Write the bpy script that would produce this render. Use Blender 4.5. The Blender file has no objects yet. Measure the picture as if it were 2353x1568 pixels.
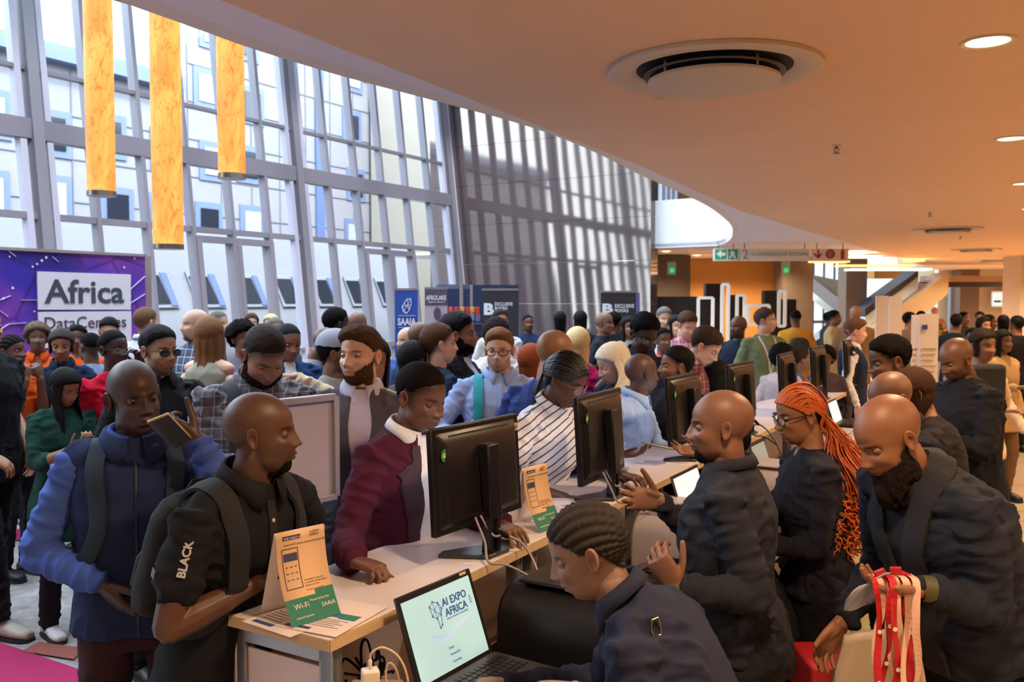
import bpy, bmesh, math, random
import numpy as np
from mathutils import Vector as V, Matrix as M, noise as mnoise
from mathutils.bvhtree import BVHTree
random.seed(7)
SC = bpy.context.scene
COL = SC.collection
PI = math.pi
R = math.radians

# ------------------------------------------------------------------ camera
F = 2050.0; W = 2353.0; HH = 1568.0
CAMZ = 1.95
PITCH = math.atan(94.0 / F)
cam_d = bpy.data.cameras.new('camera')
cam_d.sensor_width = 36.0
cam_d.lens = F / W * 36.0
cam_d.clip_start = 0.05; cam_d.clip_end = 400
cam_d.dof.use_dof = True
cam_d.dof.focus_distance = 2.9
cam_d.dof.aperture_fstop = 5.6
cam = bpy.data.objects.new('camera', cam_d)
COL.objects.link(cam)
cam.location = (0, 0, CAMZ)
cam.rotation_euler = (PI / 2 - PITCH, 0, 0)
SC.camera = cam

# ------------------------------------------------------------------ view, world, sun
SC.view_settings.view_transform = 'Standard'
SC.view_settings.look = 'None'
SC.view_settings.gamma = 1.0
SC.view_settings.use_curve_mapping = False
SC.view_settings.exposure = 1.25
SC.cycles.max_bounces = 7
SC.cycles.diffuse_bounces = 4
SC.cycles.glossy_bounces = 3
SC.cycles.transmission_bounces = 4
SC.cycles.transparent_max_bounces = 12
SC.cycles.sample_clamp_indirect = 6.0
SC.cycles.caustics_reflective = False
SC.cycles.caustics_refractive = False
SC.cycles.blur_glossy = 0.5
WORLD_STR = 5.0
w = bpy.data.worlds.new('overcast_sky'); SC.world = w; w.use_nodes = True
bg = w.node_tree.nodes['Background']
bg.inputs[0].default_value = (0.72, 0.86, 1.0, 1); bg.inputs[1].default_value = WORLD_STR
sun_d = bpy.data.lights.new('sun', 'SUN'); sun_d.energy = 3.0; sun_d.angle = R(6); sun_d.color = (1, .95, .88)
sun = bpy.data.objects.new('sun', sun_d); COL.objects.link(sun)
sun.rotation_euler = (R(40), 0, R(35))

# ------------------------------------------------------------------ pixel helpers
CP, SP = math.cos(PITCH), math.sin(PITCH)
def ray(px, py):
    a = (px - W / 2) / F; b = -(py - HH / 2) / F
    return V((a, CP + b * SP, -SP + b * CP))
def atY(px, py, y):
    d = ray(px, py); return V((0, 0, CAMZ)) + d * (y / d.y)
def atZ(px, py, z):
    d = ray(px, py); return V((0, 0, CAMZ)) + d * ((z - CAMZ) / d.z)
AX = R(30.5)
U = V((math.sin(AX), math.cos(AX), 0)); VV = V((math.cos(AX), -math.sin(AX), 0))
def hall(s, n, z=0.0):
    return U * s + VV * n + V((0, 0, z))
def to_hall(p):
    return p.dot(U), p.dot(VV)
def on_plane_n(px, py, n):          # point where a pixel meets the upright plane parallel to the hall axis
    d = ray(px, py); t = n / d.dot(VV); return V((0, 0, CAMZ)) + d * t

# ------------------------------------------------------------------ materials
def lin(c):
    if isinstance(c, str):
        c = c.lstrip('#'); c = [int(c[i:i + 2], 16) / 255 for i in (0, 2, 4)]
    return tuple((x / 12.92 if x <= .04045 else ((x + .055) / 1.055) ** 2.4) for x in c[:3]) + (1,)
MATS = {}
def mat(name, col, rough=.6, metal=0, spec=.5, bump=None, emis=None, estr=1, vcol=False, var=0, varscale=8, alpha=1, coat=0, trans=0, sheen=0, sss=0):
    """bump=(scale, strength, detail) noise bump; var = noise variation of the base colour"""
    if name in MATS: return MATS[name]
    m = bpy.data.materials.new(name); m.use_nodes = True
    nt = m.node_tree; N = nt.nodes; L = nt.links
    p = N['Principled BSDF']
    c = lin(col)
    p.inputs['Base Color'].default_value = c
    p.inputs['Roughness'].default_value = rough
    p.inputs['Metallic'].default_value = metal
    p.inputs['Specular IOR Level'].default_value = spec
    if coat: p.inputs['Coat Weight'].default_value = coat
    if trans: p.inputs['Transmission Weight'].default_value = trans
    if sheen: p.inputs['Sheen Weight'].default_value = sheen
    if alpha < 1: p.inputs['Alpha'].default_value = alpha
    if sss:
        p.inputs['Subsurface Weight'].default_value = sss
        p.inputs['Subsurface Radius'].default_value = (.012, .005, .003)
        p.inputs['Subsurface Scale'].default_value = 1.0
    if emis is not None:
        p.inputs['Emission Color'].default_value = lin(emis); p.inputs['Emission Strength'].default_value = estr
    tc = None
    if bump or var:
        tc = N.new('ShaderNodeTexCoord')
    if vcol:
        a = N.new('ShaderNodeAttribute'); a.attribute_name = 'col'
        L.new(a.outputs['Color'], p.inputs['Base Color'])
    if var:
        n = N.new('ShaderNodeTexNoise'); n.inputs['Scale'].default_value = varscale; n.inputs['Detail'].default_value = 5
        L.new(tc.outputs['Object'], n.inputs['Vector'])
        mx = N.new('ShaderNodeMix'); mx.data_type = 'RGBA'; mx.blend_type = 'MIX'
        mx.inputs[6].default_value = tuple(x * (1 - var) for x in c[:3]) + (1,)
        mx.inputs[7].default_value = tuple(min(1, x * (1 + var)) for x in c[:3]) + (1,)
        L.new(n.outputs['Fac'], mx.inputs[0]); L.new(mx.outputs[2], p.inputs['Base Color'])
    if bump:
        n = N.new('ShaderNodeTexNoise'); n.inputs['Scale'].default_value = bump[0]; n.inputs['Detail'].default_value = bump[2] if len(bump) > 2 else 4
        L.new(tc.outputs['Object'], n.inputs['Vector'])
        b = N.new('ShaderNodeBump'); b.inputs['Strength'].default_value = bump[1]; b.inputs['Distance'].default_value = .01
        L.new(n.outputs['Fac'], b.inputs['Height']); L.new(b.outputs['Normal'], p.inputs['Normal'])
    MATS[name] = m
    return m

def bands(nt, vec_out, axis, period, width, soft=.02):
    """1 inside a stripe of the given width fraction, repeated along one axis"""
    N, L = nt.nodes, nt.links
    s = N.new('ShaderNodeSeparateXYZ'); L.new(vec_out, s.inputs[0])
    d = N.new('ShaderNodeMath'); d.operation = 'DIVIDE'; L.new(s.outputs[axis], d.inputs[0]); d.inputs[1].default_value = period
    f = N.new('ShaderNodeMath'); f.operation = 'FRACT'; L.new(d.outputs[0], f.inputs[0])
    g = N.new('ShaderNodeMath'); g.operation = 'LESS_THAN'; L.new(f.outputs[0], g.inputs[0]); g.inputs[1].default_value = width
    return g.outputs[0]

def plaid_mat(name, base, c1, c2, period=.05, rough=.85):
    if name in MATS: return MATS[name]
    m = mat(name, base, rough, sheen=.2)
    nt = m.node_tree; N, L = nt.nodes, nt.links; p = N['Principled BSDF']
    tc = N.new('ShaderNodeTexCoord'); vo = tc.outputs['Object']
    prev = None
    cur = lin(base)
    for ax, per, wd, cc, fac in ((0, period, .45, c1, .55), (2, period, .45, c1, .55), (1, period, .45, c1, .4), (0, period, .1, c2, .7), (2, period, .1, c2, .7)):
        b = bands(nt, vo, ax, per, wd)
        mu = N.new('ShaderNodeMath'); mu.operation = 'MULTIPLY'; L.new(b, mu.inputs[0]); mu.inputs[1].default_value = fac
        mx = N.new('ShaderNodeMix'); mx.data_type = 'RGBA'; L.new(mu.outputs[0], mx.inputs[0])
        if prev is None: mx.inputs[6].default_value = cur
        else: L.new(prev, mx.inputs[6])
        mx.inputs[7].default_value = lin(cc); prev = mx.outputs[2]
    L.new(prev, p.inputs['Base Color'])
    return m

# ------------------------------------------------------------------ mesh helpers
class MB:
    """collects verts and faces, then links them as ONE mesh object"""
    def __init__(s): s.v = []; s.f = []; s.m = []
    def add(s, vs, fs, mi=0):
        o = len(s.v); s.v += [tuple(v) for v in vs]; s.f += [tuple(i + o for i in f) for f in fs]; s.m += [mi] * len(fs); return s
    def box(s, c, size, rot=None, mi=0):
        hx, hy, hz = size[0] / 2, size[1] / 2, size[2] / 2
        vs = [V((x, y, z)) for x in (-hx, hx) for y in (-hy, hy) for z in (-hz, hz)]
        if rot is not None: vs = [rot @ v for v in vs]
        c = V(c); vs = [v + c for v in vs]
        return s.add(vs, [(0, 1, 3, 2), (4, 6, 7, 5), (0, 4, 5, 1), (2, 3, 7, 6), (0, 2, 6, 4), (1, 5, 7, 3)], mi)
    def hex8(s, b4, t4, mi=0):          # bottom four, top four corners
        return s.add(list(b4) + list(t4), [(3, 2, 1, 0), (4, 5, 6, 7), (0, 1, 5, 4), (1, 2, 6, 5), (2, 3, 7, 6), (3, 0, 4, 7)], mi)
    def bar(s, a, b, wd, th, up=V((0, 0, 1)), mi=0):   # rectangular bar from a to b
        a = V(a); b = V(b); d = (b - a).normalized()
        x = d.cross(up)
        if x.length < 1e-5: x = d.cross(V((1, 0, 0)))
        x.normalize(); y = x.cross(d).normalized()
        cs = [(-wd / 2, -th / 2), (wd / 2, -th / 2), (wd / 2, th / 2), (-wd / 2, th / 2)]
        return s.hex8([a + x * p + y * q for p, q in cs], [b + x * p + y * q for p, q in cs], mi)
    def prism(s, pts, ext, mi=0):       # polygon extruded by a vector
        n = len(pts); pts = [V(p) for p in pts]; e = V(ext)
        return s.add(pts + [p + e for p in pts], [tuple(reversed(range(n))), tuple(range(n, 2 * n))] + [(i, (i + 1) % n, n + (i + 1) % n, n + i) for i in range(n)], mi)
    def tube(s, pts, rad, n=10, cap=True, mi=0, flat=None):
        vs, fs = tube_geo(pts, rad, n, cap, flat); return s.add(vs, fs, mi)
    def lathe(s, prof, c, n=32, axis=None, mi=0, close=True):
        c = V(c); vs = []; fs = []
        q = V((0, 0, 1)).rotation_difference(V(axis)).to_matrix() if axis is not None else M.Identity(3)
        for r, z in prof:
            for k in range(n):
                a = 2 * PI * k / n; vs.append(c + q @ V((r * math.cos(a), r * math.sin(a), z)))
        for i in range(len(prof) - 1):
            for k in range(n):
                a = i * n + k; b = i * n + (k + 1) % n; fs.append((a, b, b + n, a + n))
        if close:
            fs.append(tuple(reversed(range(n)))); fs.append(tuple(range((len(prof) - 1) * n, len(prof) * n)))
        return s.add(vs, fs, mi)
    def build(s, name, mats, parent=None, smooth=False, bevel=0, seg=2, loc=None, angle=40):
        me = bpy.data.meshes.new(name); me.from_pydata(s.v, [], s.f)
        for m in (mats if isinstance(mats, (list, tuple)) else [mats]): me.materials.append(m)
        if any(s.m): me.polygons.foreach_set('material_index', s.m)
        me.update()
        bm = bmesh.new(); bm.from_mesh(me); bmesh.ops.recalc_face_normals(bm, faces=bm.faces); bm.to_mesh(me); bm.free()
        return link(name, me, parent, smooth, bevel, seg, loc, angle)

def link(name, me, parent=None, smooth=False, bevel=0, seg=2, loc=None, angle=40):
    o = bpy.data.objects.new(name, me); COL.objects.link(o)
    if parent is not None:
        pl = parent.location if parent.type == 'EMPTY' or True else V()
        # mesh data are in world space: move them into the parent's frame
        me.transform(parent_world(parent).inverted())
        o.parent = parent
    else:
        c = V(loc) if loc is not None else base_point(me)
        me.transform(M.Translation(-c)); o.location = c
    if smooth:
        me.polygons.foreach_set('use_smooth', [True] * len(me.polygons))
        if smooth == 'auto':
            me.set_sharp_from_angle(angle=R(angle))
    if bevel:
        b = o.modifiers.new('bevel', 'BEVEL'); b.width = bevel; b.segments = seg; b.limit_method = 'ANGLE'; b.angle_limit = R(35)
        b.harden_normals = False
        me.polygons.foreach_set('use_smooth', [True] * len(me.polygons)); me.set_sharp_from_angle(angle=R(50))
    return o
def parent_world(p):
    m = M.Translation(p.location) @ p.rotation_euler.to_matrix().to_4x4()
    if p.parent is not None: m = parent_world(p.parent) @ m
    return m
def base_point(me):
    n = len(me.vertices); a = np.empty(n * 3); me.vertices.foreach_get('co', a); a = a.reshape(-1, 3)
    lo, hi = a.min(0), a.max(0); return V(((lo[0] + hi[0]) / 2, (lo[1] + hi[1]) / 2, lo[2]))
def tag(o, label, cat, group=None, kind=None):
    if label: o['label'] = label
    if cat: o['category'] = cat
    if group: o['group'] = group
    if kind: o['kind'] = kind
    return o
def struct(o): o['kind'] = 'structure'; return o
def thing(name, loc, label, cat, group=None, rotz=0):
    o = bpy.data.objects.new(name, None); COL.objects.link(o); o.location = loc; o.rotation_euler = (0, 0, rotz)
    o.empty_display_size = .1
    return tag(o, label, cat, group)
def copy_tree(o, parent=None):
    c = o.copy(); COL.objects.link(c); c.parent = parent
    for ch in list(o.children): copy_tree(ch, c)
    return c

def tube_geo(pts, rad, n=10, cap=True, flat=None):
    """tube through points; rad scalar or list; flat = (scale_x, scale_y) list or tuple; rounded caps"""
    P = [V(p) for p in pts]; k = len(P)
    if not isinstance(rad, (list, tuple)): rad = [rad] * k
    T = []
    for i in range(k):
        a = P[max(0, i - 1)]; b = P[min(k - 1, i + 1)]; d = b - a
        T.append(d.normalized() if d.length > 1e-9 else V((0, 0, 1)))
    ref = V((0, 0, 1)) if abs(T[0].z) < .9 else V((0, 1, 0))
    x = T[0].cross(ref).normalized()
    rings = []
    for i in range(k):
        if i: x = (x - T[i] * x.dot(T[i])).normalized()
        y = T[i].cross(x)
        rings.append((P[i], x.copy(), y, rad[i]))
    full = []
    if cap:
        p, x, y, r = rings[0]
        for a in (80, 45): full.append((p - T[0] * r * math.sin(R(a)) * .8, x, y, r * math.cos(R(a))))
        full += rings
        p, x, y, r = rings[-1]
        for a in (45, 80): full.append((p + T[-1] * r * math.sin(R(a)) * .8, x, y, r * math.cos(R(a))))
    else: full = rings
    vs = []; fx, fy = flat if flat else (1, 1)
    for p, x, y, r in full:
        for j in range(n):
            a = 2 * PI * j / n; vs.append(p + x * (r * fx * math.cos(a)) + y * (r * fy * math.sin(a)))
    fs = []
    m = len(full)
    for i in range(m - 1):
        for j in range(n):
            a = i * n + j; b = i * n + (j + 1) % n; fs.append((a, b, b + n, a + n))
    fs.append(tuple(reversed(range(n)))); fs.append(tuple(range((m - 1) * n, m * n)))
    return vs, fs

def spline(pts, n=8):
    """Catmull-Rom through points"""
    P = [V(p) for p in pts]; P = [P[0] * 2 - P[1]] + P + [P[-1] * 2 - P[-2]]
    out = []
    for i in range(1, len(P) - 2):
        a, b, c, d = P[i - 1:i + 3]
        for k in range(n):
            t = k / n
            out.append(.5 * ((2 * b) + (c - a) * t + (2 * a - 5 * b + 4 * c - d) * t * t + (3 * b - a - 3 * c + d) * t ** 3))
    out.append(P[-2]); return out

def frame_rot(right, up=V((0, 0, 1))):
    """matrix whose columns are (right, forward-normal, up)"""
    r = V(right).normalized(); u = (V(up) - r * V(up).dot(r)).normalized(); n = u.cross(r)
    m = M((r, n, u)).transposed(); return m

def text_mesh(body, size, mt, origin, rot, name='lettering', parent=None, extrude=.001, align='LEFT', bold=0, xscale=1, shear=0):
    """writing as a real thin mesh; rot columns: reading direction, inward normal, up"""
    cu = bpy.data.curves.new(name, 'FONT'); cu.body = body; cu.size = size; cu.extrude = extrude; cu.align_x = align
    cu.offset = bold; cu.shear = shear; cu.resolution_u = 3
    o = bpy.data.objects.new('tmp', cu); COL.objects.link(o)
    dg = bpy.context.evaluated_depsgraph_get(); me = bpy.data.meshes.new_from_object(o.evaluated_get(dg))
    bpy.data.objects.remove(o); bpy.data.curves.remove(cu)
    base = M(((xscale, 0, 0), (0, 0, 1), (0, 1, 0)))   # text x->right, y->up
    me.transform((M.Translation(V(origin)) @ (rot @ base).to_4x4()))
    me.name = name
    me.materials.clear(); me.materials.append(mt)
    return link(name, me, parent)

# ------------------------------------------------------------------ numpy noise
_rng = np.random.RandomState(3)
_perm = _rng.permutation(256); _perm = np.concatenate([_perm, _perm, _perm])
_grad = _rng.normal(size=(256, 3)); _grad /= np.linalg.norm(_grad, axis=1)[:, None]
def pnoise(P):
    P = np.asarray(P); i = np.floor(P).astype(int); f = P - i; i &= 255
    u = f * f * f * (f * (f * 6 - 15) + 10)
    out = 0
    for dx in (0, 1):
        for dy in (0, 1):
            for dz in (0, 1):
                h = _perm[_perm[_perm[(i[:, 0] + dx) & 255] + ((i[:, 1] + dy) & 255)] + ((i[:, 2] + dz) & 255)]
                g = _grad[h]
                d = g[:, 0] * (f[:, 0] - dx) + g[:, 1] * (f[:, 1] - dy) + g[:, 2] * (f[:, 2] - dz)
                wt = (u[:, 0] if dx else 1 - u[:, 0]) * (u[:, 1] if dy else 1 - u[:, 1]) * (u[:, 2] if dz else 1 - u[:, 2])
                out = out + d * wt
    return out * 1.6
def sstep(x, a, b):
    t = np.clip((x - a) / (b - a), 0, 1); return t * t * (3 - 2 * t)
# =================================================================== THE BUILDING
m_white = mat('white_paint', '#e6e2e4', .55)
m_frame = mat('window_frame_aluminium', '#64616c', .42)
m_alu = mat('anodised_aluminium', '#b4b0b0', .35, metal=.8)
m_black = mat('black_plastic', '#141316', .38)
m_dark = mat('dark_void', '#0b0a0c', .7)

# --- floor : polished stone, with the carpet laid on the visitors' side
def floor_mat():
    m = mat('polished_cream_stone', '#cbb392', .16, spec=.5)
    nt = m.node_tree; N, L = nt.nodes, nt.links; p = N['Principled BSDF']
    tc = N.new('ShaderNodeTexCoord')
    mp = N.new('ShaderNodeMapping'); mp.inputs['Rotation'].default_value = (0, 0, AX)
    L.new(tc.outputs['Object'], mp.inputs[0])
    b = N.new('ShaderNodeTexBrick'); b.offset = 0; b.inputs['Scale'].default_value = 1
    b.inputs['Brick Width'].default_value = .9; b.inputs['Row Height'].default_value = .9; b.inputs['Mortar Size'].default_value = .004
    b.inputs['Color1'].default_value = lin('#cdb594'); b.inputs['Color2'].default_value = lin('#c4aa86'); b.inputs['Mortar'].default_value = lin('#7c6647')
    L.new(mp.outputs[0], b.inputs['Vector'])
    n = N.new('ShaderNodeTexNoise'); n.inputs['Scale'].default_value = 2.2; n.inputs['Detail'].default_value = 8
    L.new(tc.outputs['Object'], n.inputs['Vector'])
    mx = N.new('ShaderNodeMix'); mx.data_type = 'RGBA'; mx.blend_type = 'MULTIPLY'; mx.inputs[0].default_value = .35
    L.new(b.outputs['Color'], mx.inputs[6]); L.new(n.outputs['Color'], mx.inputs[7]); L.new(mx.outputs[2], p.inputs['Base Color'])
    return m
fl = MB(); fl.add([hall(-8, -13, 0), hall(75, -13, 0), hall(75, 16, 0), hall(-8, 16, 0)], [(0, 3, 2, 1)])
struct(fl.build('floor', floor_mat(), loc=(0, 0, 0)))
def carpet_mat():
    m = mat('mottled_grey_carpet', '#77706e', .95, bump=(260, .7, 3))
    nt = m.node_tree; N, L = nt.nodes, nt.links; p = N['Principled BSDF']
    tc = N.new('ShaderNodeTexCoord')
    n = N.new('ShaderNodeTexNoise'); n.inputs['Scale'].default_value = 3.2; n.inputs['Detail'].default_value = 9; n.inputs['Roughness'].default_value = .7
    L.new(tc.outputs['Object'], n.inputs['Vector'])
    r = N.new('ShaderNodeValToRGB'); r.color_ramp.elements[0].position = .35; r.color_ramp.elements[1].position = .68
    r.color_ramp.elements[0].color = lin('#6a6463'); r.color_ramp.elements[1].color = lin('#b9b0ac')
    L.new(n.outputs['Fac'], r.inputs[0]); L.new(r.outputs[0], p.inputs['Base Color'])
    return m
cp = MB(); pts = [hall(-5.9, -11.4, .006), hall(17.4, -11.4, .006), hall(17.4, -3.2, .006), hall(9, -2.9, .006), hall(3, -1.95, .006), hall(-1, -1.9, .006), hall(-5.9, -1.9, .006)]
cp.prism([p - V((0, 0, .005)) for p in pts], (0, 0, .005))
tag(cp.build('carpet', carpet_mat()), 'mottled grey carpet on the floor of the visitor side', 'carpet')
m_pink = mat('magenta_carpet', '#9c1450', .95, bump=(260, .6, 3), var=.15, varscale=30)
cp = MB(); q = [atZ(-260, 1420, .012), atZ(0, 1478, .012), atZ(330, 1590, .012), atZ(440, 1800, .012), atZ(-500, 1800, .012)]
cp.prism(q, (0, 0, .004)); tag(cp.build('carpet_band', m_pink), 'magenta carpet band crossing the grey carpet in the left foreground', 'carpet')
cp = MB(); q = [atZ(50, 1497, .017), atZ(90, 1476, .017), atZ(190, 1490, .017), atZ(170, 1516, .017)]
cp.prism(q, (0, 0, .002)); tag(cp.build('carpet_patch', mat('rust_carpet', '#8a4a40', .95, bump=(260, .6, 3))), 'small rust coloured carpet patch beside the magenta band', 'carpet')
cp = MB(); q = [atZ(-260, 1190, .012), atZ(-200, 1236, .012), atZ(96, 1244, .012), atZ(110, 1222, .012), atZ(0, 1214, .012)]
cp.prism(q, (0, 0, .004)); tag(cp.build('carpet_band', m_pink), 'short magenta carpet band behind the black trousers at the left edge', 'carpet')

# --- the leaning glass front
LEAN = .11; D0 = 11.5
def fw(s, z, out=0.0):               # point on the glass front: along, up, outward
    return hall(s, -(D0 + LEAN * z) - out, z)
S0 = 7.34; BAY = .84; TOPZ = 10.5
def fbar(mb, a, b, wd, dp):          # member in the glass front, a/b = (s,z)
    A = fw(*a); B = fw(*b); d = (B - A).normalized()
    nrm = V(VV)
    x = d.cross(nrm).normalized(); y = x.cross(d).normalized()
    cs = [(-wd / 2, -dp / 2), (wd / 2, -dp / 2), (wd / 2, dp / 2), (-wd / 2, dp / 2)]
    mb.hex8([A + x * p + y * q for p, q in cs], [B + x * p + y * q for p, q in cs])
SEND = 17.42
k0 = -9
wf = thing('window_1', fw(5, 0), None, None); struct(wf)
for major in (-10.08, -5.04, 0, 5.04, 10.08):
    s = S0 + major
    mb = MB(); fbar(mb, (s, 0), (s, TOPZ), .16, .26)
    mb.build('window_column', m_frame, wf)
    mb = MB(); fbar(mb, (s - .19, 0), (s - .19, TOPZ), .09, .14); fbar(mb, (s + .19, 0), (s + .19, TOPZ), .09, .14)
    mb.build('window_mullion', mat('window_frame_light', '#8d8c9c', .4), wf)
i = 0
for b in range(-12, 12):
    if b % 6 == 0: continue
    s = S0 + b * BAY
    mb = MB()
    fbar(mb, (s, 0), (s, TOPZ), .07, .16); mb.build('window_mullion', m_frame, wf)
for z, wd in ((1.05, .06), (3.1, .09), (4.29, .27), (5.13, .055), (7.2, .055), (8.6, .27)):
    mb = MB(); fbar(mb, (S0 - 10.3, z), (SEND + .1, z), wd, .2 if wd > .2 else .12); mb.build('window_transom', m_frame, wf)
mb = MB(); fbar(mb, (S0 - 10.3, .05), (SEND + .1, .05), .12, .2); mb.build('window_sill', m_frame, wf)
# glass panes
mg = bpy.data.materials.new('clear_glass'); mg.use_nodes = True
nt = mg.node_tree; N = nt.nodes; L = nt.links; N.clear()
o_ = N.new('ShaderNodeOutputMaterial'); t_ = N.new('ShaderNodeBsdfTransparent'); g_ = N.new('ShaderNodeBsdfGlossy'); g_.inputs['Roughness'].default_value = .02
t_.inputs[0].default_value = (.93, .96, .97, 1)
fr = N.new('ShaderNodeLayerWeight'); fr.inputs[0].default_value = .5; mx = N.new('ShaderNodeMixShader')
pw = N.new('ShaderNodeMath'); pw.operation = 'POWER'; pw.inputs[1].default_value = 5.0; L.new(fr.outputs['Facing'], pw.inputs[0])
ad = N.new('ShaderNodeMath'); ad.operation = 'MULTIPLY_ADD'; ad.inputs[1].default_value = .9; ad.inputs[2].default_value = .04; L.new(pw.outputs[0], ad.inputs[0])
L.new(ad.outputs[0], mx.inputs[0]); L.new(t_.outputs[0], mx.inputs[1]); L.new(g_.outputs[0], mx.inputs[2]); L.new(mx.outputs[0], o_.inputs[0])
MATS['clear_glass'] = mg
for a, b in ((-2, -1), (-1, 0), (0, 1), (1, 2)):
    sa, sb = S0 + a * 5.04, S0 + b * 5.04
    mb = MB(); mb.add([fw(sa, .05, .03), fw(sb, .05, .03), fw(sb, TOPZ, .03), fw(sa, TOPZ, .03)], [(0, 1, 2, 3)])
    mb.build('glass_pane', mg, wf)
# glazed doors below the lower transom
for dn, (ba, bb) in enumerate(((3, 4), (4, 5), (8, 9), (9, 10))):
    dr = thing('door_%d' % (dn + 1), fw(S0 + ba * BAY, 0), None, None); struct(dr)
    mb = MB(); a, b = S0 + ba * BAY + .07, S0 + bb * BAY - .02
    for q in (((a, .05), (a, 2.98)), ((b, .05), (b, 2.98)), ((a, 2.95), (b, 2.95)), ((a, .1), (b, .1)), ((a, 1.05), (b, 1.05))):
        fbar(mb, q[0], q[1], .10, .2)
    mb.build('door_frame', m_frame, dr)

# --- polished dark stone wall that mirrors the glass front
m_stone = mat('polished_dark_stone', '#4e4448', .05, spec=1.0)
m_stone.node_tree.nodes['Principled BSDF'].inputs['Specular Tint'].default_value = (1, .84, .70, 1)
def stone_mat():
    nt = m_stone.node_tree; N, L = nt.nodes, nt.links; p = N['Principled BSDF']
    p.inputs['IOR'].default_value = 1.65
    tc = N.new('ShaderNodeTexCoord')
    n = N.new('ShaderNodeTexNoise'); n.inputs['Scale'].default_value = .7; n.inputs['Detail'].default_value = 1
    L.new(tc.outputs['Object'], n.inputs['Vector'])
    b = N.new('ShaderNodeBump'); b.inputs['Strength'].default_value = .10; b.inputs['Distance'].default_value = .03
    L.new(n.outputs['Fac'], b.inputs['Height']); L.new(b.outputs['Normal'], p.inputs['Normal'])
stone_mat()
SW = SEND + .25
mb = MB(); mb.box((0, 0, 0), (1, 1, 1))
mb = MB()
zz = [0, .95, 1.87, 2.79, 3.71, 4.63, 5.55, 6.47, 7.4, 8.4]
for a, b in zip(zz, zz[1:]):
    lo = [hall(SW, -(D0 + 1.2), a + .003), hall(SW, -7.03, a + .003), hall(SW + .4, -7.03, a + .003), hall(SW + .4, -(D0 + 1.2), a + .003)]
    mb.hex8(lo, [p + V((0, 0, b - a - .006)) for p in lo])
struct(mb.build('wall_back', m_stone))

# --- soffit (upper floor over us) with its void edge
ZC = 3.05
e1 = [(-900, -900), (505, 0), (800, 118), (1100, 235), (1480, 385), (1700, 485), (2170, 625)]
m_soff = mat('lamp_tinted_plaster', '#e8c4a8', .75, bump=(60, .15, 4), var=.05, varscale=2)  # warmth of the lamplight put into the paint of the main soffit
m_lav = mat('daylight_tinted_plaster', '#e8e4f4', .7, bump=(60, .1, 4))  # cool daylight tint put into the paint of the edge strip
ls = [hall(-6, 0)] 
p1 = [atZ(px, py, ZC) for px, py in e1[1:]]
s0, n0 = to_hall(p1[0]); n_edge = [to_hall(p) for p in p1]
first = hall(-5, n_edge[0][1] - (-.0), ZC)
poly = [first] + p1 + [hall(70, 8.2, ZC)]
se, ne = to_hall(p1[-1])
poly = [first] + p1 + [hall(75, ne, ZC), hall(75, 16, ZC), hall(-5, 16, ZC)]
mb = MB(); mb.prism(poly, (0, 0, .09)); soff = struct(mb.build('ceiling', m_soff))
e2 = [(300, 0), (430, 47), (560, 95), (680, 134), (800, 170), (930, 205), (1060, 240), (1170, 270), (1275, 305), (1380, 350), (1473, 398), (1540, 428), (1600, 456), (1637, 477), (1666, 500), (1680, 515), (1684, 529), (1680, 546), (1665, 557), (1645, 563)]
p2 = [atZ(px, py, ZC + .02) for px, py in e2]
p2 = spline(p2, 3)
sA, nA = to_hall(p2[0])
endL = hall(to_hall(p2[-1])[0] + .3, -8.3, ZC + .02)
back = SW + 7.5
poly = [hall(-5, nA - .9, ZC + .02), hall(-2, nA - .5, ZC + .02)] + p2 + [endL, hall(to_hall(endL)[0], -(D0 + 3), ZC + .02), hall(back, -(D0 + 3), ZC + .02)]
poly2 = poly + [hall(back, n_edge[-1][1] + .2, ZC + .02), hall(-5, n_edge[0][1] + .4, ZC + .02)]
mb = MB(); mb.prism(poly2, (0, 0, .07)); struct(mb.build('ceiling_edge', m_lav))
# upright white fascia round the void
fa = [hall(-5, nA - .9, 0), hall(-2, nA - .5, 0)] + [V((p.x, p.y, 0)) for p in p2] + [V((endL.x, endL.y, 0))]
mb = MB(); n = len(fa)
zt = ZC + 1.0
vs = [p + V((0, 0, ZC + .001)) for p in fa] + [p + V((0, 0, zt)) for p in fa]
# thickness away from the void
inn = []
for i in range(n):
    t = (fa[min(n - 1, i + 1)] - fa[max(0, i - 1)]).normalized(); nn = V((t.y, -t.x, 0)); inn.append(fa[i] + nn * .12)
vs += [p + V((0, 0, ZC + .03)) for p in inn] + [p + V((0, 0, zt)) for p in inn]
fs = []
for i in range(n - 1):
    fs += [(i, i + 1, n + i + 1, n + i), (2 * n + i, 3 * n + i, 3 * n + i + 1, 2 * n + i + 1), (n + i, n + i + 1, 3 * n + i + 1, 3 * n + i), (i, 2 * n + i, 2 * n + i + 1, i + 1)]
mb.add(vs, fs); fo = struct(mb.build('trim_1', m_white, smooth='auto'))
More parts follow.
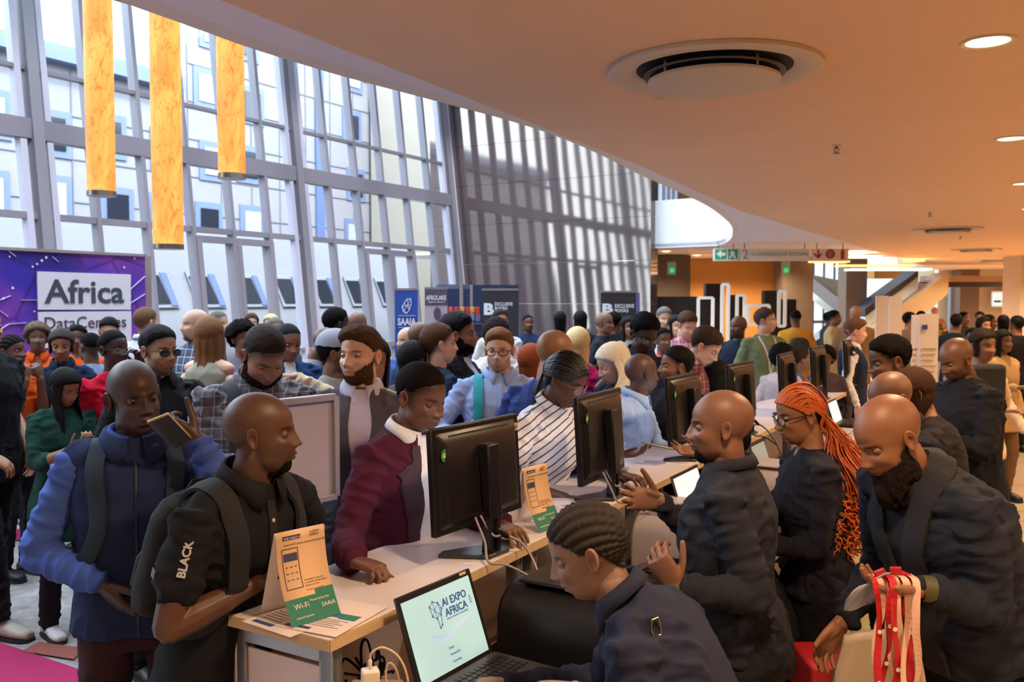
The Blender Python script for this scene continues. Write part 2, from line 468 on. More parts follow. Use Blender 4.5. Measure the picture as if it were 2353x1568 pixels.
# upper floor ceiling far above the void + side/back closures of the hall
mb = MB()
for a_, b_, c_, d_ in ((-6, -(D0 + 1.3), 75, -8.2), (-6, -3.2, 75, 16), (-6, -8.2, -4, -3.2), (17, -8.2, 75, -3.2)):
    mb.prism([hall(a_, b_, TOPZ), hall(c_, b_, TOPZ), hall(c_, d_, TOPZ), hall(a_, d_, TOPZ)], (0, 0, .2))
struct(mb.build('ceiling_upper', mat('upper_ceiling', '#8b8488', .8)))
sk = thing('added_roof_light', hall(6, -6.5, TOPZ), None, None); struct(sk)      # unseen roof light added over the void to bring in cool daylight
for q in range(10): mb = MB(); mb.bar(hall(-4 + q * 2.33, -8.2, TOPZ + .1), hall(-4 + q * 2.33, -3.2, TOPZ + .1), .12, .2); mb.build('added_roof_bar', m_frame, sk)
mb = MB(); mb.add([hall(-4, -8.2, TOPZ + .22), hall(17, -8.2, TOPZ + .22), hall(17, -3.2, TOPZ + .22), hall(-4, -3.2, TOPZ + .22)], [(0, 1, 2, 3)]); mb.build('added_roof_glass', mg, sk)
ld = bpy.data.lights.new('daylight_portal', 'AREA'); ld.shape = 'RECTANGLE'; ld.size = 21; ld.size_y = 5.0; ld.cycles.is_portal = True
o = bpy.data.objects.new('daylight_portal', ld); COL.objects.link(o); o.location = hall(6.5, -5.7, TOPZ + .3); o.rotation_euler = (0, 0, PI / 2 - AX)
mb = MB(); lo = [hall(-6, 16, 0), hall(75, 16, 0), hall(75, 16.3, 0), hall(-6, 16.3, 0)]
mb.prism(lo, (0, 0, TOPZ)); struct(mb.build('wall_right', mat('warm_wall', '#b58a5e', .7)))
mb = MB(); lo = [hall(-6, -(D0 + 3), 0), hall(-6, 16, 0), hall(-6.3, 16, 0), hall(-6.3, -(D0 + 3), 0)]
mb.prism(lo, (0, 0, TOPZ)); struct(mb.build('wall_behind', mat('rear_wall', '#6f5d55', .8)))
mb = MB(); lo = [hall(75, -20, 0), hall(75, 16, 0), hall(75.3, 16, 0), hall(75.3, -20, 0)]
mb.prism(lo, (0, 0, TOPZ)); struct(mb.build('wall_far', mat('far_wall', '#b7a489', .8)))

# daylight portals on the glass front
def portal(s0, s1, z0, z1):
    ld = bpy.data.lights.new('daylight_portal', 'AREA'); ld.shape = 'RECTANGLE'
    a = fw((s0 + s1) / 2, (z0 + z1) / 2, .3); ld.size = s1 - s0; ld.size_y = z1 - z0
    ld.cycles.is_portal = True
    o = bpy.data.objects.new('daylight_portal', ld); COL.objects.link(o); o.location = a
    z = -V(VV); y = V((0, 0, 1)); x = y.cross(z)
    o.rotation_euler = M((x, y, z)).transposed().to_euler()
portal(-2.7, SEND, 0, TOPZ)

# --- outside: cream building, plinth with dark windows, pavement
m_cream = mat('cream_cladding', '#76757a', .8)
m_blue = mat('blue_grey_reveal', '#4a5a84', .6)
m_pane = mat('dark_window_glass', '#1e222c', .15)
BN = -(D0 + 15)
bd = thing('apartment_building', hall(14, BN, 0), 'cream clad building with square windows seen through the glass front', 'building')
mb = MB(); lo = [hall(-14, BN, 0), hall(60, BN, 0), hall(60, BN - 6, 0), hall(-14, BN - 6, 0)]
lo = [hall(-14, BN, 0), hall(21.5, BN, 0), hall(21.5, BN - 6, 0), hall(-14, BN - 6, 0)]
mb.prism(lo, (0, 0, 9.3)); lo = [hall(21.5, BN, 0), hall(60, BN, 0), hall(60, BN - 6, 0), hall(21.5, BN - 6, 0)]; mb.prism(lo, (0, 0, 13.5)); mb.build('facade', m_cream, bd)
mb = MB(); lo = [hall(-14, BN + .5, 9.3), hall(21.5, BN + .5, 9.3), hall(21.5, BN - 6, 9.3), hall(-14, BN - 6, 9.3)]; mb.prism(lo, (0, 0, .5)); mb.build('parapet', mat('pale_blue_surround', '#56637f', .6), bd)
def facade_rect(mb, s, z, w_, h_, out, th=.06):
    lo = [hall(s - w_ / 2, BN + out, z), hall(s + w_ / 2, BN + out, z), hall(s + w_ / 2, BN + out - th, z), hall(s - w_ / 2, BN + out - th, z)]
    mb.prism(lo, (0, 0, h_))
random.seed(11)
for r_ in range(5):
    for c_ in range(17):
        s = 7 + c_ * 2.0 + random.uniform(-.2, .2); z = 4.2 + r_ * 2.3 + random.uniform(-.2, .2)
        if z + 1.6 > (9.0 if s < 22.3 else 13.2): continue
        if 26.3 < s < 29.8: continue
        mb = MB(); facade_rect(mb, s, z, 1.25, 1.45, .06); wo = mb.build('window_surround', mat('pale_blue_surround', '#56637f', .6), bd)
        mb = MB(); facade_rect(mb, s, z + .22, .8, 1.0, .10); mb.build('window_glazing', m_pane if random.random() < .6 else mat('bright_window_glass', '#8e9298', .2), wo)
for s in (25.3, 26.8):
    mb = MB(); facade_rect(mb, s + 2, 3, .5, 10.2, .1); mb.build('recessed_strip', m_blue, bd)
mb = MB()
for c_ in range(30): facade_rect(mb, -2 + c_ * 1.5, 0, .035, 9.2 if -2 + c_ * 1.5 < 21.5 else 13.4, .03)
for r_ in range(6): facade_rect(mb, 22, 1.0 + r_ * 1.35, 74, .035, .03)
for r_ in range(6, 9): facade_rect(mb, 40.5, 1.0 + r_ * 1.35, 37, .035, .03)
mb.build('panel_joints', mat('joint_grey', '#5c5c66', .8), bd)
pl = thing('plinth_building', hall(14, BN + 5, 0), 'low grey building with slanted dark windows outside the glass front', 'building')
mb = MB(); lo = [hall(-4, BN + 6.5, 0), hall(27.7, BN + 6.5, 0), hall(27.7, BN + 1, 0), hall(-4, BN + 1, 0)]
hi = [hall(-4, BN + 5.6, 3.9), hall(27.7, BN + 5.6, 3.9), hall(27.7, BN + 1, 3.9), hall(-4, BN + 1, 3.9)]
mb.hex8(lo, hi); mb.build('wall', mat('pale_grey_render', '#74767f', .8), pl)
for c_ in range(9):
    s = 12.2 + c_ * 1.65
    def pr(ss, z, out): return hall(ss, BN + 6.5 - .9 * z / 3.9 + out, z)
    mb = MB(); sl = -.25
    a = [pr(s, 1.75, .03), pr(s + 1.05, 1.75, .03), pr(s + 1.05 + sl, 2.75, .03), pr(s + sl, 2.75, .03)]
    mb.prism(a, VV * .05); f_ = mb.build('window_frame', mat('light_window_frame', '#767b88', .5), pl)
    a = [pr(s + .07, 1.86, .09), pr(s + .72, 1.86, .09), pr(s + .72 + sl, 2.62, .09), pr(s + .07 + sl, 2.62, .09)]
    mb = MB(); mb.prism(a, VV * .02); mb.build('pane', m_pane, f_)
    a = [pr(s + .76, 1.8, .09), pr(s + .98, 1.8, .09), pr(s + .98 + sl, 2.7, .09), pr(s + .76 + sl, 2.7, .09)]
    mb = MB(); mb.prism(a, VV * .02); mb.build('reveal', m_blue, f_)
mb = MB(); lo = [hall(32, BN + 4, 0), hall(44, BN + 4, 0), hall(44, BN + .2, 0), hall(32, BN + .2, 0)]
mb.prism(lo, (0, 0, 13)); tag(mb.build('sandstone_tower', mat('sandstone', '#867f74', .85), smooth=False), 'tall sandstone tower block outside at the far end of the glass front', 'building')
mb = MB(); mb.add([hall(-20, -(D0 + .3), -.02), hall(70, -(D0 + .3), -.02), hall(70, -60, -.02), hall(-20, -60, -.02)], [(0, 1, 2, 3)])
struct(mb.build('ground_outside', mat('pavement', '#6a6660', .9)))

# --- lanterns
def lantern_mat():
    m = mat('glowing_amber_shade', '#f0a030', .6)
    nt = m.node_tree; N, L = nt.nodes, nt.links; p = N['Principled BSDF']
    tc = N.new('ShaderNodeTexCoord'); mp = N.new('ShaderNodeMapping'); mp.inputs['Scale'].default_value = (3.2, 3.2, 1.3)
    L.new(tc.outputs['Object'], mp.inputs[0])
    n = N.new('ShaderNodeTexNoise'); n.inputs['Scale'].default_value = 1.4; n.inputs['Detail'].default_value = 4; n.inputs['Distortion'].default_value = .8
    L.new(mp.outputs[0], n.inputs['Vector'])
    r = N.new('ShaderNodeValToRGB'); r.color_ramp.elements[0].position = .3; r.color_ramp.elements[1].position = .7
    r.color_ramp.elements[0].color = (1, .24, .03, 1); r.color_ramp.elements[1].color = (1, .60, .13, 1)
    L.new(n.outputs['Fac'], r.inputs[0])
    # fibre veins
    n2 = N.new('ShaderNodeTexNoise'); n2.inputs['Scale'].default_value = 2.6; n2.inputs['Detail'].default_value = 2; n2.inputs['Distortion'].default_value = 1.6
    mp2 = N.new('ShaderNodeMapping'); mp2.inputs['Scale'].default_value = (4, 4, 1.1); L.new(tc.outputs['Object'], mp2.inputs[0]); L.new(mp2.outputs[0], n2.inputs['Vector'])
    s_ = N.new('ShaderNodeMath'); s_.operation = 'SUBTRACT'; L.new(n2.outputs['Fac'], s_.inputs[0]); s_.inputs[1].default_value = .5
    ab = N.new('ShaderNodeMath'); ab.operation = 'ABSOLUTE'; L.new(s_.outputs[0], ab.inputs[0])
    r2 = N.new('ShaderNodeValToRGB'); r2.color_ramp.elements[0].position = .0; r2.color_ramp.elements[1].position = .03
    r2.color_ramp.elements[0].color = (.62, .40, .28, 1); r2.color_ramp.elements[1].color = (1, 1, 1, 1)
    L.new(ab.outputs[0], r2.inputs[0])
    mx = N.new('ShaderNodeMix'); mx.data_type = 'RGBA'; mx.blend_type = 'MULTIPLY'; mx.inputs[0].default_value = 1
    L.new(r.outputs[0], mx.inputs[6]); L.new(r2.outputs[0], mx.inputs[7])
    L.new(mx.outputs[2], p.inputs['Emission Color']); p.inputs['Emission Strength'].default_value = .50
    p.inputs['Base Color'].default_value = (.25, .10, .02, 1)
    return m
ml = lantern_mat()
for px, pyb, wd, lab, rx in ((233, 440, 61, 'amber fabric lantern, leftmost of the three hanging lanterns', .0), (387, 562, 66, 'longest and middle amber lantern hanging lowest', 0), (533, 400, 60, 'shortest amber lantern on the right of the three lanterns', 0)):
    d_ = 8.2; c = atY(px, pyb, d_); r_ = wd / 2 * d_ / F
    t = thing('hanging_lantern', c, lab, 'lamp', 'amber lanterns')
    mb = MB(); mb.lathe([(r_, .0), (r_ * 1.02, 1.2), (r_, 2.4), (r_ * 1.02, 3.6)], c, 32); mb.build('lamp_shade', ml, t, smooth='auto')
    mb = MB(); mb.lathe([(r_ * .9, -.045), (r_ * 1.03, -.045), (r_ * 1.03, .0), (r_ * .9, .001)], c, 32); mb.build('rim', mat('brushed_steel', '#8a8078', .3, metal=.9), t, smooth='auto')
    mb = MB(); mb.tube([c + V((0, 0, 3.6)), c + V((0, 0, TOPZ - c.z))], .008, 6); mb.build('cable', m_dark, t)
# --- round air diffusers in the soffit
m_diff = mat('diffuser_white', '#cfc3b8', .55)
def diffuser(px, py, rad, label):
    c = atZ(px, py, ZC); t = thing('ceiling_vent', c, label, 'air vent', 'round air vents in the soffit')
    mb = MB(); mb.lathe([(rad, -.003), (rad, .004), (rad, -.02), (rad * .97, -.028), (rad * .80, -.02), (rad * .74, .0), (rad * .72, .001)], c, 64, close=False)
    mb.build('ring', m_diff, t, smooth='auto')
    mb = MB(); mb.lathe([(rad * .73, -.001), (.002, -.001)], c, 48, close=False); mb.build('plenum', m_dark, t)
    mb = MB(); mb.lathe([(.01, -.05), (rad * .6, -.05), (rad * .62, -.055), (rad * .62, -.068), (rad * .6, -.072), (.01, -.072)], c - V((0, 0, 0)), 64); mb.build('disc', m_diff, t, smooth='auto')
    mb = MB(); mb.lathe([(rad * .60, -.02), (rad * .66, -.028), (rad * .66, -.034), (rad * .6, -.03)], c, 64, close=False); mb.build('inner_vane', mat('vane_grey', '#6b6464', .5), t, smooth='auto')
    for k in range(4):
        a = k * PI / 2 + .5; p = c + V((math.cos(a), math.sin(a), 0)) * rad * .58
        mb = MB(); mb.tube([p + V((0, 0, .0)), p - V((0, 0, .055))], .006, 6); mb.build('strut', m_diff, t)
diffuser(1640, 158, .50, 'large round white air vent in the near soffit with a hanging disc')
diffuser(2178, 526, .50, 'second nearest round air vent, right of the white balcony')
diffuser(2243, 573, .50, 'third round air vent along the soffit, thin with distance')
diffuser(2284, 598, .50, 'farthest round air vent seen in the soffit')
# --- sprinkler heads
m_steel = mat('dull_brass', '#7d6a58', .35, metal=.9)
for px, py, lab in ((1922, 334, 'sprinkler head, nearest one, right of the large air vent'), (2137, 488, 'sprinkler head just before the second air vent'), (2207, 542, 'sprinkler head between the second and third air vents'), (1511, 226, 'tiny sprinkler escutcheon below the large air vent')):
    c = atZ(px, py, ZC); t = thing('sprinkler', c, lab, 'sprinkler', 'sprinkler heads in the soffit')
    mb = MB(); mb.lathe([(.035, 0), (.033, -.006), (.012, -.008)], c, 20); mb.build('escutcheon', m_diff, t, smooth='auto')
    if py == 226: continue
    mb = MB(); mb.tube([c, c - V((0, 0, .02))], .009, 8)
    for q in (-1, 1): mb.tube([c + V((.008 * q, 0, -.015)), c + V((.019 * q, 0, -.028)), c + V((.016 * q, 0, -.045)), c + V((0, 0, -.055))], .0028, 6)
    mb.tube([c - V((0, 0, .02)), c - V((0, 0, .055))], .003, 6)
    mb.lathe([(.002, -.056), (.024, -.056), (.024, -.059), (.002, -.059)], c, 12); mb.build('frame', m_steel, t)
# --- warm downlights
m_bulb = mat('warm_lamp', '#ffd9a0', .5, emis='#ffcf90', estr=4)
WARM = 85
def downlight(c, label, seen=True, power=WARM):
    t = thing('downlight', c, label, 'ceiling light', 'round warm downlights in the soffit')
    mb = MB(); mb.lathe([(.112, .0), (.112, -.005), (.104, -.009), (.088, -.004), (.086, .0)], c, 32, close=False); mb.build('trim_ring', m_diff, t, smooth='auto')
    mb = MB(); mb.lathe([(.087, -.001), (.002, -.001)], c, 28, close=False); mb.build('lamp', m_bulb, t)
    ld = bpy.data.lights.new('downlight_beam', 'SPOT'); ld.energy = power; ld.color = (1, .70, .42); ld.spot_size = R(150); ld.spot_blend = .6; ld.shadow_soft_size = .09
    o = bpy.data.objects.new('light_beam', ld); COL.objects.link(o); o.location = (0, 0, -.03); o.parent = t
d0 = atZ(2270, 95, ZC); d1 = atZ(2325, 318, ZC); d2 = atZ(2352, 422, ZC)
downlight(d0, 'nearest glowing downlight at the top right')
downlight(d1, 'second glowing downlight at the right edge')
downlight(d2, 'third glowing downlight at the right edge, half cut off')
step = (d2 - d0) / 2
vst = VV * 2.4
for k in range(-2, 0): downlight(d0 + step * k, 'downlight in the soffit behind the camera')
for k in range(3, 12): downlight(d0 + step * k, 'downlight of the right hand row, far down the soffit', power=WARM * (1 if k < 7 else 2.5))  # row continued unseen; the far, stronger lamps are added to brighten the hall end
for k in range(-1, 12): downlight(d0 + step * k + vst, 'downlight of the outer row beyond the right edge', power=WARM * (1.6 if k < 7 else 2.5))  # far, stronger lamps of this row likewise added for the dark far end

# =================================================================== FAR END OF THE HALL
def wall_px(name, x0, y0, x1, y1, Y, mt, th=.2, depth_dir=V((0, 1, 0))):
    """upright slab facing the camera between two pixels at depth Y"""
    a = atY(x0, y1, Y); b = atY(x1, y0, Y)
    mb = MB(); lo = [V((a.x, Y, a.z)), V((b.x, Y, a.z)), V((b.x, Y + th, a.z)), V((a.x, Y + th, a.z))]
    mb.prism(lo, (0, 0, b.z - a.z)); return mb, name, mt
def slab(name, x0, x1, z0, z1, Y, mt, th=.2, parent=None, bevel=0):
    """upright slab facing the camera: columns x0..x1 in pixels, heights in metres"""
    a = atY(x0, 690, Y).x; b = atY(x1, 690, Y).x
    mb = MB(); lo = [V((a, Y, z0)), V((b, Y, z0)), V((b, Y + th, z0)), V((a, Y + th, z0))]
    mb.prism(lo, (0, 0, z1 - z0)); return mb.build(name, mt, parent, bevel=bevel)
def zz_(py, Y): return atY(1176, py, Y).z
m_conc = mat('grey_concrete', '#6f6259', .8, var=.12, varscale=3)
m_orange = mat('orange_ochre_wall', '#c08a48', .7, var=.06, varscale=1)
struct(slab('wall_concrete', 1470, 1586, 0, 3.05, 22, m_conc, 1.0))
struct(slab('wall_ochre', 1572, 1795, 0, 3.35, 24, m_orange, .3))
struct(slab('wall_column', 1790, 1800, 0, 3.3, 23.5, m_dark, .3))
struct(slab('wall_concrete', 1798, 1868, 0, 3.3, 23, m_conc, .8))
struct(slab('wall_column', 1944, 1992, 0, 6, 27, mat('brown_stone_column', '#6b5647', .6), .7))
struct(slab('wall_far_cream', 2155, 2345, 0, 3.2, 33, mat('cream_wall', '#d8cab2', .7), .3))
struct(slab('wall_column', 2206, 2250, 0, 3.2, 32, mat('brown_stone_column', '#6b5647', .6), .6))
struct(slab('wall_opening', 2184, 2206, 0, 2.6, 32.5, mat('grey_glazed_door', '#8a949c', .3), .2))
struct(slab('wall_edge', 2344, 2600, 0, 3.05, 22, mat('pale_pier', '#c7b6a6', .7), .8))
struct(slab('wall_upper', 1482, 1660, 4.0, 9.5, 24, mat('upper_wall_brown', '#7a5334', .7), .3))
struct(slab('window_2', 1512, 1556, 3.6, 5.6, 23.5, mat('upper_glazing', '#9fb6c4', .2), .1))
for q in range(4): struct(slab('trim_2', 1516 + q * 11, 1520 + q * 11, 3.6, 5.6, 23.4, m_white, .08))
# lowered beam across the far right
struct(slab('ceiling_beam', 2128, 2347, zz_(660, 26), zz_(648, 26), 26, mat('dark_bulkhead', '#2a211d', .7), .5))
struct(slab('ceiling_beam', 2130, 2347, zz_(648, 27), zz_(634, 27), 27, mat('tan_bulkhead', '#b09484', .7), .5))
# glowing ceiling strips
m_strip = mat('warm_strip_lamp', '#ffd8a0', .5, emis='#ffc070', estr=.7)
m_strip2 = mat('pale_strip_lamp', '#fff0c8', .5, emis='#fff0d0', estr=1)
for i, (x0, y0, x1, y1, mt) in enumerate(((1950, 578, 1984, 584, m_strip2), (1950, 588, 2018, 593, m_strip2), (2040, 579, 2060, 584, m_strip), (2086, 597, 2116, 602, m_strip), (1860, 600, 1945, 604, m_strip), (1926, 609, 2095, 613, m_strip), (1948, 618, 2132, 622, m_strip2))):
    Y = 20.5 + i * .6
    a = atY(x0, y1, Y); b = atY(x1, y0, Y)
    mb = MB(); mb.box(((a.x + b.x) / 2, Y, (a.z + b.z) / 2), (b.x - a.x, .5, max(.04, b.z - a.z)))
    tag(mb.build('strip_light', mt), ('glowing ceiling strip light, number %s from the top behind the hanging sign' % ['one', 'two', 'three', 'four', 'five', 'six', 'seven'][i]), 'ceiling light', 'strip lights over the far concourse')
    mb = MB(); mb.tube([V(((a.x + b.x) / 2, Y, b.z)), V(((a.x + b.x) / 2, Y, ZC + .04))], .01, 5)
# far ochre bulkheads, escalators, glazing
struct(slab('trim_3', 2008, 2106, zz_(640, 28), zz_(622, 28), 28, m_orange, .6))
m_glow = mat('bright_daylight_glazing', '#e8f4f6', .3, emis='#dff4fa', estr=.40)
gz = thing('window_3', atY(1905, 780, 30), None, None); struct(gz)
slab('glass_pane', 1862, 1990, .3, 4.2, 31, m_glow, .05, gz)
for q in range(5): slab('window_mullion', 1868 + q * 24, 1871 + q * 24, 0, 4.3, 30.8, m_frame, .1, gz)
slab('window_transom', 1862, 1990, 1.15, 1.25, 30.8, m_frame, .1, gz)
gz = thing('window_4', atY(2030, 700, 31), None, None); struct(gz)
slab('glass_pane', 1988, 2060, 1.9, 4.2, 33, m_glow, .05, gz)
es = thing('escalator', atY(1900, 760, 29), 'escalator descending to the right behind the bright glazing', 'escalator', 'escalators')
def diag(px0, py0, px1, py1, h0, h1, Y, mt, name, parent, th=1.0):
    a = atY(px0, py0, Y); b = atY(px1, py1, Y)
    mb = MB(); mb.hex8([a - V((0, 0, h0)), b - V((0, 0, h1)), b - V((0, -th, h1)), a - V((0, -th, h0))], [a, b, b + V((0, th, 0)), a + V((0, th, 0))]); return mb.build(name, mt, parent)
diag(1868, 640, 1946, 700, .45, .5, 29.5, mat('pale_balustrade', '#c6cfdb', .3), 'balustrade', es)
diag(1868, 632, 1946, 648, .12, .75, 29.8, mat('escalator_side', '#9a9a90', .6), 'side_panel', es)
es = thing('escalator', atY(2080, 800, 25), 'escalator rising to the right behind the white posters', 'escalator', 'escalators')
diag(1850, 800, 2000, 700, .5, .5, 28, mat('dark_step', '#30302f', .6), 'steps', es)
diag(1988, 728, 2110, 636, .75, .55, 26, mat('escalator_glass', '#cfdfe8', .2), 'balustrade', es)
diag(1988, 710, 2110, 622, .18, .18, 25.8, mat('handrail_blue_black', '#23252c', .4), 'handrail', es)
diag(1985, 770, 2180, 626, .9, .6, 25.5, mat('stair_flank', '#b8a07c', .7), 'side_panel', es)
m_scr = mat('screen_pale_blue', '#cfe6ea', .3, emis='#cfe8ee', estr=.35)
tv = thing('wall_screen', atY(2307, 705, 32.5), 'pale blue lit screen high on the cream far wall', 'screen')
slab('frame', 2278, 2336, zz_(706, 32.6), zz_(669, 32.6), 32.6, m_white, .08, tv); slab('display', 2281, 2333, zz_(703, 32.5), zz_(672, 32.5), 32.5, m_scr, .05, tv)
for k, (a, b_) in enumerate(((2285, 2300), (2303, 2316), (2318, 2328))): slab('caption', a, b_, zz_(695, 32.4), zz_(691, 32.4), 32.45, m_black, .02, tv)

# hanging wayfinding signs
m_sign = mat('sign_cream', '#e3dccb', .5)
m_green = mat('sign_green', '#2a9d7c', .5); m_red = mat('sign_red', '#b5222c', .5); m_grey = mat('sign_grey_lettering', '#9a948a', .5)
FR = M(((1, 0, 0), (0, 1, 0), (0, 0, 1)))
def sgn(x0, x1, label):
    Y = 17.6; t = thing('hanging_sign', atY((x0 + x1) / 2, 585, Y), label, 'sign')
    a = atY(x0, 600, Y); b = atY(x1, 572, Y)
    mb = MB(); mb.box(((a.x + b.x) / 2, Y + .04, (a.z + b.z) / 2), (b.x - a.x, .08, b.z - a.z)); mb.build('panel', m_sign, t, bevel=.005)
    mb = MB(); mb.tube([V((a.x + .1, Y + .04, b.z)), V((a.x + .1, Y + .04, ZC + .02))], .008, 5); mb.tube([V((b.x - .1, Y + .04, b.z)), V((b.x - .1, Y + .04, ZC + .02))], .008, 5); mb.build('rod', m_steel, t)
    return t, Y
def poly_px(t, pts, Y, mt, name, th=.006):
    mb = MB(); mb.prism([atY(x, y, Y - .002) for x, y in pts], (0, -th, 0)); return mb.build(name, mt, t)
t, Y = sgn(1640, 1698, 'white hanging sign with green arrow and running man pictograms')
poly_px(t, [(1643, 573), (1669, 573), (1669, 596), (1643, 596)], Y, m_green, 'pictogram_panel')
poly_px(t, [(1673, 573), (1695, 573), (1695, 596), (1673, 596)], Y, m_green, 'pictogram_panel')
poly_px(t, [(1646, 584), (1657, 575), (1658, 581), (1667, 581), (1667, 588), (1658, 588), (1657, 593)], Y - .01, m_sign, 'arrow')
poly_px(t, [(1680, 577), (1685, 577), (1689, 581), (1687, 584), (1692, 594), (1688, 594), (1683, 588), (1678, 594), (1675, 592), (1681, 585), (1677, 584)], Y - .01, m_sign, 'running_figure')
t, Y = sgn(1700, 1862, 'long cream hanging sign reading 2 above the ochre wall')
text_mesh('2', .26, m_grey, atY(1705, 595, Y - .01), FR, 'numeral', t)
text_mesh('CONFERENCE ROOMS', .10, m_grey, atY(1727, 588, Y - .01), FR, 'lettering', t, xscale=1.1)
t, Y = sgn(1866, 1950, 'cream hanging sign with red arrow, hose and extinguisher symbols')
poly_px(t, [(1878, 573), (1882, 573), (1882, 585), (1888, 581), (1888, 586), (1880, 595), (1870, 586), (1870, 581), (1878, 586)], Y, m_red, 'arrow')
mb = MB(); c = atY(1908, 584, Y - .01)
for r_ in (.085, .06, .03): 
    vs = [c + V((math.cos(a) * r_, 0, math.sin(a) * r_)) for a in np.linspace(0, 2 * PI, 20)]; mb.tube(vs, .009, 5, cap=False)
mb.build('hose_symbol', m_red, t)
poly_px(t, [(1932, 576), (1937, 572), (1940, 577), (1940, 596), (1932, 596)], Y, m_red, 'extinguisher_symbol')
for x_, lab in ((1543, 'small green exit sign hanging by the dark concrete wall'), (1805, 'small green exit sign beside the second concrete pier')):
    Y = 20; t = thing('exit_sign', atY(x_, 620, Y), lab, 'sign')
    m_ex = mat('exit_green_glow', '#38c070', .4, emis='#30c070', estr=.4)
    a = atY(x_ - 9, 632, Y); b = atY(x_ + 10, 602, Y)
    mb = MB(); mb.box(((a.x + b.x) / 2, Y, (a.z + b.z) / 2), (b.x - a.x, .05, b.z - a.z)); mb.build('panel', mat('exit_panel', '#9fc0a0', .4), t)
    mb = MB(); mb.box(((a.x + b.x) / 2, Y - .03, a.z + .1), (.1, .02, .1)); mb.build('lamp', m_ex, t)

# black exhibition wall with outlined frames
m_bp = mat('black_display_panel', '#181010', .6); m_lf = mat('white_frame_slight_glow', '#f0f0ee', .5, emis='#eafaf6', estr=.06)  # slight glow put into the white of frames that are no lamps
for (x0, y0, x1, lab) in ((1508, 682, 1602, 'wide low black display panel at the left end'), (1572, 684, 1660, 'black display panel behind the first white frame'), (1622, 652, 1664, 'tallest black display panel'), (1676, 678, 1712, 'black display panel right of the tallest frame'), (1757, 668, 1790, 'black display panel at the right end'), (1790, 688, 1830, 'short black panel beside the concrete pier')):
    Y = 19.5 + .12 * (x0 % 7); tag(slab('exhibition_stand', x0, x1, 0, zz_(y0, Y), Y, m_bp, .25), lab, 'display panel', 'black display panels before the ochre wall')
def frame_thing(x0, y0, x1, y1, Y, lab):
    t = thing('outline_frame', atY((x0 + x1) / 2, y1, Y), lab, 'lit frame', 'white frames on the black panels')
    a = atY(x0, y1, Y); b = atY(x1, y0, Y); w_ = .075
    for p_, q_ in (((a.x, a.z), (a.x, b.z)), ((b.x, a.z), (b.x, b.z)), ((a.x, a.z), (b.x, a.z)), ((a.x, b.z), (b.x, b.z))):
        mb = MB(); mb.bar(V((p_[0], Y, p_[1])), V((q_[0], Y, q_[1])), w_, .06); mb.build('frame_bar', m_lf, t)
frame_thing(1604, 685, 1638, 752, 19.2, 'squat white outlined frame, leftmost on the black display panels')
frame_thing(1658, 654, 1674, 798, 19.1, 'tallest white outlined frame on the black display panels')
frame_thing(1693, 679, 1711, 748, 19.15, 'narrow white outlined frame right of the tallest one')
frame_thing(1719, 702, 1767, 746, 19.0, 'wide square white frame beside the green shirted man')
frame_thing(1789, 669, 1804, 750, 19.1, 'narrow white outlined frame at the right end')
tag(slab('reception_desk', 1560, 1740, 0, .95, 18.3, m_orange, .6), 'low ochre desk front before the black display panels', 'desk')

# white poster totems
m_post = mat('poster_cream', '#d8cdc6', .7)
for x0, x1, y0, Y, lab in ((2014, 2042, 680, 11.5, 'left white poster panel of the tall pair'), (2045, 2073, 681, 11.6, 'right white poster panel of the tall pair'), (2098, 2115, 724, 9.0, 'narrow edge-on white poster panel'), (2116, 2158, 722, 8.8, 'white poster panel with small blue emblem behind the dark suited man')):
    t = thing('poster_panel', atY((x0 + x1) / 2, 900, Y), lab, 'poster panel', 'white poster panels'); t.location.z = 0
    slab('board', x0, x1, .05, zz_(y0, Y), Y, m_post, .03, t); slab('foot', x0, x1, 0, .05, Y - .1, m_alu, .25, t)
    if y0 == 722:
        slab('emblem', 2121, 2133, zz_(757, Y - .01), zz_(747, Y - .01), Y - .012, mat('emblem_blue', '#3b3f86', .6), .01, t)
    mt_ = mat('poster_print', '#b9a08e', .7)
    for q in range(6):
        yy = 800 + q * 13; slab('printed_text', x0 + 4, x1 - 4 - (q % 3) * 3, zz_(yy + 3, Y - .01), zz_(yy, Y - .01), Y - .006, mt_, .005, t)
# round reception drum at the right edge, planter
c = atZ(2340, 912, 0); 
t = thing('wooden_counter', V((6.9, 11.5, 0)), 'warm wooden counter block at the right edge of the hall', 'counter')
c = V((7.3, 12.0, 0)); mb = MB(); mb.box(c + V((0, 0, .36)), (1.7, .9, .72)); mb.build('body', mat('warm_wood', '#b07a45', .5, var=.1, varscale=6), t, bevel=.02)
mb = MB(); mb.box(c + V((0, 0, .74)), (1.8, 1.0, .04)); mb.build('top', mat('stone_top', '#c8a27c', .3), t, bevel=.01)
pc = atY(2170, 800, 14); pc.z = 0
t = thing('potted_plant', pc, 'leafy potted plant on a pale plinth beyond the poster panels', 'plant')
mb = MB(); mb.lathe([(.16, 0), (.2, 1.05), (.17, 1.06)], pc, 20); mb.build('pot', mat('pale_pot', '#b9ada3', .6), t, smooth='auto')
mb = MB(); random.seed(5)
for k in range(150):
    a = random.uniform(0, 2 * PI); e = random.uniform(.1, 1.5); rr = random.uniform(.1, .38)
    p = pc + V((0, 0, 1.2)) + V((math.cos(a) * math.cos(e) * rr, math.sin(a) * math.cos(e) * rr, math.sin(e) * rr * 1.1))
    d = V((math.cos(a), math.sin(a), random.uniform(-.3, .8))).normalized(); sd = d.cross(V((0, 0, 1))).normalized() * .03
    mb.add([p - sd * .3, p + d * .05 + sd, p + d * .12, p + d * .05 - sd], [(0, 1, 2, 3)])
mb.build('foliage', mat('olive_leaf', '#6d6a2c', .6), t)

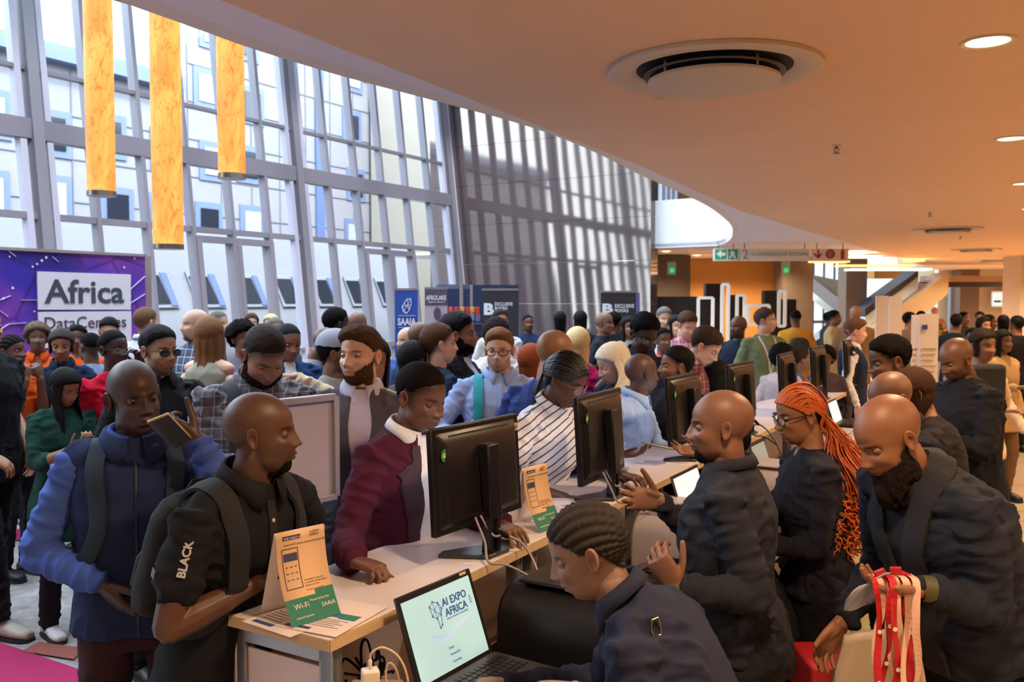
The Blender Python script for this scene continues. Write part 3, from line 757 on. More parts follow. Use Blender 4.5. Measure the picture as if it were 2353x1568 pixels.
# =================================================================== STANDS BY THE GLASS FRONT
m_purple = mat('purple_print', '#4a2a98', .55)
def purple():
    nt = m_purple.node_tree; N, L = nt.nodes, nt.links; p = N['Principled BSDF']
    tc = N.new('ShaderNodeTexCoord'); mp = N.new('ShaderNodeMapping'); mp.inputs['Rotation'].default_value = (0, R(35), R(20)); L.new(tc.outputs['Object'], mp.inputs[0])
    n = N.new('ShaderNodeTexNoise'); n.inputs['Scale'].default_value = 1.1; n.inputs['Detail'].default_value = 3
    L.new(mp.outputs[0], n.inputs['Vector'])
    r = N.new('ShaderNodeValToRGB'); r.color_ramp.elements[0].color = lin('#2f1f9e'); r.color_ramp.elements[1].color = lin('#8a3fa8')
    r.color_ramp.elements[0].position = .35; r.color_ramp.elements[1].position = .65
    L.new(n.outputs['Fac'], r.inputs[0])
    v = N.new('ShaderNodeTexVoronoi'); v.feature = 'DISTANCE_TO_EDGE'; v.inputs['Scale'].default_value = 1.6; L.new(mp.outputs[0], v.inputs['Vector'])
    r2 = N.new('ShaderNodeValToRGB'); r2.color_ramp.elements[0].color = (.35, .35, .45, 1); r2.color_ramp.elements[1].color = (1, 1, 1, 1); r2.color_ramp.elements[0].position = .015; r2.color_ramp.elements[1].position = .04
    L.new(v.outputs['Distance'], r2.inputs[0])
    mx = N.new('ShaderNodeMix'); mx.data_type = 'RGBA'; mx.blend_type = 'MULTIPLY'; mx.inputs[0].default_value = .7
    L.new(r.outputs[0], mx.inputs[6]); L.new(r2.outputs[0], mx.inputs[7]); L.new(mx.outputs[2], p.inputs['Base Color'])
purple()
NB = -8.77  # backdrop plane
a = on_plane_n(333, 590, NB); s1, _ = to_hall(a); zt = a.z
t = thing('exhibition_backdrop', hall(s1 - 2.4, NB), 'tall purple exhibition backdrop with white lettered boards at the left edge', 'backdrop')
mb = MB(); lo = [hall(s1 - 4.6, NB, 0), hall(s1, NB, 0), hall(s1, NB - .3, 0), hall(s1 - 4.6, NB - .3, 0)]; mb.prism(lo, (0, 0, zt)); mb.build('printed_panel', m_purple, t)
mb = MB(); mb.bar(hall(s1 - 4.6, NB - .15, zt + .012), hall(s1 + .01, NB - .15, zt + .012), .34, .03); mb.bar(hall(s1 + .015, NB - .15, 0), hall(s1 + .015, NB - .15, zt + .02), .34, .03, up=VV); mb.build('frame', m_alu, t)
m_board = mat('board_white', '#dcd8e4', .6); m_slate = mat('slate_lettering', '#3c4450', .6)
def pn(px, py, off=.0): return on_plane_n(px, py, NB + off)
for q, nm in (([(84, 624), (298, 631), (298, 712), (86, 712)], 'board'), ([(86, 717), (299, 715), (300, 800), (88, 800)], 'board')):
    mb = MB(); mb.prism([pn(x, y, .004) for x, y in q], VV * .02); mb.build(nm, m_board, t)
HR = M((U, -VV, V((0, 0, 1)))).transposed()
def text_fit(body, mt, pa, pb, py0, py1, n, parent, bold=0, name='lettering'):
    """writing between two pixel columns on the plane at n"""
    a = on_plane_n(pa, py1, n); b = on_plane_n(pb, py1, n); h = on_plane_n(pa, py0, n).z - a.z
    o = text_mesh(body, 1, mt, (0, 0, 0), M.Identity(3), name, None, extrude=.002, bold=bold)
    me = o.data; co = [v.co.copy() for v in me.vertices]; x0 = min(c.x for c in co); x1 = max(c.x for c in co); z0 = 0 if any(ch in body for ch in 'gpqy') else min(c.z for c in co); z1 = max(c.z for c in co)
    L_ = (b - a).length; org = o.location.copy()
    # rebuild in world space
    xs0 = min((c + org).x for c in co); xs1 = max((c + org).x for c in co); zs1 = max((c + org).z for c in co)
    d = (b - a).normalized(); nr = VV if abs(d.dot(U)) > .9 else V((0, -1, 0))
    zb = 0.0
    for v in me.vertices:
        c = v.co + org; v.co = V((a.x, a.y, a.z)) + V((d.x, d.y, 0)).normalized() * ((c.x - xs0) / (xs1 - xs0) * L_) + V((0, 0, 1)) * ((c.z - zb) / (zs1 - zb) * h) + nr * (-c.y + .003)
    o.location = (0, 0, 0); me.transform(parent_world(parent).inverted()); o.parent = parent; return o
text_fit('Africa', m_slate, 102, 285, 641, 696, NB + .025, t, bold=.018)
text_fit('DataCentres', m_slate, 103, 290, 729, 757, NB + .025, t)
m_dot = mat('white_print_dots', '#e4dcf4', .6)
mb = MB()
for x, y, r_ in ((75, 613, 5), (85, 607, 5), (96, 599, 6), (106, 592, 6), (285, 615, 5), (309, 594, 5), (29, 662, 6), (8, 686, 5), (79, 716, 4), (300, 681, 4), (250, 719, 4), (22, 590, 4)):
    c = pn(x, y, .004); rr = r_ * .0042 * .55
    mb.prism([c + U * (rr * math.cos(k * PI / 5)) + V((0, 0, rr * math.sin(k * PI / 5))) for k in range(10)], VV * .003)
for x0, y0, x1, y1 in ((300, 665, 333, 635), (0, 690, 24, 680), (48, 690, 84, 690), (300, 697, 333, 676), (0, 715, 18, 728), (0, 758, 20, 745), (120, 590, 134, 602), (20, 577, 36, 590), (20, 745, 60, 742)):
    mb.bar(pn(x0, y0, .006), pn(x1, y1, .006), .004, .016, up=VV)
mb.build('printed_network', m_dot, t)

def rollup(x0, x1, y0, Y, mt, label, name='roll_up_banner'):
    c = atY((x0 + x1) / 2, 800, Y); c.z = 0; t = thing(name, c, label, 'banner')
    slab('banner', x0, x1, .08, zz_(y0, Y), Y, mt, .012, t); slab('base', x0, x1, 0, .08, Y - .1, m_alu, .2, t)
    slab('top_rail', x0 - 1, x1 + 1, zz_(y0, Y), zz_(y0, Y) + .025, Y - .005, m_alu, .025, t); return t
def word(t, s, x0, x1, y0, y1, Y, mt, bold=0):
    a = atY(x0, y1, Y); b = atY(x1, y0, Y)
    o = text_mesh(s, 1, mt, (0, 0, 0), M.Identity(3), 'lettering', None, bold=bold); org = o.location.copy(); me = o.data
    co = [v.co + org for v in me.vertices]; xa = min(c.x for c in co); xb = max(c.x for c in co); za = min(c.z for c in co); zb = max(c.z for c in co)
    for v in me.vertices:
        c = v.co + org; v.co = V((a.x + (c.x - xa) / (xb - xa) * (b.x - a.x), Y - .004 + c.y, a.z + (c.z - za) / (zb - za) * (b.z - a.z)))
    o.location = (0, 0, 0); me.transform(parent_world(t).inverted()); o.parent = t; return o
m_ink = mat('white_ink', '#e8e8f0', .6)
t = rollup(907, 960, 668, 9.6, mat('banner_blue', '#2450a8', .6), 'blue roll-up banner with white lettering below a line drawing')
word(t, 'SAAIA', 914, 956, 731, 748, 9.6, m_ink, .03); word(t, 'Powering', 919, 955, 774, 782, 9.6, m_ink); word(t, 'South African', 914, 955, 786, 792, 9.6, m_ink)
cc = [(935, 688), (944, 687), (945, 700), (941, 712), (934, 721), (927, 717), (924, 705), (929, 697)]
mb = MB(); pts = [atY(x, y, 9.59) for x, y in cc]
for i in range(len(pts)): mb.tube([pts[i], pts[(i + 1) % len(pts)]], .004, 5, cap=False)
for i, j in ((0, 3), (1, 5), (2, 6), (7, 3), (6, 4)): mb.tube([pts[i], pts[j]], .003, 5, cap=False)
mb.build('line_drawing', m_ink, t)
for y_ in (725, 752): slab('rule', 915, 954, zz_(y_ + 1, 9.59), zz_(y_, 9.59), 9.585, m_ink, .005, t)
t = rollup(976, 1028, 665, 10.4, mat('banner_mauve', '#b9a9b4', .6), 'mauve roll-up banner with a dark header and a dark oval')
slab('header', 976, 1028, zz_(701, 10.39), zz_(666, 10.39), 10.39, mat('banner_dark_mauve', '#5a4a58', .6), .008, t)
word(t, 'AFROLAKE', 979, 1025, 679, 690, 10.385, m_ink, .02); word(t, 'Digital alliance', 984, 1022, 692, 697, 10.385, m_ink)
c = atY(1005, 721, 10.38); mb = MB(); mb.prism([c + V((.042 * math.cos(a), 0, .075 * math.sin(a))) for a in np.linspace(0, 2 * PI, 17)[:-1]], (0, -.006, 0)); mb.build('oval_emblem', mat('banner_dark_mauve', '#5a4a58', .6), t)
m_bk = mat('banner_black', '#2b272b', .6)
t = rollup(1108, 1190, 668, 10.8, m_bk, 'black book shop banner, the one nearer to the glass front')
word(t, 'EXCLUSIVE', 1137, 1178, 695, 703, 10.8, m_ink, .02); word(t, 'BOOKS', 1137, 1166, 705, 712, 10.8, m_ink, .02); word(t, 'B', 1112, 1135, 697, 724, 10.8, m_ink, .05)
t = rollup(1381, 1462, 673, 11.5, m_bk, 'black book shop banner, right one near the stone wall end')
word(t, 'EXCLUSIVE', 1413, 1457, 699, 708, 11.5, m_ink, .02); word(t, 'BOOKS', 1413, 1444, 710, 718, 11.5, m_ink, .02); word(t, 'B', 1384, 1409, 698, 719, 11.5, m_ink, .05)
slab('side_panel', 1463, 1470, 0, zz_(673, 11.5), 11.52, mat('mauve_panel', '#6a6a9a', .6), .3, t)
# navy shell stand with merchandise
m_navy = mat('navy_panel', '#1c2848', .6)
t = thing('shell_stand', atY(1110, 800, 12.5), 'navy panelled exhibition stand behind the mauve banner', 'exhibition stand'); t.location.z = 0
slab('back_panel', 1005, 1192, 0, zz_(655, 12.8), 12.8, m_navy, .08, t); slab('fascia', 1003, 1085, zz_(664, 12.2), zz_(654, 12.2), 12.2, mat('stand_fascia', '#5a6680', .5), .08, t)
slab('post', 1056, 1064, 0, zz_(648, 12.2), 12.15, m_alu, .06, t); slab('post', 1080, 1086, 0, zz_(655, 12.2), 12.15, m_alu, .06, t)
random.seed(3)
for k in range(12):
    x = 1032 + (k % 6) * 12 + random.uniform(-2, 2); y = 706 + (k // 6) * 17; h = random.uniform(13, 20); Y = 11.7
    cc = random.choice(['#c8302c', '#e0a02a', '#d84a2a', '#8a90c0', '#c03838'])
    o = slab('gift_bag', x, x + 9, zz_(y + h, Y), zz_(y, Y), Y + random.uniform(0, .2), mat('bag_' + cc[1:], cc, .6), .06, bevel=.004)
    tag(o, 'small bright packet on the merchandise stand, %s row, position %s from its left' % (['upper', 'lower'][k // 6], ['first', 'second', 'third', 'fourth', 'fifth', 'last'][k % 6]), 'packet', 'packets on the merchandise stand')
tag(slab('display_rack', 1028, 1106, 0, zz_(745, 11.9), 11.9, m_navy, .4), 'dark rack under the red and yellow packets', 'rack')
t = thing('display_table', atY(1220, 820, 9.5), 'white display table with books by the stone wall', 'table'); t.location.z = 0
slab('tabletop', 1165, 1262, .98, 1.02, 9.2, m_white, .7, t, bevel=.01); slab('leg', 1170, 1174, 0, .98, 9.3, m_alu, .05, t); slab('leg', 1250, 1254, 0, .98, 9.3, m_alu, .05, t); slab('front_panel', 1180, 1246, .3, .98, 9.32, mat('teal_cloth', '#3a6f78', .7), .02, t)
for k in range(9):
    x = 1172 + k * 10; cc = ['#e8e4dc', '#d8482a', '#c9b9a0', '#8fa8c0', '#f0ece8', '#b03840', '#e8e0d0', '#5a7a8a', '#e05030'][k]
    o = slab('book', x, x + 7, 1.02, 1.02 + .1 + .05 * (k % 3), 9.35 + .05 * (k % 4), mat('book_' + cc[1:], cc, .6), .05)
    tag(o, '%s book standing on the white display table, %s from the left' % (['white', 'orange', 'sand', 'pale blue', 'white', 'crimson', 'cream', 'slate', 'bright orange'][k], ['first', 'second', 'third', 'fourth', 'fifth', 'sixth', 'seventh', 'eighth', 'ninth'][k]), 'book', 'books on the display table')

for px, Yq in ((1600, 22.3), (1690, 22.3), (1770, 22.3), (1530, 20.5), (2100, 24), (2250, 24), (2200, 29), (1900, 24)):
    c = atY(px, 690, Yq); downlight(V((c.x, c.y, ZC)), 'added downlight brightening the far concourse', power=WARM * 1.5)  # invented ceiling lamps, added so the ochre wall and far end get light
# =================================================================== PEOPLE
def rx(a): return M.Rotation(a, 3, 'X')
def ry(a): return M.Rotation(a, 3, 'Y')
def rz(a): return M.Rotation(a, 3, 'Z')

# ---------- head -------------------------------------------------
def ell_r(D, c, r):
    """distance from the origin along unit directions D to an ellipsoid"""
    c = np.array(c); r = np.array(r)
    a = ((D / r) ** 2).sum(1); b = -2 * ((D / r) * (c / r)).sum(1); cc = ((c / r) ** 2).sum() - 1
    disc = np.clip(b * b - 4 * a * cc, 0, None)
    t = (-b + np.sqrt(disc)) / (2 * a)
    return np.where((b * b - 4 * a * cc) > 0, t, 0)
def smax(a, b, k):
    h = np.clip(.5 + .5 * (a - b) / k, 0, 1); return b * (1 - h) + a * h + k * h * (1 - h)
def head_grid(nu, nv):
    """dense lat/long grid, finer towards the face"""
    u = np.linspace(0, 2 * PI, nu, endpoint=False)
    u = u - .38 * np.sin(u) * 1.0          # u = 0 is the nose direction: concentrate there
    v = np.linspace(.0, PI, nv + 1)[1:-1]
    uu, vv = np.meshgrid(u, v)
    D = np.stack([np.sin(uu) * np.sin(vv), -np.cos(uu) * np.sin(vv), np.cos(vv)], -1).reshape(-1, 3)
    D = np.vstack([D, [[0, 0, 1], [0, 0, -1]]])
    fs = []
    rows = nv - 1
    for i in range(rows - 1):
        for j in range(nu):
            a = i * nu + j; b = i * nu + (j + 1) % nu; fs.append((a, a + nu, b + nu, b))
    top = rows * nu; bot = top + 1
    for j in range(nu): fs.append((top, j, (j + 1) % nu)); fs.append((bot, (rows - 1) * nu + (j + 1) % nu, (rows - 1) * nu + j))
    return D, fs
def brush(P, c, r, d, mirror=True):
    c = np.array(c, float); r = np.array(r, float); d = np.array(d, float)
    P += np.exp(-(((P - c) / r) ** 2).sum(1))[:, None] * d
    if mirror and abs(c[0]) > 1e-6:
        c2 = c * [-1, 1, 1]; d2 = d * [-1, 1, 1]
        P += np.exp(-(((P - c2) / r) ** 2).sum(1))[:, None] * d2
def make_head(nu=110, nv=96, fem=False, afro=True, jaw=1.0, fat=0.0, nose=1.0, lips=None):
    D, fs = head_grid(nu, nv)
    wj = (.057 if fem else .061) * jaw + fat * .012
    r1 = ell_r(D, (0, .014, .030), (.0745, .097, .0875))
    r2 = ell_r(D, (0, -.026, -.036), (wj, .066, .082))
    nk = .046 if fem else .056 + fat * .01
    r3 = ell_r(D, (0, .020, -.10), (nk, .052, .152))
    r = smax(r1, r2, .014); r = smax(r, r3, .012)
    P = D * r[:, None]
    lp = lips if lips is not None else (1.35 if afro else .8)
    nw = 1.25 if afro else .9
    # forehead, temples, cheeks, jaw
    brush(P, (.068, -.045, .035), (.02, .03, .035), (-.004, .0, 0))
    brush(P, (0, -.085, .055), (.05, .03, .03), (0, -.004, 0))
    brush(P, (.030, -.088, .022), (.026, .03, .0085), (0, -.0055 if not fem else -.003, 0))
    brush(P, (.033, -.085, .002), (.019, .03, .0125), (0, .0125, 0))
    brush(P, (.044, -.072, -.022), (.018, .03, .018), (.003, -.0045, 0))
    brush(P, (.040, -.070, -.055), (.016, .03, .022), (-.003, .004, 0))
    if not fem: brush(P, (.056, -.005, -.075), (.02, .035, .022), (.006, 0, -.002))
    # nose
    brush(P, (0, -.092, .004), (.0085, .03, .018), (0, -.009 * nose, 0))
    brush(P, (0, -.097, -.014), (.0105, .03, .016), (0, -.012 * nose, 0))
    brush(P, (0, -.100, -.0285), (.0115 * nw, .03, .0095), (0, -.0165 * nose, -.001))
    brush(P, (.0125 * nw, -.095, -.033), (.0068, .025, .0070), (.001, -.0100 * nose, 0))
    # mouth
    brush(P, (0, -.095, -.062), (.030, .03, .020), (0, -.0045 * lp, 0))
    brush(P, (0, -.098, -.0555), (.021, .025, .0055), (0, -.0042 * lp, 0))
    brush(P, (0, -.098, -.0700), (.019, .025, .0060), (0, -.0048 * lp, 0))
    brush(P, (0, -.098, -.0628), (.023, .025, .0022), (0, .0046, 0))
    brush(P, (0, -.098, -.0430), (.005, .025, .008), (0, .0022, 0))
    brush(P, (0, -.094, -.0835), (.022, .03, .0065), (0, .0050, 0))
    brush(P, (0, -.088, -.1035), (.020, .03, .013), (0, -.0085, -.002))
    return D, P, fs
def hairline(P, recede=0.0, nape=-.075):
    """signed height above the hairline, metres"""
    y = P[:, 1]; z = P[:, 2]; ax = np.abs(P[:, 0])
    zl = np.where(y < -.02, .018 + (-.02 - y) * (.86), np.where(y > .02, .018 - (y - .02) * 2.0, .012))
    zl = np.maximum(zl, nape)
    zl = np.where((y < -.02), zl + recede * 1.0 + np.where(ax > .045, .006, 0), zl)
    return z - zl
def beard_mask(P, full=1.0):
    y = P[:, 1]; z = P[:, 2]; ax = np.abs(P[:, 0])
    top = np.where(y > -.055, -.026 + (y + .055) * .3, -.026 + (-.055 - y) * -1.0)
    top = np.maximum(top, -.050)
    m = sstep(top - z + .006 * pnoise(P * 70), -.004, .020)
    m *= sstep(-y, -.022, .0)
    m *= sstep(z, -.135, -.118)
    # moustache, keep lips free
    mo = sstep(-.0415 - z, 0, .004) * sstep(z, -.058, -.054) * sstep(-y, .080, .086) * sstep(.030 - ax, 0, .008) * (.35 + .3 * sstep(ax, .002, .012))
    lip = np.exp(-((ax / .023) ** 4) - (((z + .063) / .013) ** 4)) * (y < -.070)
    return np.clip(np.maximum(m, mo) * (1 - lip * 1.0), 0, 1)

def ear_geo(n=18, side=1):
    """ear as a dished shell: returns verts (N,3), faces in head space"""
    vs = []; fs = []
    rings = 7
    for i in range(rings + 1):
        rr = i / rings
        for j in range(n):
            a = 2 * PI * j / n
            ex = .0165 * math.cos(a) * (1 + .12 * math.sin(a)); ez = .0315 * math.sin(a)
            if ez < 0: ex *= (1 - .25 * abs(math.sin(a)))
            h = .0
            h += .0055 * math.exp(-((rr - .86) / .13) ** 2) * (1 if a < PI * 1.35 or a > PI * 1.9 else .5)
            h -= .006 * math.exp(-((rr - .0) / .45) ** 2)
            h += .0045 * math.exp(-((rr - .52) / .12) ** 2) * (1 if .1 * PI < a < 1.2 * PI else .25)
            vs.append((ex * rr, ez * rr, h + .006))
    for j in range(n):
        a = 2 * PI * j / n
        ex = .0150 * math.cos(a) * (1 + .12 * math.sin(a)); ez = .029 * math.sin(a)
        vs.append((ex, ez, -.003))
    for j in range(n):
        a = 2 * PI * j / n; vs.append((.008 * math.cos(a), .018 * math.sin(a), -.012))
    R_ = rings + 3
    for i in range(R_ - 1):
        for j in range(n):
            a = i * n + j; b = i * n + (j + 1) % n; fs.append((a, b, b + n, a + n))
    A = np.array(vs)
    # ear plane: local x -> head -y.. (front is -y), local y -> z, local height -> outward x
    out = np.stack([A[:, 2], A[:, 0], A[:, 1]], 1)
    t = R(22); c, s = math.cos(t), math.sin(t)      # back edge stands away from the head
    x = out[:, 0] * c + out[:, 1] * s; y = -out[:, 0] * s + out[:, 1] * c
    out = np.stack([x, y, out[:, 2]], 1)
    t = R(-10); c, s = math.cos(t), math.sin(t)
    y = out[:, 1] * c - out[:, 2] * s; z = out[:, 1] * s + out[:, 2] * c
    out = np.stack([out[:, 0] + .0735, y + .014, z - .006], 1)
    if side < 0: out[:, 0] *= -1; fs = [tuple(reversed(f)) for f in fs]
    return out, fs
def sph_part(c, r, z0, z1, n=16, m=7, front=True):
    """part of a sphere between two elevations (degrees), around the front (-y) direction"""
    vs = []; fs = []
    for i in range(m + 1):
        e = R(z0 + (z1 - z0) * i / m)
        for j in range(n + 1):
            a = R(-95 + 190 * j / n)
            vs.append((c[0] + r * math.sin(a) * math.cos(e), c[1] - r * math.cos(a) * math.cos(e), c[2] + r * math.sin(e)))
    for i in range(m):
        for j in range(n):
            a = i * (n + 1) + j; fs.append((a, a + 1, a + n + 2, a + n + 1))
    return vs, fs

# ---------- generic solid pieces -----------------------------------
def sect_loft(secs, n=28):
    """secs: list of (centre, xdir, ydir, rx, ryf, ryb, exponent); closed solid"""
    vs = []; fs = []
    full = []
    c, x, y, a, b, b2, e = secs[0]; full.append((c, x, y, a * .5, b * .5, b2 * .5, e)); full += secs
    c, x, y, a, b, b2, e = secs[-1]; full.append((c, x, y, a * .5, b * .5, b2 * .5, e))
    for c, x, y, rx_, rf, rb, e in full:
        for j in range(n):
            t = 2 * PI * j / n; ct, st = math.cos(t), math.sin(t)
            px = math.copysign(abs(ct) ** (2 / e), ct) * rx_; r_ = rb if st > 0 else rf; py = math.copysign(abs(st) ** (2 / e), st) * r_
            vs.append(V(c) + x * px + y * py)
    m = len(full)
    for i in range(m - 1):
        for j in range(n):
            a = i * n + j; b = i * n + (j + 1) % n; fs.append((a, b, b + n, a + n))
    fs.append(tuple(reversed(range(n)))); fs.append(tuple(range((m - 1) * n, m * n)))
    return vs, fs
def remesh(mb, voxel, smooth=6, fac=.6):
    me = bpy.data.meshes.new('tmp'); me.from_pydata(mb.v, [], mb.f); me.update()
    bm = bmesh.new(); bm.from_mesh(me); bmesh.ops.recalc_face_normals(bm, faces=bm.faces); bm.to_mesh(me); bm.free()
    o = bpy.data.objects.new('tmp', me); COL.objects.link(o)
    r = o.modifiers.new('r', 'REMESH'); r.mode = 'VOXEL'; r.voxel_size = voxel; r.adaptivity = 0
    if smooth:
        s = o.modifiers.new('s', 'SMOOTH'); s.factor = fac; s.iterations = smooth
    dg = bpy.context.evaluated_depsgraph_get(); out = bpy.data.meshes.new_from_object(o.evaluated_get(dg))
    bpy.data.objects.remove(o); bpy.data.meshes.remove(me)
    return out
def me_arrays(me):
    n = len(me.vertices); a = np.empty(n * 3); me.vertices.foreach_get('co', a)
    b = np.empty(n * 3); me.vertices.foreach_get('normal', b)
    return a.reshape(-1, 3), b.reshape(-1, 3)
def me_set(me, P): me.vertices.foreach_set('co', np.ascontiguousarray(P, dtype=float).ravel()); me.update()
def wrinkle(me, bones, amp, seed=0, scale=1.0):
    """folds that run across the limb: noise squeezed along the nearest bone"""
    P, Nn = me_arrays(me)
    if amp <= 0 or not len(P): return
    Wt = []; Ds = []
    for a, b, k, am in bones:
        a = np.array(a); b = np.array(b); d = b - a; Ln = np.linalg.norm(d) + 1e-9; ax = d / Ln
        t = np.clip(((P - a) @ ax), 0, Ln); q = a + t[:, None] * ax
        dist = np.linalg.norm(P - q, axis=1)
        Q = P + np.outer(P @ ax, ax) * (k - 1) + seed * 7.3
        n1 = pnoise(Q * 9 * scale + 3.1); n2 = pnoise(Q * 19 * scale)
        rid = (1 - np.power(np.abs(n1), .7) * 2.4) * .75 + n2 * .45 + pnoise(Q * 5 * scale + 9) * .6
        # stronger folds near the bone ends (joints)
        endw = .55 + .75 * np.exp(-(np.minimum(t, Ln - t) / .07) ** 2)
        Ds.append(rid * am * endw); Wt.append(np.exp(-(dist / .05) ** 2) + 1e-9)
    Wt = np.array(Wt); Ds = np.array(Ds); disp = (Wt * Ds).sum(0) / Wt.sum(0)
    me_set(me, P + Nn * (disp * amp)[:, None])

FINGER_LEN = (.072, .081, .075, .058)
def hand_parts(mb, wrist, X, Nn, side, s, curl=(.35, .45, .3), spread=.12, thumb=(.7, .35), point=False, vw=1.0, curls=None):
    """X: direction of the fingers; Nn: palm normal (the way the palm faces); side=+1 left hand"""
    X = V(X).normalized(); Z = -(V(Nn) - X * V(Nn).dot(X)).normalized(); Y = Z.cross(X) * 1.0
    # thumb side: for a left hand, palm down, fingers forward, the thumb is on the right
    Yt = X.cross(Z) if side > 0 else Z.cross(X)
    w0 = V(wrist)
    def L_(x, y, z): return w0 + (X * x + Yt * y + Z * z) * s
    secs = []
    for x, hw, th, zo in ((-.02, .024, .019, 0), (.0, .027, .018, 0), (.03, .036, .017, 0), (.06, .041, .016, 0), (.085, .041, .0135, 0), (.098, .038, .011, 0)):
        secs.append((L_(x, .002, zo), Yt, Z, hw * s, th * s, th * s, 2.6))
    mb.add(*sect_loft(secs, 16))
    mb.add(*tube_geo([L_(.02, .018, -.008), L_(.05, .026, -.010)], [.017 * s, .014 * s], 8))
    for k in range(4):
        y = (.030, .0105, -.0095, -.0285)[k]; ln = FINGER_LEN[k] * s
        base = L_((.090, .096, .092, .084)[k], y, .001)
        ang = (1.5 - k) * spread
        d = (X * math.cos(ang) + Yt * math.sin(ang)).normalized(); nz = Z
        c = curls[k] if curls else curl
        if point and k == 0: c = (.1, .1, .05)
        pts = [base - d * .018 * s]; rr = [(.0098, .0098, .0094, .0084)[k] * s * .98]; p = base; acc = 0
        rad = (.0098, .0098, .0094, .0084)[k] * s
        pts.append(p); rr.append(rad)
        for q, (fr, ca) in enumerate(zip((.44, .31, .25), c)):
            acc += ca; dd = (d * math.cos(acc) - nz * math.sin(acc)).normalized()
            pts.append(p + dd * ln * fr * .5); rr.append(rad * (.90, .84, .80)[q])
            p = p + dd * ln * fr; pts.append(p); rr.append(rad * (.97, .88, .70)[q])
        mb.add(*tube_geo(pts, rr, 8))
    base = L_(.022, .026, -.006); a0, a1 = thumb
    d = (X * math.cos(a0) + Yt * math.sin(a0) - Z * .35).normalized()
    p = base; pts = [p]; rr = [.0145 * s]
    inw = (X - Z * .25).normalized()
    for q, (ln, t) in enumerate(((.040, 0), (.034, a1), (.027, a1 * 1.3))):
        dd = (d * (1 - t * .5) + inw * t).normalized(); p = p + dd * ln * s; pts.append(p); rr.append((.0118, .0108, .0085)[q] * s)
    mb.add(*tube_geo(pts, rr, 8))

def ik(S_, T_, l1, l2, hint):
    d = T_ - S_; L_ = d.length; L_ = min(L_, (l1 + l2) * .995); L_ = max(L_, abs(l1 - l2) * 1.05)
    dn = d.normalized(); a = (l1 * l1 - l2 * l2 + L_ * L_) / (2 * L_); h = math.sqrt(max(0, l1 * l1 - a * a))
    hp = V(hint) - dn * V(hint).dot(dn); hp.normalize()
    return S_ + dn * a + hp * h, S_ + dn * L_

HCOL = {'black': '#14100f', 'dark': '#241a16', 'brown': '#4a3020', 'lightbrown': '#7a5636', 'grey': '#6c6660', 'blonde': '#d8bd8a', 'platinum': '#e6d9bd', 'red': '#8a3c1c', 'white': '#bdb8b2'}
SKIN = {'d1': '#47302a', 'd2': '#573a2e', 'd3': '#6a4736', 'd4': '#7d5642', 'm1': '#8f6247', 'm2': '#ad7c5c', 'l1': '#cf9f85', 'l2': '#dcb19b'}
def skin_mat(): return mat('skin_tone', '#804020', .44, vcol=True, spec=.42, bump=(420, .10, 3), sss=.0)
def hair_mat(key, col, kind):
    if kind == 'curl': return mat('hair_curly_' + key, col, .75, bump=(260, .5, 5), spec=.06)
    return mat('hair_' + key, col, .7, bump=(90, .3, 6), spec=.12)

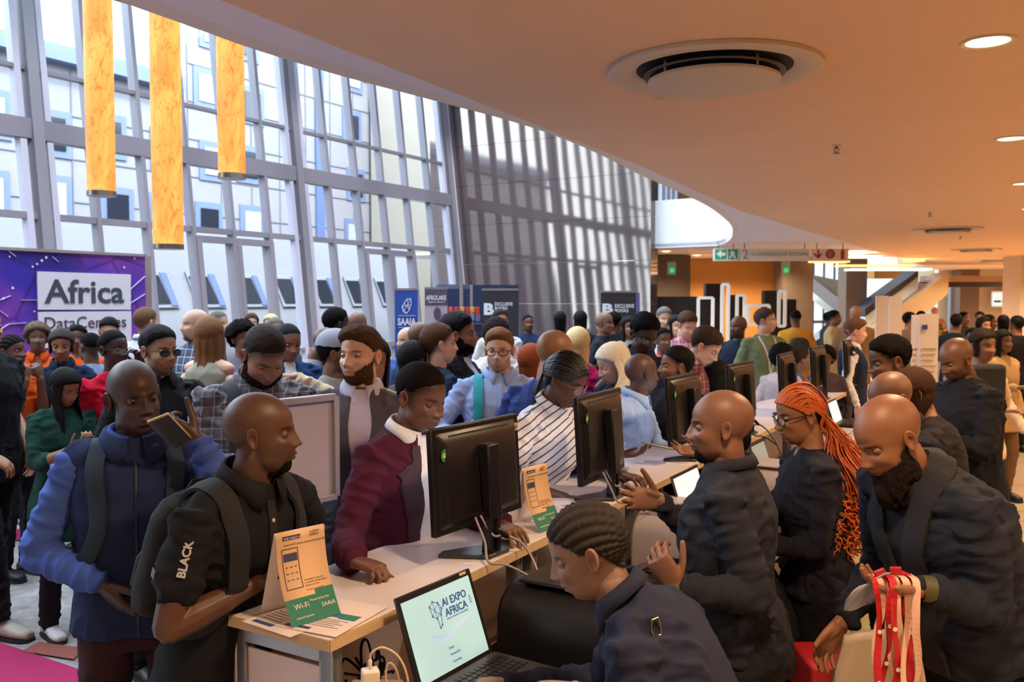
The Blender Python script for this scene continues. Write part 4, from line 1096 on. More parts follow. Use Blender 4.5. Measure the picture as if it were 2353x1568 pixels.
ALLP = []
def person(px, py, Y, label, name='person', yaw=0, hyaw=None, pitch=0, roll=0, lean=0, bend=0, build=1.0, fem=False, skin='d3',
           hair='short', hcol='black', beard=None, top='shirt', tcol='#222', tmat=None, sleeve='long', collar=None, belly=0.0, bcol='#20202a', bmat=None,
           arms=None, lod=None, headk=1.0, sit=None, stance=.10, stride=0.0, glasses=None, shoes='#1a1a1a', recede=0.0, fat=0, afro=None, look=0,
           jacket=None, group='crowd', extras=(), tuck=False, hairkw=None, elbowless=False, nose=1.0, lips=None, skirt=False, zfoot=0.0, twist=0, wr=1.0, dress=0):
    if hyaw is None: hyaw = yaw
    if lod is None: lod = 0 if Y < 3.6 else (1 if Y < 6.5 else (2 if Y < 10.5 else 3))
    if afro is None: afro = skin[0] == 'd'
    vox = (.0075, .011, .018, .028)[lod]; voxh = (.0032, .0055, .010, .016)[lod]
    # --- rest skeleton for a stature of 1.75, head top at target
    Lr, Br = R(lean), R(bend); body = rz(R(yaw)); A1 = body @ rx(Lr); A2 = body @ rx(Lr + Br)
    pel = V((0, 0, .95)); mid = pel + A1 @ V((0, 0, .27)); nb = mid + A2 @ V((0, .012, .26))
    NP = Lr + Br + R(min(max(pitch - lean - bend, -20), 60)) * .45
    An = body @ rx(NP); Rh = rz(R(hyaw)) @ rx(R(pitch)) @ ry(R(roll))
    hk = headk * (.965 if fem else 1.0)
    atl = nb + An @ V((0, -.010, .062)); hc = atl + Rh @ V((0, -.012, .0675)) * hk
    crown = hc + Rh @ V((0, .01, .1175)) * hk
    topz = max((hc + Rh @ V((0, .05 * q, .11)) * hk).z for q in (-1, 0, 1)) + .004
    target = atY(px, py, Y)
    hrise = {'afro': .03, 'short': .006, 'buzz': .002, 'bald': 0, 'crop': .012, 'quiff': .03, 'long': .012, 'bob': .018, 'curly': .02, 'cap': .012, 'braid': .012, 'corn': .005, 'bun': .012}.get(hair, .008)
    if sit is None:
        S = (target.z - hrise - zfoot) / topz
        S = max(.72, min(1.22, S))
    else: S = sit
    off = V((target.x - hc.x * S, target.y - hc.y * S, zfoot if sit is None else target.z - hrise - topz * S))
    if sit is not None: pass
    def T(p): return V(p) * S + off
    root = thing(name, (T(pel).x, T(pel).y, 0.0), label, 'person', group)
    info = dict(root=root, S=S, body=body, A2=A2, Rh=Rh, hc=T(hc), hk=hk * S, lod=lod)
    # --- joints
    sw = (.168 if fem else .190) * build ** .5
    tw = rz(R(twist))
    shL = mid + A2 @ (tw @ V((sw * .95, .005, .178))); shR = mid + A2 @ (tw @ V((-sw * .95, .005, .178)))
    hipL = pel + body @ V((.09, 0, -.03)); hipR = pel + body @ V((-.09, 0, -.03))
    if sit is None:
        if abs(lean) > 3:
            pass
        def leg(hx, sgn):
            an = V((hx, 0, .075)) ; an = body @ V((stance * sgn, stride * sgn + .02, 0)); an = V((pel.x, pel.y, 0)) + an + V((0, 0, .075))
            hip = hipL if sgn > 0 else hipR
            kn, an2 = ik(hip, an, .43, .425, body @ V((.15 * sgn, -1, 0)))
            return hip, kn, an2
    else:
        def leg(hx, sgn):
            hip = hipL if sgn > 0 else hipR
            kn = hip + body @ V((.06 * sgn, -.42, -.02)); an = kn + body @ V((0, .05, -.42)); return hip, kn, an
    legs = [leg(.09, 1), leg(-.09, -1)]
    # --- arms
    arms = arms or {}
    arm_out = {}
    for side, key in ((1, 'L'), (-1, 'R')):
        sp = arms.get(key, 'down'); sh = shL if side > 0 else shR
        B2 = body
        kw = {}
        if isinstance(sp, dict): kw = sp
        elif sp == 'down': kw = dict(p=(.07, -.05 + .0, -.50), h=(.5, 1, .2), d=(0, -.15, -1), n=(-1, .2, 0))
        elif sp == 'bent': kw = dict(p=(-.03, -.30, -.22), h=(.6, .6, -1), d=(-.6, -.8, .15), n=(0, .1, -1), c=(.5, .6, .4))
        elif sp == 'phone': kw = dict(p=(-.10, -.30, -.16), h=(.5, .3, -1), d=(-.45, -.6, .45), n=(-.2, .5, .9), c=(.5, .7, .5))
        elif sp == 'ear': kw = dict(p=(-.03, -.09, .10), h=(.6, -.5, -1), d=(-.2, .1, 1), n=(-1, 0, 0), c=(.6, .9, .6))
        elif sp == 'pocket': kw = dict(p=(.06, .02, -.44), h=(1, .6, 0), d=(-.1, -.2, -1), n=(-1, 0, 0))
        elif sp == 'hip': kw = dict(p=(.02, .02, -.36), h=(1, .4, 0), d=(-.3, -.6, -.6), n=(-1, 0, 0))
        elif sp == 'chin': kw = dict(p=(-.10, -.20, .02), h=(.2, .1, -1), d=(-.3, .1, 1), n=(0, 1, .2), c=(.9, 1.1, .7))
        elif sp == 'fwd': kw = dict(p=(.0, -.48, -.06), h=(.4, .2, -1), d=(0, -1, .05), n=(-.9, 0, -.2), c=(.3, .4, .3))
        elif sp == 'desk': kw = dict(p=(-.02, -.36, -.28), h=(.7, .4, -.6), d=(-.2, -1, -.05), n=(0, 0, -1), c=(.3, .4, .3))
        def mir(v): return V((v[0] * side, v[1], v[2]))
        if 'w' in kw: tgt = (kw['w'] - off) / S        # world target of the wrist
        else: tgt = sh + B2 @ mir(kw['p'])
        if kw.get('hw'): hint = V(kw['h'])
        else: hint = B2 @ mir(kw['h'])
        if 'e' in kw:
            hint = (kw['e'] - off) / S - (sh + tgt) / 2
        el, wr_ = ik(sh, tgt, .285, .255, hint)
        if 'w' in kw and kw.get('exact'): wr_ = tgt
        fd = V(kw['dw']) if 'dw' in kw else B2 @ mir(kw['d']); pn_ = V(kw['nw']) if 'nw' in kw else B2 @ mir(kw['n'])
        arm_out[key] = (T(sh), T(el), T(wr_), fd.normalized(), pn_.normalized(), kw)
    info['arms'] = arm_out
    b2 = build; fm = fem
    # --- body mesh: torso/neck/legs coarse, arms + hands fine
    slv = {'long': .97, 'short': .55, 'none': 0, 'tq': .75, 'roll': .8}[sleeve]
    mbA = MB(); s = S
    for key, side in (('L', 1), ('R', -1)):
        sh, el, wr_, fd, pn_, kw = arm_out[key]
        ra = (.042 if fem else .047) * b2 ** .5; rf = (.036 if fem else .040) * b2 ** .4
        mid_u = sh.lerp(el, .45); fo = el.lerp(wr_, .3)
        if slv < .9:
            mbA.tube([sh.lerp(el, .22), mid_u, el], [ra * s * .9, ra * s * 1.0, rf * .98 * s], 12)
        uk = .62 if slv > .9 else 1
        mbA.tube([el, fo, el.lerp(wr_, .7), el.lerp(wr_, .9), wr_], [rf * .98 * s * uk, rf * 1.06 * s * uk, rf * .80 * s * uk, .028 * s * (.8 if slv > .9 else 1), .0265 * s], 12)
        hk_ = dict(curl=kw.get('c', (.35, .45, .3)), thumb=kw.get('t', (.7, .35)), spread=kw.get('s', .10), point=kw.get('point', False), curls=kw.get('cs'))
        hand_parts(mbA, wr_, fd, pn_, side, s * (.92 if fem else 1.0), **hk_)
    meA = remesh(mbA, voxh * (1 if s > .9 else .95), 2, .5)
    mbT = MB()
    nbw = T(nb)
    mbT.tube([T(mid), T(mid + A2 @ V((0, 0, .13))), nbw, T(atl)], [.10 * s, .10 * s, (.052 if fem else .060) * s * (1 + fat * .15), (.047 if fem else .055) * s * (1 + fat * .15)], 14)
    mbT.add(*sect_loft([(T(pel + A1 @ V((0, 0, z))), A1 @ V((1, 0, 0)), A1 @ V((0, 1, 0)), .12 * s, .085 * s, .085 * s, 2.2) for z in (-.08, .1, .27)], 14))
    for hip, kn, an in legs:
        mbT.tube([T(hip), T(kn), T(an)], [.068 * s, .046 * s, .034 * s], 8)
    if slv < .3:
        mbT.tube([T(shL), T(mid + A2 @ V((0, 0, .19))), T(shR)], [.045 * s, .08 * s, .045 * s], 12)
    meT = remesh(mbT, .016 if lod < 2 else .025, 2)
    # --- head
    g = ((118, 104), (72, 64), (44, 40), (28, 26))[lod]
    D, P, fs = make_head(g[0], g[1], fem, afro, fat=fat, nose=nose, lips=lips)
    # vertex colours of the skin
    base = np.array(lin(SKIN.get(skin, skin))[:3])
    colr = np.tile(base, (len(P), 1))
    nz = pnoise(P * 38)[:, None]; colr *= 1 + .06 * nz
    lipm = np.exp(-((np.abs(P[:, 0]) / .022) ** 4) - (((P[:, 2] + .063) / .0085) ** 4)) * (P[:, 1] < -.085)
    lc = base * (.8, .62, .62) + np.array((.03, .0, .005)) if afro else base * (.78, .45, .45)
    colr = colr * (1 - lipm[:, None] * .75) + lc * lipm[:, None] * .75
    hc3 = np.array(lin(HCOL.get(hcol, hcol))[:3])
    eb = np.exp(-(((np.abs(P[:, 0]) - .031) / .0165) ** 4) - (((P[:, 2] - .0225 + (np.abs(P[:, 0]) - .031) ** 2 * 8) / .0042) ** 2)) * (P[:, 1] < -.05)
    colr = colr * (1 - eb[:, None] * .85) + hc3 * .8 * eb[:, None] * .85
    hl = hairline(P, recede)
    if hair in ('bald', 'buzz', 'crop', 'short', 'corn'):
        k = {'bald': .10, 'buzz': .45, 'crop': .8, 'short': .8, 'corn': .8}[hair]
        sh_ = sstep(hl, -.030 if hair in ('short', 'crop') else -.012, .012)[:, None] * k; colr = colr * (1 - sh_) + hc3 * sh_
    bm_ = beard_mask(P)
    if beard in ('long', 'full'): bm_ = bm_ * np.maximum(sstep(-.034 + P[:, 1] * .34 - P[:, 2], -.008, .010), sstep(P[:, 1], -.045, -.02))
    gm = sstep(.034 - np.abs(P[:, 0]), 0, .008) * sstep(-.040 - P[:, 2], 0, .01)
    bcm = bm_ * (.25 + .75 * gm) if beard == 'goatee' else bm_
    if beard == 'stubble': colr = colr * (1 - bm_[:, None] * .55) + hc3 * bm_[:, None] * .55
    elif beard: bk = {'short': .62}.get(beard, .8); colr = colr * (1 - bcm[:, None] * bk) + hc3 * bcm[:, None] * bk
    eye_c = (.0318, -.0655 + (.0015 if pitch > 18 else 0), .0030); er = .0120
    HV = P.copy(); HF = list(fs); HCc = colr
    parts_v = [P]; parts_f = [fs]; parts_c = [colr]; offv = len(P)
    def addp(v, f, c):
        nonlocal offv
        v = np.array(v, float); parts_v.append(v); parts_f.append([tuple(i + offv for i in q) for q in f]); parts_c.append(np.tile(np.array(c), (len(v), 1))); offv += len(v)
    for sd in (1, -1):
        if lod < 3:
            ev, ef = ear_geo(20 if lod == 0 else 10, sd); addp(ev, ef, base * (1.05, .95, .93))
        if lod < 2:
            c = (eye_c[0] * sd, eye_c[1], eye_c[2])
            op = 1 if pitch < 18 else .4
            v_, f_ = sph_part(c, er * 1.07, 11 * op - look, 85, 14, 6); addp(v_, f_, base * .92)
            v_, f_ = sph_part(c, er * 1.06, -85, -13 * op - look * .3, 14, 6); addp(v_, f_, base * .95)
    PV = np.vstack(parts_v)
    RhN = np.array(Rh); hcT = np.array(T(hc)); hs = hk * S
    PW = PV @ RhN.T * hs + hcT
    # assemble the continuous skin object
    vsA, _ = me_arrays(meA); vsT, _ = me_arrays(meT)
    fA = [tuple(p.vertices) for p in meA.polygons]; fT = [tuple(p.vertices) for p in meT.polygons]
    allv = np.vstack([PW, vsA, vsT]); o1 = len(PW); o2 = o1 + len(vsA)
    allf = [q for pf in parts_f for q in pf] + [tuple(i + o1 for i in f) for f in fA] + [tuple(i + o2 for i in f) for f in fT]
    ca = np.tile(base, (len(vsA), 1)) * (1 + .05 * pnoise(vsA * 30)[:, None]); 
    cols = np.vstack(parts_c + [ca, np.tile(base, (len(vsT), 1))])
    me = bpy.data.meshes.new('body'); me.from_pydata(allv.tolist(), [], allf); me.update()
    at = me.color_attributes.new('col', 'FLOAT_COLOR', 'POINT')
    at.data.foreach_set('color', np.hstack([np.clip(cols, 0, 1), np.ones((len(cols), 1))]).ravel())
    me.materials.append(skin_mat())
    bo = link('body', me, root, smooth=True)
    bpy.data.meshes.remove(meA); bpy.data.meshes.remove(meT)
    # eyes
    if lod < 2:
        for sd in (1, -1):
            c = np.array((eye_c[0] * sd, eye_c[1], eye_c[2]))
            mb = MB(); dz = Rh @ V((0, -1, -math.sin(R(look)))).normalized()
            cw = V(RhN @ c * hs + hcT); r0 = er * hs
            mb.lathe([(r0 * math.sin(t), -r0 * math.cos(t)) for t in np.linspace(.05, PI - .62, 9)] + [(r0 * math.sin(PI - .5), r0 * math.cos(.5))], cw, 16, axis=dz, mi=0)
            mb.lathe([(r0 * .56, r0 * .84), (r0 * .3, r0 * .965), (r0 * .02, r0 * 1.01)], cw, 14, axis=dz, mi=1)
            mb.build('eye', [mat('eye_white', '#6e645f', .25), mat('iris_dark', '#120b08', .1)], root, smooth=True)
    # --- hair
    hk2 = dict(T=.008, noise=0, sc=60); hk2.update(hairkw or {})
    def to_w(A): return A @ RhN.T * hs + hcT
    def cap(name, thick, mt, parent=root, disp=None):
        """shell over part of the scalp; thick per vertex"""
        keep = thick > -.0022
        nrm = Pn
        Q = P + nrm * thick[:, None] + (0 if disp is None else disp)
        used = [f for f in fs if all(keep[i] for i in f)]
        idx = sorted({i for f in used for i in f}); mp = {i: k for k, i in enumerate(idx)}
        if not used: return None
        Wq = to_w(Q[idx])
        me = bpy.data.meshes.new(name); me.from_pydata(Wq.tolist(), [], [tuple(mp[i] for i in f) for f in used]); me.materials.append(mt); me.update()
        return link(name, me, parent, smooth=True)
    # vertex normals of the head
    tmp = bpy.data.meshes.new('t'); tmp.from_pydata(P.tolist(), [], fs); tmp.update(); _, Pn = me_arrays(tmp); bpy.data.meshes.remove(tmp)
    if (Pn * D).sum() < 0: Pn = -Pn
    hm = sstep(hl + .004 * pnoise(P * 120), -.006, .026 if hair in ('short', 'crop') else .016); Th = hk2['T']
    info.update(P=P, Pn=Pn, to_w=to_w, hl=hl, cap=cap, fs=fs, D=D)
    hcolr = HCOL.get(hcol, hcol); hkey = str(hcol).strip('#')
    nzz = pnoise(P * hk2['sc']); nz2 = pnoise(P * hk2['sc'] * 2.3 + 5)
    if hair in ('short', 'crop', 'buzz'):
        th = {'short': .011, 'crop': .006, 'buzz': .0022}[hair] if 'T' not in (hairkw or {}) else Th
        t = -.003 + (th + .003) * hm * (.3 + .7 * sstep(hl, .0, .055)) * (.45 + .55 * sstep(P[:, 2], -.02, .06)) + (nzz * .12 + nz2 * .08) * th * hm * 1.5
        cap('hair', t, hair_mat(hkey, hcolr, 'curl' if afro else 'straight'))
    elif hair == 'quiff':
        fr_ = sstep(-P[:, 1], -.02, .075) * sstep(P[:, 2], .04, .09)
        t = -.003 + (.007 + .003) * hm * (.3 + .7 * sstep(P[:, 2], 0, .06)) + .024 * fr_ * hm + nzz * .0035 * hm + np.abs(np.sin(P[:, 0] * 260 + nz2 * 4)) * .002 * hm
        cap('hair', t, hair_mat(hkey, hcolr, 'straight'))
    elif hair in ('afro', 'curly'):
        Tm = Th if 'T' in (hairkw or {}) else .045
        t = -.003 + (Tm + .003) * np.power(hm, .7) * (.75 + .25 * sstep(P[:, 2], -.06, .05)) + (nzz * .22 + nz2 * .15) * Tm * hm
        cap('hair', t, hair_mat(hkey, hcolr, 'curl'))
    elif hair in ('long', 'bob'):
        t = -.003 + (.015 + .003) * hm + np.abs(np.sin(np.arctan2(P[:, 0], P[:, 2]) * 26 + nzz * 3)) * .0022 * hm
        h0 = cap('hair', t, hair_mat(hkey, hcolr, 'straight'))
        # hanging mass: wraps the back and sides of the head and falls with gravity
        ln = hk2.get('len', .34); wv = hk2.get('wave', .012); thk = .020
        open_ = hk2.get('open', 62)      # half opening of the face, degrees
        nA, nL = (44, 36) if lod < 2 else (22, 16)
        outr = []; inr = []
        hup = Rh @ V((0, 0, 1))
        for j in range(nA + 1):
            a = R(open_ + (360 - 2 * open_) * j / nA)
            pr0 = V((math.sin(a) * .083, -math.cos(a) * .100 + .010, .045))
            edge = min(j, nA - j) / nA
            for i in range(nL + 1):
                q = i / nL
                zz = .045 - q * ln
                fall = sstep(np.array([q * ln]), .05, .20)[0]
                local = V((pr0.x * (1 - .10 * fall), pr0.y * (1 - .28 * fall if pr0.y > 0 else 1 - .1 * fall), pr0.z))
                top_w = V(hcT) + (Rh @ local) * hs
                hd = Rh @ V((0, 0, -1)); gd = V((0, 0, -1)); dd = (hd * (1 - fall) + gd * fall).normalized()
                p = top_w + dd * (q * ln * S)
                wob = math.sin(a * 13 + q * 6) * .4 + math.sin(a * 23 + q * 11 + 1.3) * .35
                rad = (p - V((V(hcT).x, V(hcT).y, p.z))); rad.z = 0; rad = rad.normalized()
                p = p + rad * (wob * wv * .45 + hk2.get('flare', 0) * q) * S
                outr.append(p); inr.append(p - rad * (thk * (.25 + .75 * min(1, edge * 8)) * (1 - .75 * max(0, q - .7) / .3)) * S)
        N1 = nL + 1; vs = outr + inr; o_ = len(outr); ff = []
        for j in range(nA):
            for i in range(nL):
                a = j * N1 + i; b = a + N1
                ff.append((a, b, b + 1, a + 1)); ff.append((o_ + a, o_ + a + 1, o_ + b + 1, o_ + b))
            ff.append((j * N1 + nL, (j + 1) * N1 + nL, o_ + (j + 1) * N1 + nL, o_ + j * N1 + nL)); ff.append((j * N1, o_ + j * N1, o_ + (j + 1) * N1, (j + 1) * N1))
        for j in (0, nA):
            for i in range(nL): a = j * N1 + i; ff.append((a, a + 1, o_ + a + 1, o_ + a))
        mb = MB(); mb.add(vs, ff); mb.build('hanging_hair', hair_mat(hkey, hcolr, 'straight'), root, smooth=True)
    elif hair in ('corn', 'braid', 'bun'):
        ang = np.arctan2(P[:, 0], P[:, 2] + .02)
        rid = np.abs(np.sin(ang * hk2.get('rows', 13)))
        along = np.sin(P[:, 1] * 420 + ang * 40) * .25 + .85
        t = -.003 + (.0095 * rid * along + .003) * hm
        cap('hair', t, hair_mat(hkey, hcolr, 'straight'))
        if hair == 'bun':
            c = V(to_w(np.array([[0, .115, .03]]))[0]); mb = MB(); mb.lathe([(.001, -.035), (.028, -.026), (.038, 0), (.03, .026), (.001, .036)], c, 16, axis=Rh @ V((0, 1, .4))); mb.build('hair_bun', hair_mat(hkey, hcolr, 'curl'), root, smooth=True)
    elif hair == 'cap':
        t = -.003 + (.009 + .003) * sstep(hl, -.004, .01) ; t = np.where(P[:, 2] < .035, -.01, .014 + .006 * sstep(P[:, 2], .03, .1))
        co = cap('cap', t, mat('cap_cloth', '#8f8f9c', .8, bump=(200, .3, 3))); co['label'] = 'grey cloth cap'
        t2 = -.003 + .008 * hm; t2 = np.where(P[:, 2] > .04, -.01, t2); cap('hair', t2, hair_mat(hkey, hcolr, 'curl'))
        mb = MB(); vs = []; n_ = 14
        for r_, dz in ((.0, 0), (1.0, -.012)):
            for k in range(n_ + 1):
                a = R(-62 + 124 * k / n_); e = .085 + r_ * .065 * math.cos(a * 1.2)
                vs.append((math.sin(a) * (.078 + r_ * .01), -math.cos(a) * e - .008, .043 + dz - .010 * (abs(a) ** 2)))
        A = np.array(vs); B = A - [0, 0, .004]
        Wv = to_w(np.vstack([A, B])); m_ = n_ + 1; ff = []
        for k in range(n_):
            ff += [(k, k + 1, m_ + k + 1, m_ + k), (2 * m_ + k, 3 * m_ + k, 3 * m_ + k + 1, 2 * m_ + k + 1), (m_ + k, m_ + k + 1, 3 * m_ + k + 1, 3 * m_ + k)]
        mb.add([V(q) for q in Wv], ff); mb.build('cap_peak', mat('cap_cloth', '#8f8f9c', .8), root, smooth=True)
    # --- beard
    if beard in ('short', 'full', 'long', 'goatee'):
        b_ = np.power(bm_, 1.4) * (1 + .25 * pnoise(P * 90))
        if beard == 'goatee': b_ *= sstep(.034 - np.abs(P[:, 0]), 0, .008) * sstep(-.072 - P[:, 2], 0, .01)
        th = {'short': .0018, 'full': .009, 'long': .016, 'goatee': .008}[beard]
        t = -.003 + (th + .003) * b_ + nzz * .15 * th * b_ + nz2 * .12 * th * b_
        if beard == 'long':
            ch = np.exp(-((P[:, 0] / .045) ** 2) - (((P[:, 2] + .11) / .035) ** 2)) * b_; t = t + .016 * ch
        dv = None
        if beard == 'long':
            k2 = np.exp(-((P[:, 0] / .05) ** 2)) * sstep(-.065 - P[:, 2], 0, .05) * sstep(-.015 - P[:, 1], 0, .04) * b_
            dv = k2[:, None] * np.array([[0, -.012, -.055]]) + (nz2 * k2 * .006)[:, None]
            t = -.003 + (t + .003) * (.25 + .75 * sstep(-.058 - P[:, 2], 0, .045)) * (1 + .25 * nz2)
        cap('beard', t, disp=dv, mt=hair_mat(hkey, hcolr, 'curl'))
    # --- glasses
    if glasses:
        mg_ = mat('glasses_frame_' + glasses, {'black': '#15131a', 'gold': '#9a6a4a', 'clear': '#a89a94', 'thin': '#4a4040', 'sun': '#151210'}[glasses], .3, metal=.4)
        lens = mat('glasses_lens', '#cfd4dc', .05, alpha=.18) if glasses != 'sun' else mat('dark_lens', '#1a1414', .08, alpha=.92)
        t = thing_child('glasses', root)
        rw = {'gold': .0265, 'clear': .024}.get(glasses, .023); rh = {'gold': .023, 'clear': .02}.get(glasses, .0165)
        mb = MB(); tube_r = (.0011 if glasses in ('gold', 'thin', 'clear') else .0022) * hs * (1 if lod < 2 else 1.6)
        for sd in (1, -1):
            ring = np.array([(sd * (.0335 + rw * math.copysign(abs(math.cos(a)) ** .8, math.cos(a))), -.098 + .006 * ((.0335 + rw * math.cos(a)) / .06) ** 2 + abs(.0335 + rw * math.cos(a)) * .12, -.002 + rh * math.sin(a)) for a in np.linspace(0, 2 * PI, 19)])
            Wr = [V(q) for q in to_w(ring)]; mb.tube(Wr, tube_r, 6, cap=False)
            tem = to_w(np.array([(sd * .0600, -.090, .006), (sd * .0765, -.05, .008), (sd * .0775, .0, .006), (sd * .075, .018, .0)])); mb.tube([V(q) for q in tem], tube_r, 6)
            ml_ = MB(); ml_.add([V(q) for q in to_w(ring[:-1])], [tuple(range(18))]); ml_.build('lens', lens, t)
        br = to_w(np.array([(-.010, -.0985, .003), (0, -.1005, .006), (.010, -.0985, .003)])); mb.tube([V(q) for q in br], tube_r, 6)
        mb.build('frame', mg_, t, smooth=True)
    # --- top garment
    if tmat is None: tmat = mat('cloth_' + tcol.strip('#'), tcol, .9, sheen=.0, bump=(300, .25, 3), spec=.2)
    ga = .012 if top in ('shirt', 'tee') else .020
    if top == 'vest': ga = .022
    w_ = b2
    fw_ = .92 if fem else 1.0
    SEC = [(-.16, .172, .118, .135), (-.08, .178, .122, .14), (.0, .170, .118, .128), (.10, .155, .108, .108), (.20, .162, .112, .108), (.30, .175, .128, .115), (.38, .178, .120, .118), (.44, .168, .098, .108), (.48, .125, .078, .092), (.515, .080, .064, .070), (.535, .060, .058, .060)]
    if fem: SEC = [(-.16, .185, .118, .15), (-.08, .180, .115, .145), (.0, .160, .105, .12), (.10, .132, .095, .098), (.20, .140, .100, .095), (.29, .150, .122, .100), (.36, .155, .108, .102), (.43, .150, .088, .098), (.47, .112, .070, .082), (.505, .070, .056, .062), (.525, .052, .050, .054)]
    lo_h = {'tee': -.16, 'shirt': -.18, 'vest': -.14, 'jacket': -.24, 'long': -.40, 'tuck': -.02}.get('tuck' if tuck else top, -.16)
    if dress: lo_h = -dress
    def spine(h):
        if h < .27: return pel + A1 @ V((0, 0, h)), A1
        return mid + A2 @ V((0, .012 * (h - .27) / .26, h - .27)), A2
    secs = []
    if lo_h < -.17:
        secs.append((lo_h, SEC[0][1] * 1.06, SEC[0][2] * 1.06, SEC[0][3] * 1.03))
    for row in SEC:
        if row[0] >= lo_h - .01: secs.append(row)
    if tuck: secs = [(-.05, .166, .118, .128)] + secs
    out = []
    for h, a, bf, bb in secs:
        cpos, Am = spine(h)
        k = w_ if h < .42 else w_ ** .5
        bel = belly * math.exp(-((h - .07) / .16) ** 2)
        g_ = ga if h < .47 else ga * .5
        wx = 1 + belly * .9 * math.exp(-((h - .07) / .2) ** 2)
        sm = body if h < .05 and sit is None and lean > 10 else Am
        out.append((T(cpos), Am @ (tw @ V((1, 0, 0))) if h > .25 else Am @ V((1, 0, 0)), Am @ (tw @ V((0, 1, 0))) if h > .25 else Am @ V((0, 1, 0)), (a * k * wx + g_) * s, (bf * k + g_ + bel) * s, (bb * k ** .7 + g_) * s, 2.35))
    mb = MB(); mb.add(*sect_loft(out, 30))
    bones = [(np.array(T(pel)), np.array(T(mid)), .55, .7), (np.array(T(mid)), np.array(T(nb)), .6, .7)]
    for key in ('L', 'R'):
        sh, el, wr_, fd, pn_, kw = arm_out[key]
        ra = ((.044 if fem else .051) * b2 ** .5 + ga * .65) * s; re = ((.035 if fem else .041) * b2 ** .4 + ga * .6) * s; rw_ = ((.027 if fem else .031) + ga * .55) * s
        if top == 'vest' or sleeve == 'none':
            if sleeve == 'none': continue
            mb.tube([sh.lerp(T(nb), .25), sh.lerp(el, .08)], [ra * 1.05, ra * .98], 14); continue
        base_ = sh.lerp(V(T(nb)), .45) + V((0, 0, -.05 * s))
        mb.tube([V(T(nb)) - A2 @ V((0, 0, .042 * s)), sh.lerp(V(T(nb)), .5) - A2 @ V((0, 0, .022 * s)), sh + A2 @ V((0, 0, .004 * s))], [(.052 if fem else .058) * s, (.050 if fem else .056) * s, (.040 if fem else .046) * s], 14)
        if sleeve == 'short':
            e_ = sh.lerp(el, .62); mb.tube([base_, sh, e_], [ra * .85, ra * 1.06, ra * 1.08], 16, cap=True); bones.append((np.array(sh), np.array(e_), 2.2, .8))
        else:
            mb.tube([base_, sh, sh.lerp(el, .5), el], [ra * .85, ra, ra * .95, re], 16)
            end = el.lerp(wr_, {'long': .95, 'tq': .35, 'roll': .45}[sleeve])
            mb.tube([el, el.lerp(end, .35), end], [re, re * .99, (rw_ if sleeve == 'long' else re * .95)], 16)
            bones += [(np.array(sh), np.array(el), 2.4, 1.0), (np.array(el), np.array(end), 2.6, 1.0)]
    meG = remesh(mb, vox, 5 if lod < 2 else 3)
    if lod < 3: wrinkle(meG, bones, .0125 * s * wr * (1 if lod < 2 else .8), seed=len(ALLP))
    meG.materials.append(tmat)
    gname = {'tee': 'tee_shirt', 'shirt': 'shirt', 'vest': 'vest', 'jacket': 'jacket', 'long': 'coat'}[top]
    go = link(gname, meG, root, smooth=True); info['top'] = go
    if top == 'vest':            # shirt sleeves under a vest
        mb = MB(); b3 = []
        for key in ('L', 'R'):
            sh, el, wr_, fd, pn_, kw = arm_out[key]; ra = .058 * s; re = .052 * s
            mb2 = MB(); mb2.tube([sh.lerp(T(nb), .3) - V((0, 0, .02)), sh, sh.lerp(el, .5), el], [ra * .8, ra, ra * .95, re], 16); mb2.tube([el, el.lerp(wr_, .4), el.lerp(wr_, .96)], [re, re * .98, .040 * s], 16)
            m2 = remesh(mb2, vox, 4); wrinkle(m2, [(np.array(sh), np.array(el), 2.4, 1.1), (np.array(el), np.array(wr_), 2.6, 1.1)], .011 * s, seed=3)
            m2.materials.append(jacket or tmat); link('sleeve', m2, root, smooth=True)
    # --- trousers
    if bmat is None: bmat = mat('trouser_' + bcol.strip('#'), bcol, .9, bump=(260, .3, 3), spec=.2)
    if Y < 20:
        mb = MB(); k = b2
        ht = .06
        secs = []
        for h, a, bf, bb in ((-.13, .165, .11, .135), (-.07, .170, .112, .142), (0, .163, .11, .128), (.07, .152, .106, .112)):
            cpos, Am = spine(h); am_ = body if h < 0 else Am
            secs.append((T(cpos), Am @ V((1, 0, 0)), Am @ V((0, 1, 0)), (a * k + .006) * s * (.965 if not tuck else 1.03), (bf * k + .006) * s, (bb * k + .006) * s, 2.3))
        mb.add(*sect_loft(secs, 24)); bones = []
        for hip, kn, an in legs:
            r0 = (.092 if not fem else .094) * k ** .6
            end = an.lerp(kn, .06)
            lx = V(hip) + (V(kn) - V(hip)) * .06
            if skirt: continue
            mb.tube([T(lx), T(V(hip).lerp(kn, .5)), T(kn)], [r0 * s, (r0 * .86) * s, .066 * s], 16); mb.tube([T(kn), T(V(kn).lerp(an, .5)), T(end)], [.066 * s, .064 * s, .058 * s], 16)
            bones += [(np.array(T(hip)), np.array(T(kn)), 1.8, 1.0), (np.array(T(kn)), np.array(T(end)), 2.4, 1.2)]
        if skirt: mb.add(*sect_loft([(T(pel + V((0, 0, z))), V((1, 0, 0)), V((0, 1, 0)), a * s, a * .85 * s, a * .85 * s, 2.1) for z, a in ((-.55, .26), (-.3, .21), (-.08, .175))], 24)); bones = [(np.array(T(pel)), np.array(T(pel)) - [0, 0, .5], .5, 1)]
        mt_ = remesh(mb, vox * 1.25, 5 if lod < 2 else 3)
        if lod < 3: wrinkle(mt_, bones, .010 * s, seed=len(ALLP) + 2)
        mt_.materials.append(bmat); link('trousers' if not skirt else 'skirt', mt_, root, smooth=True)
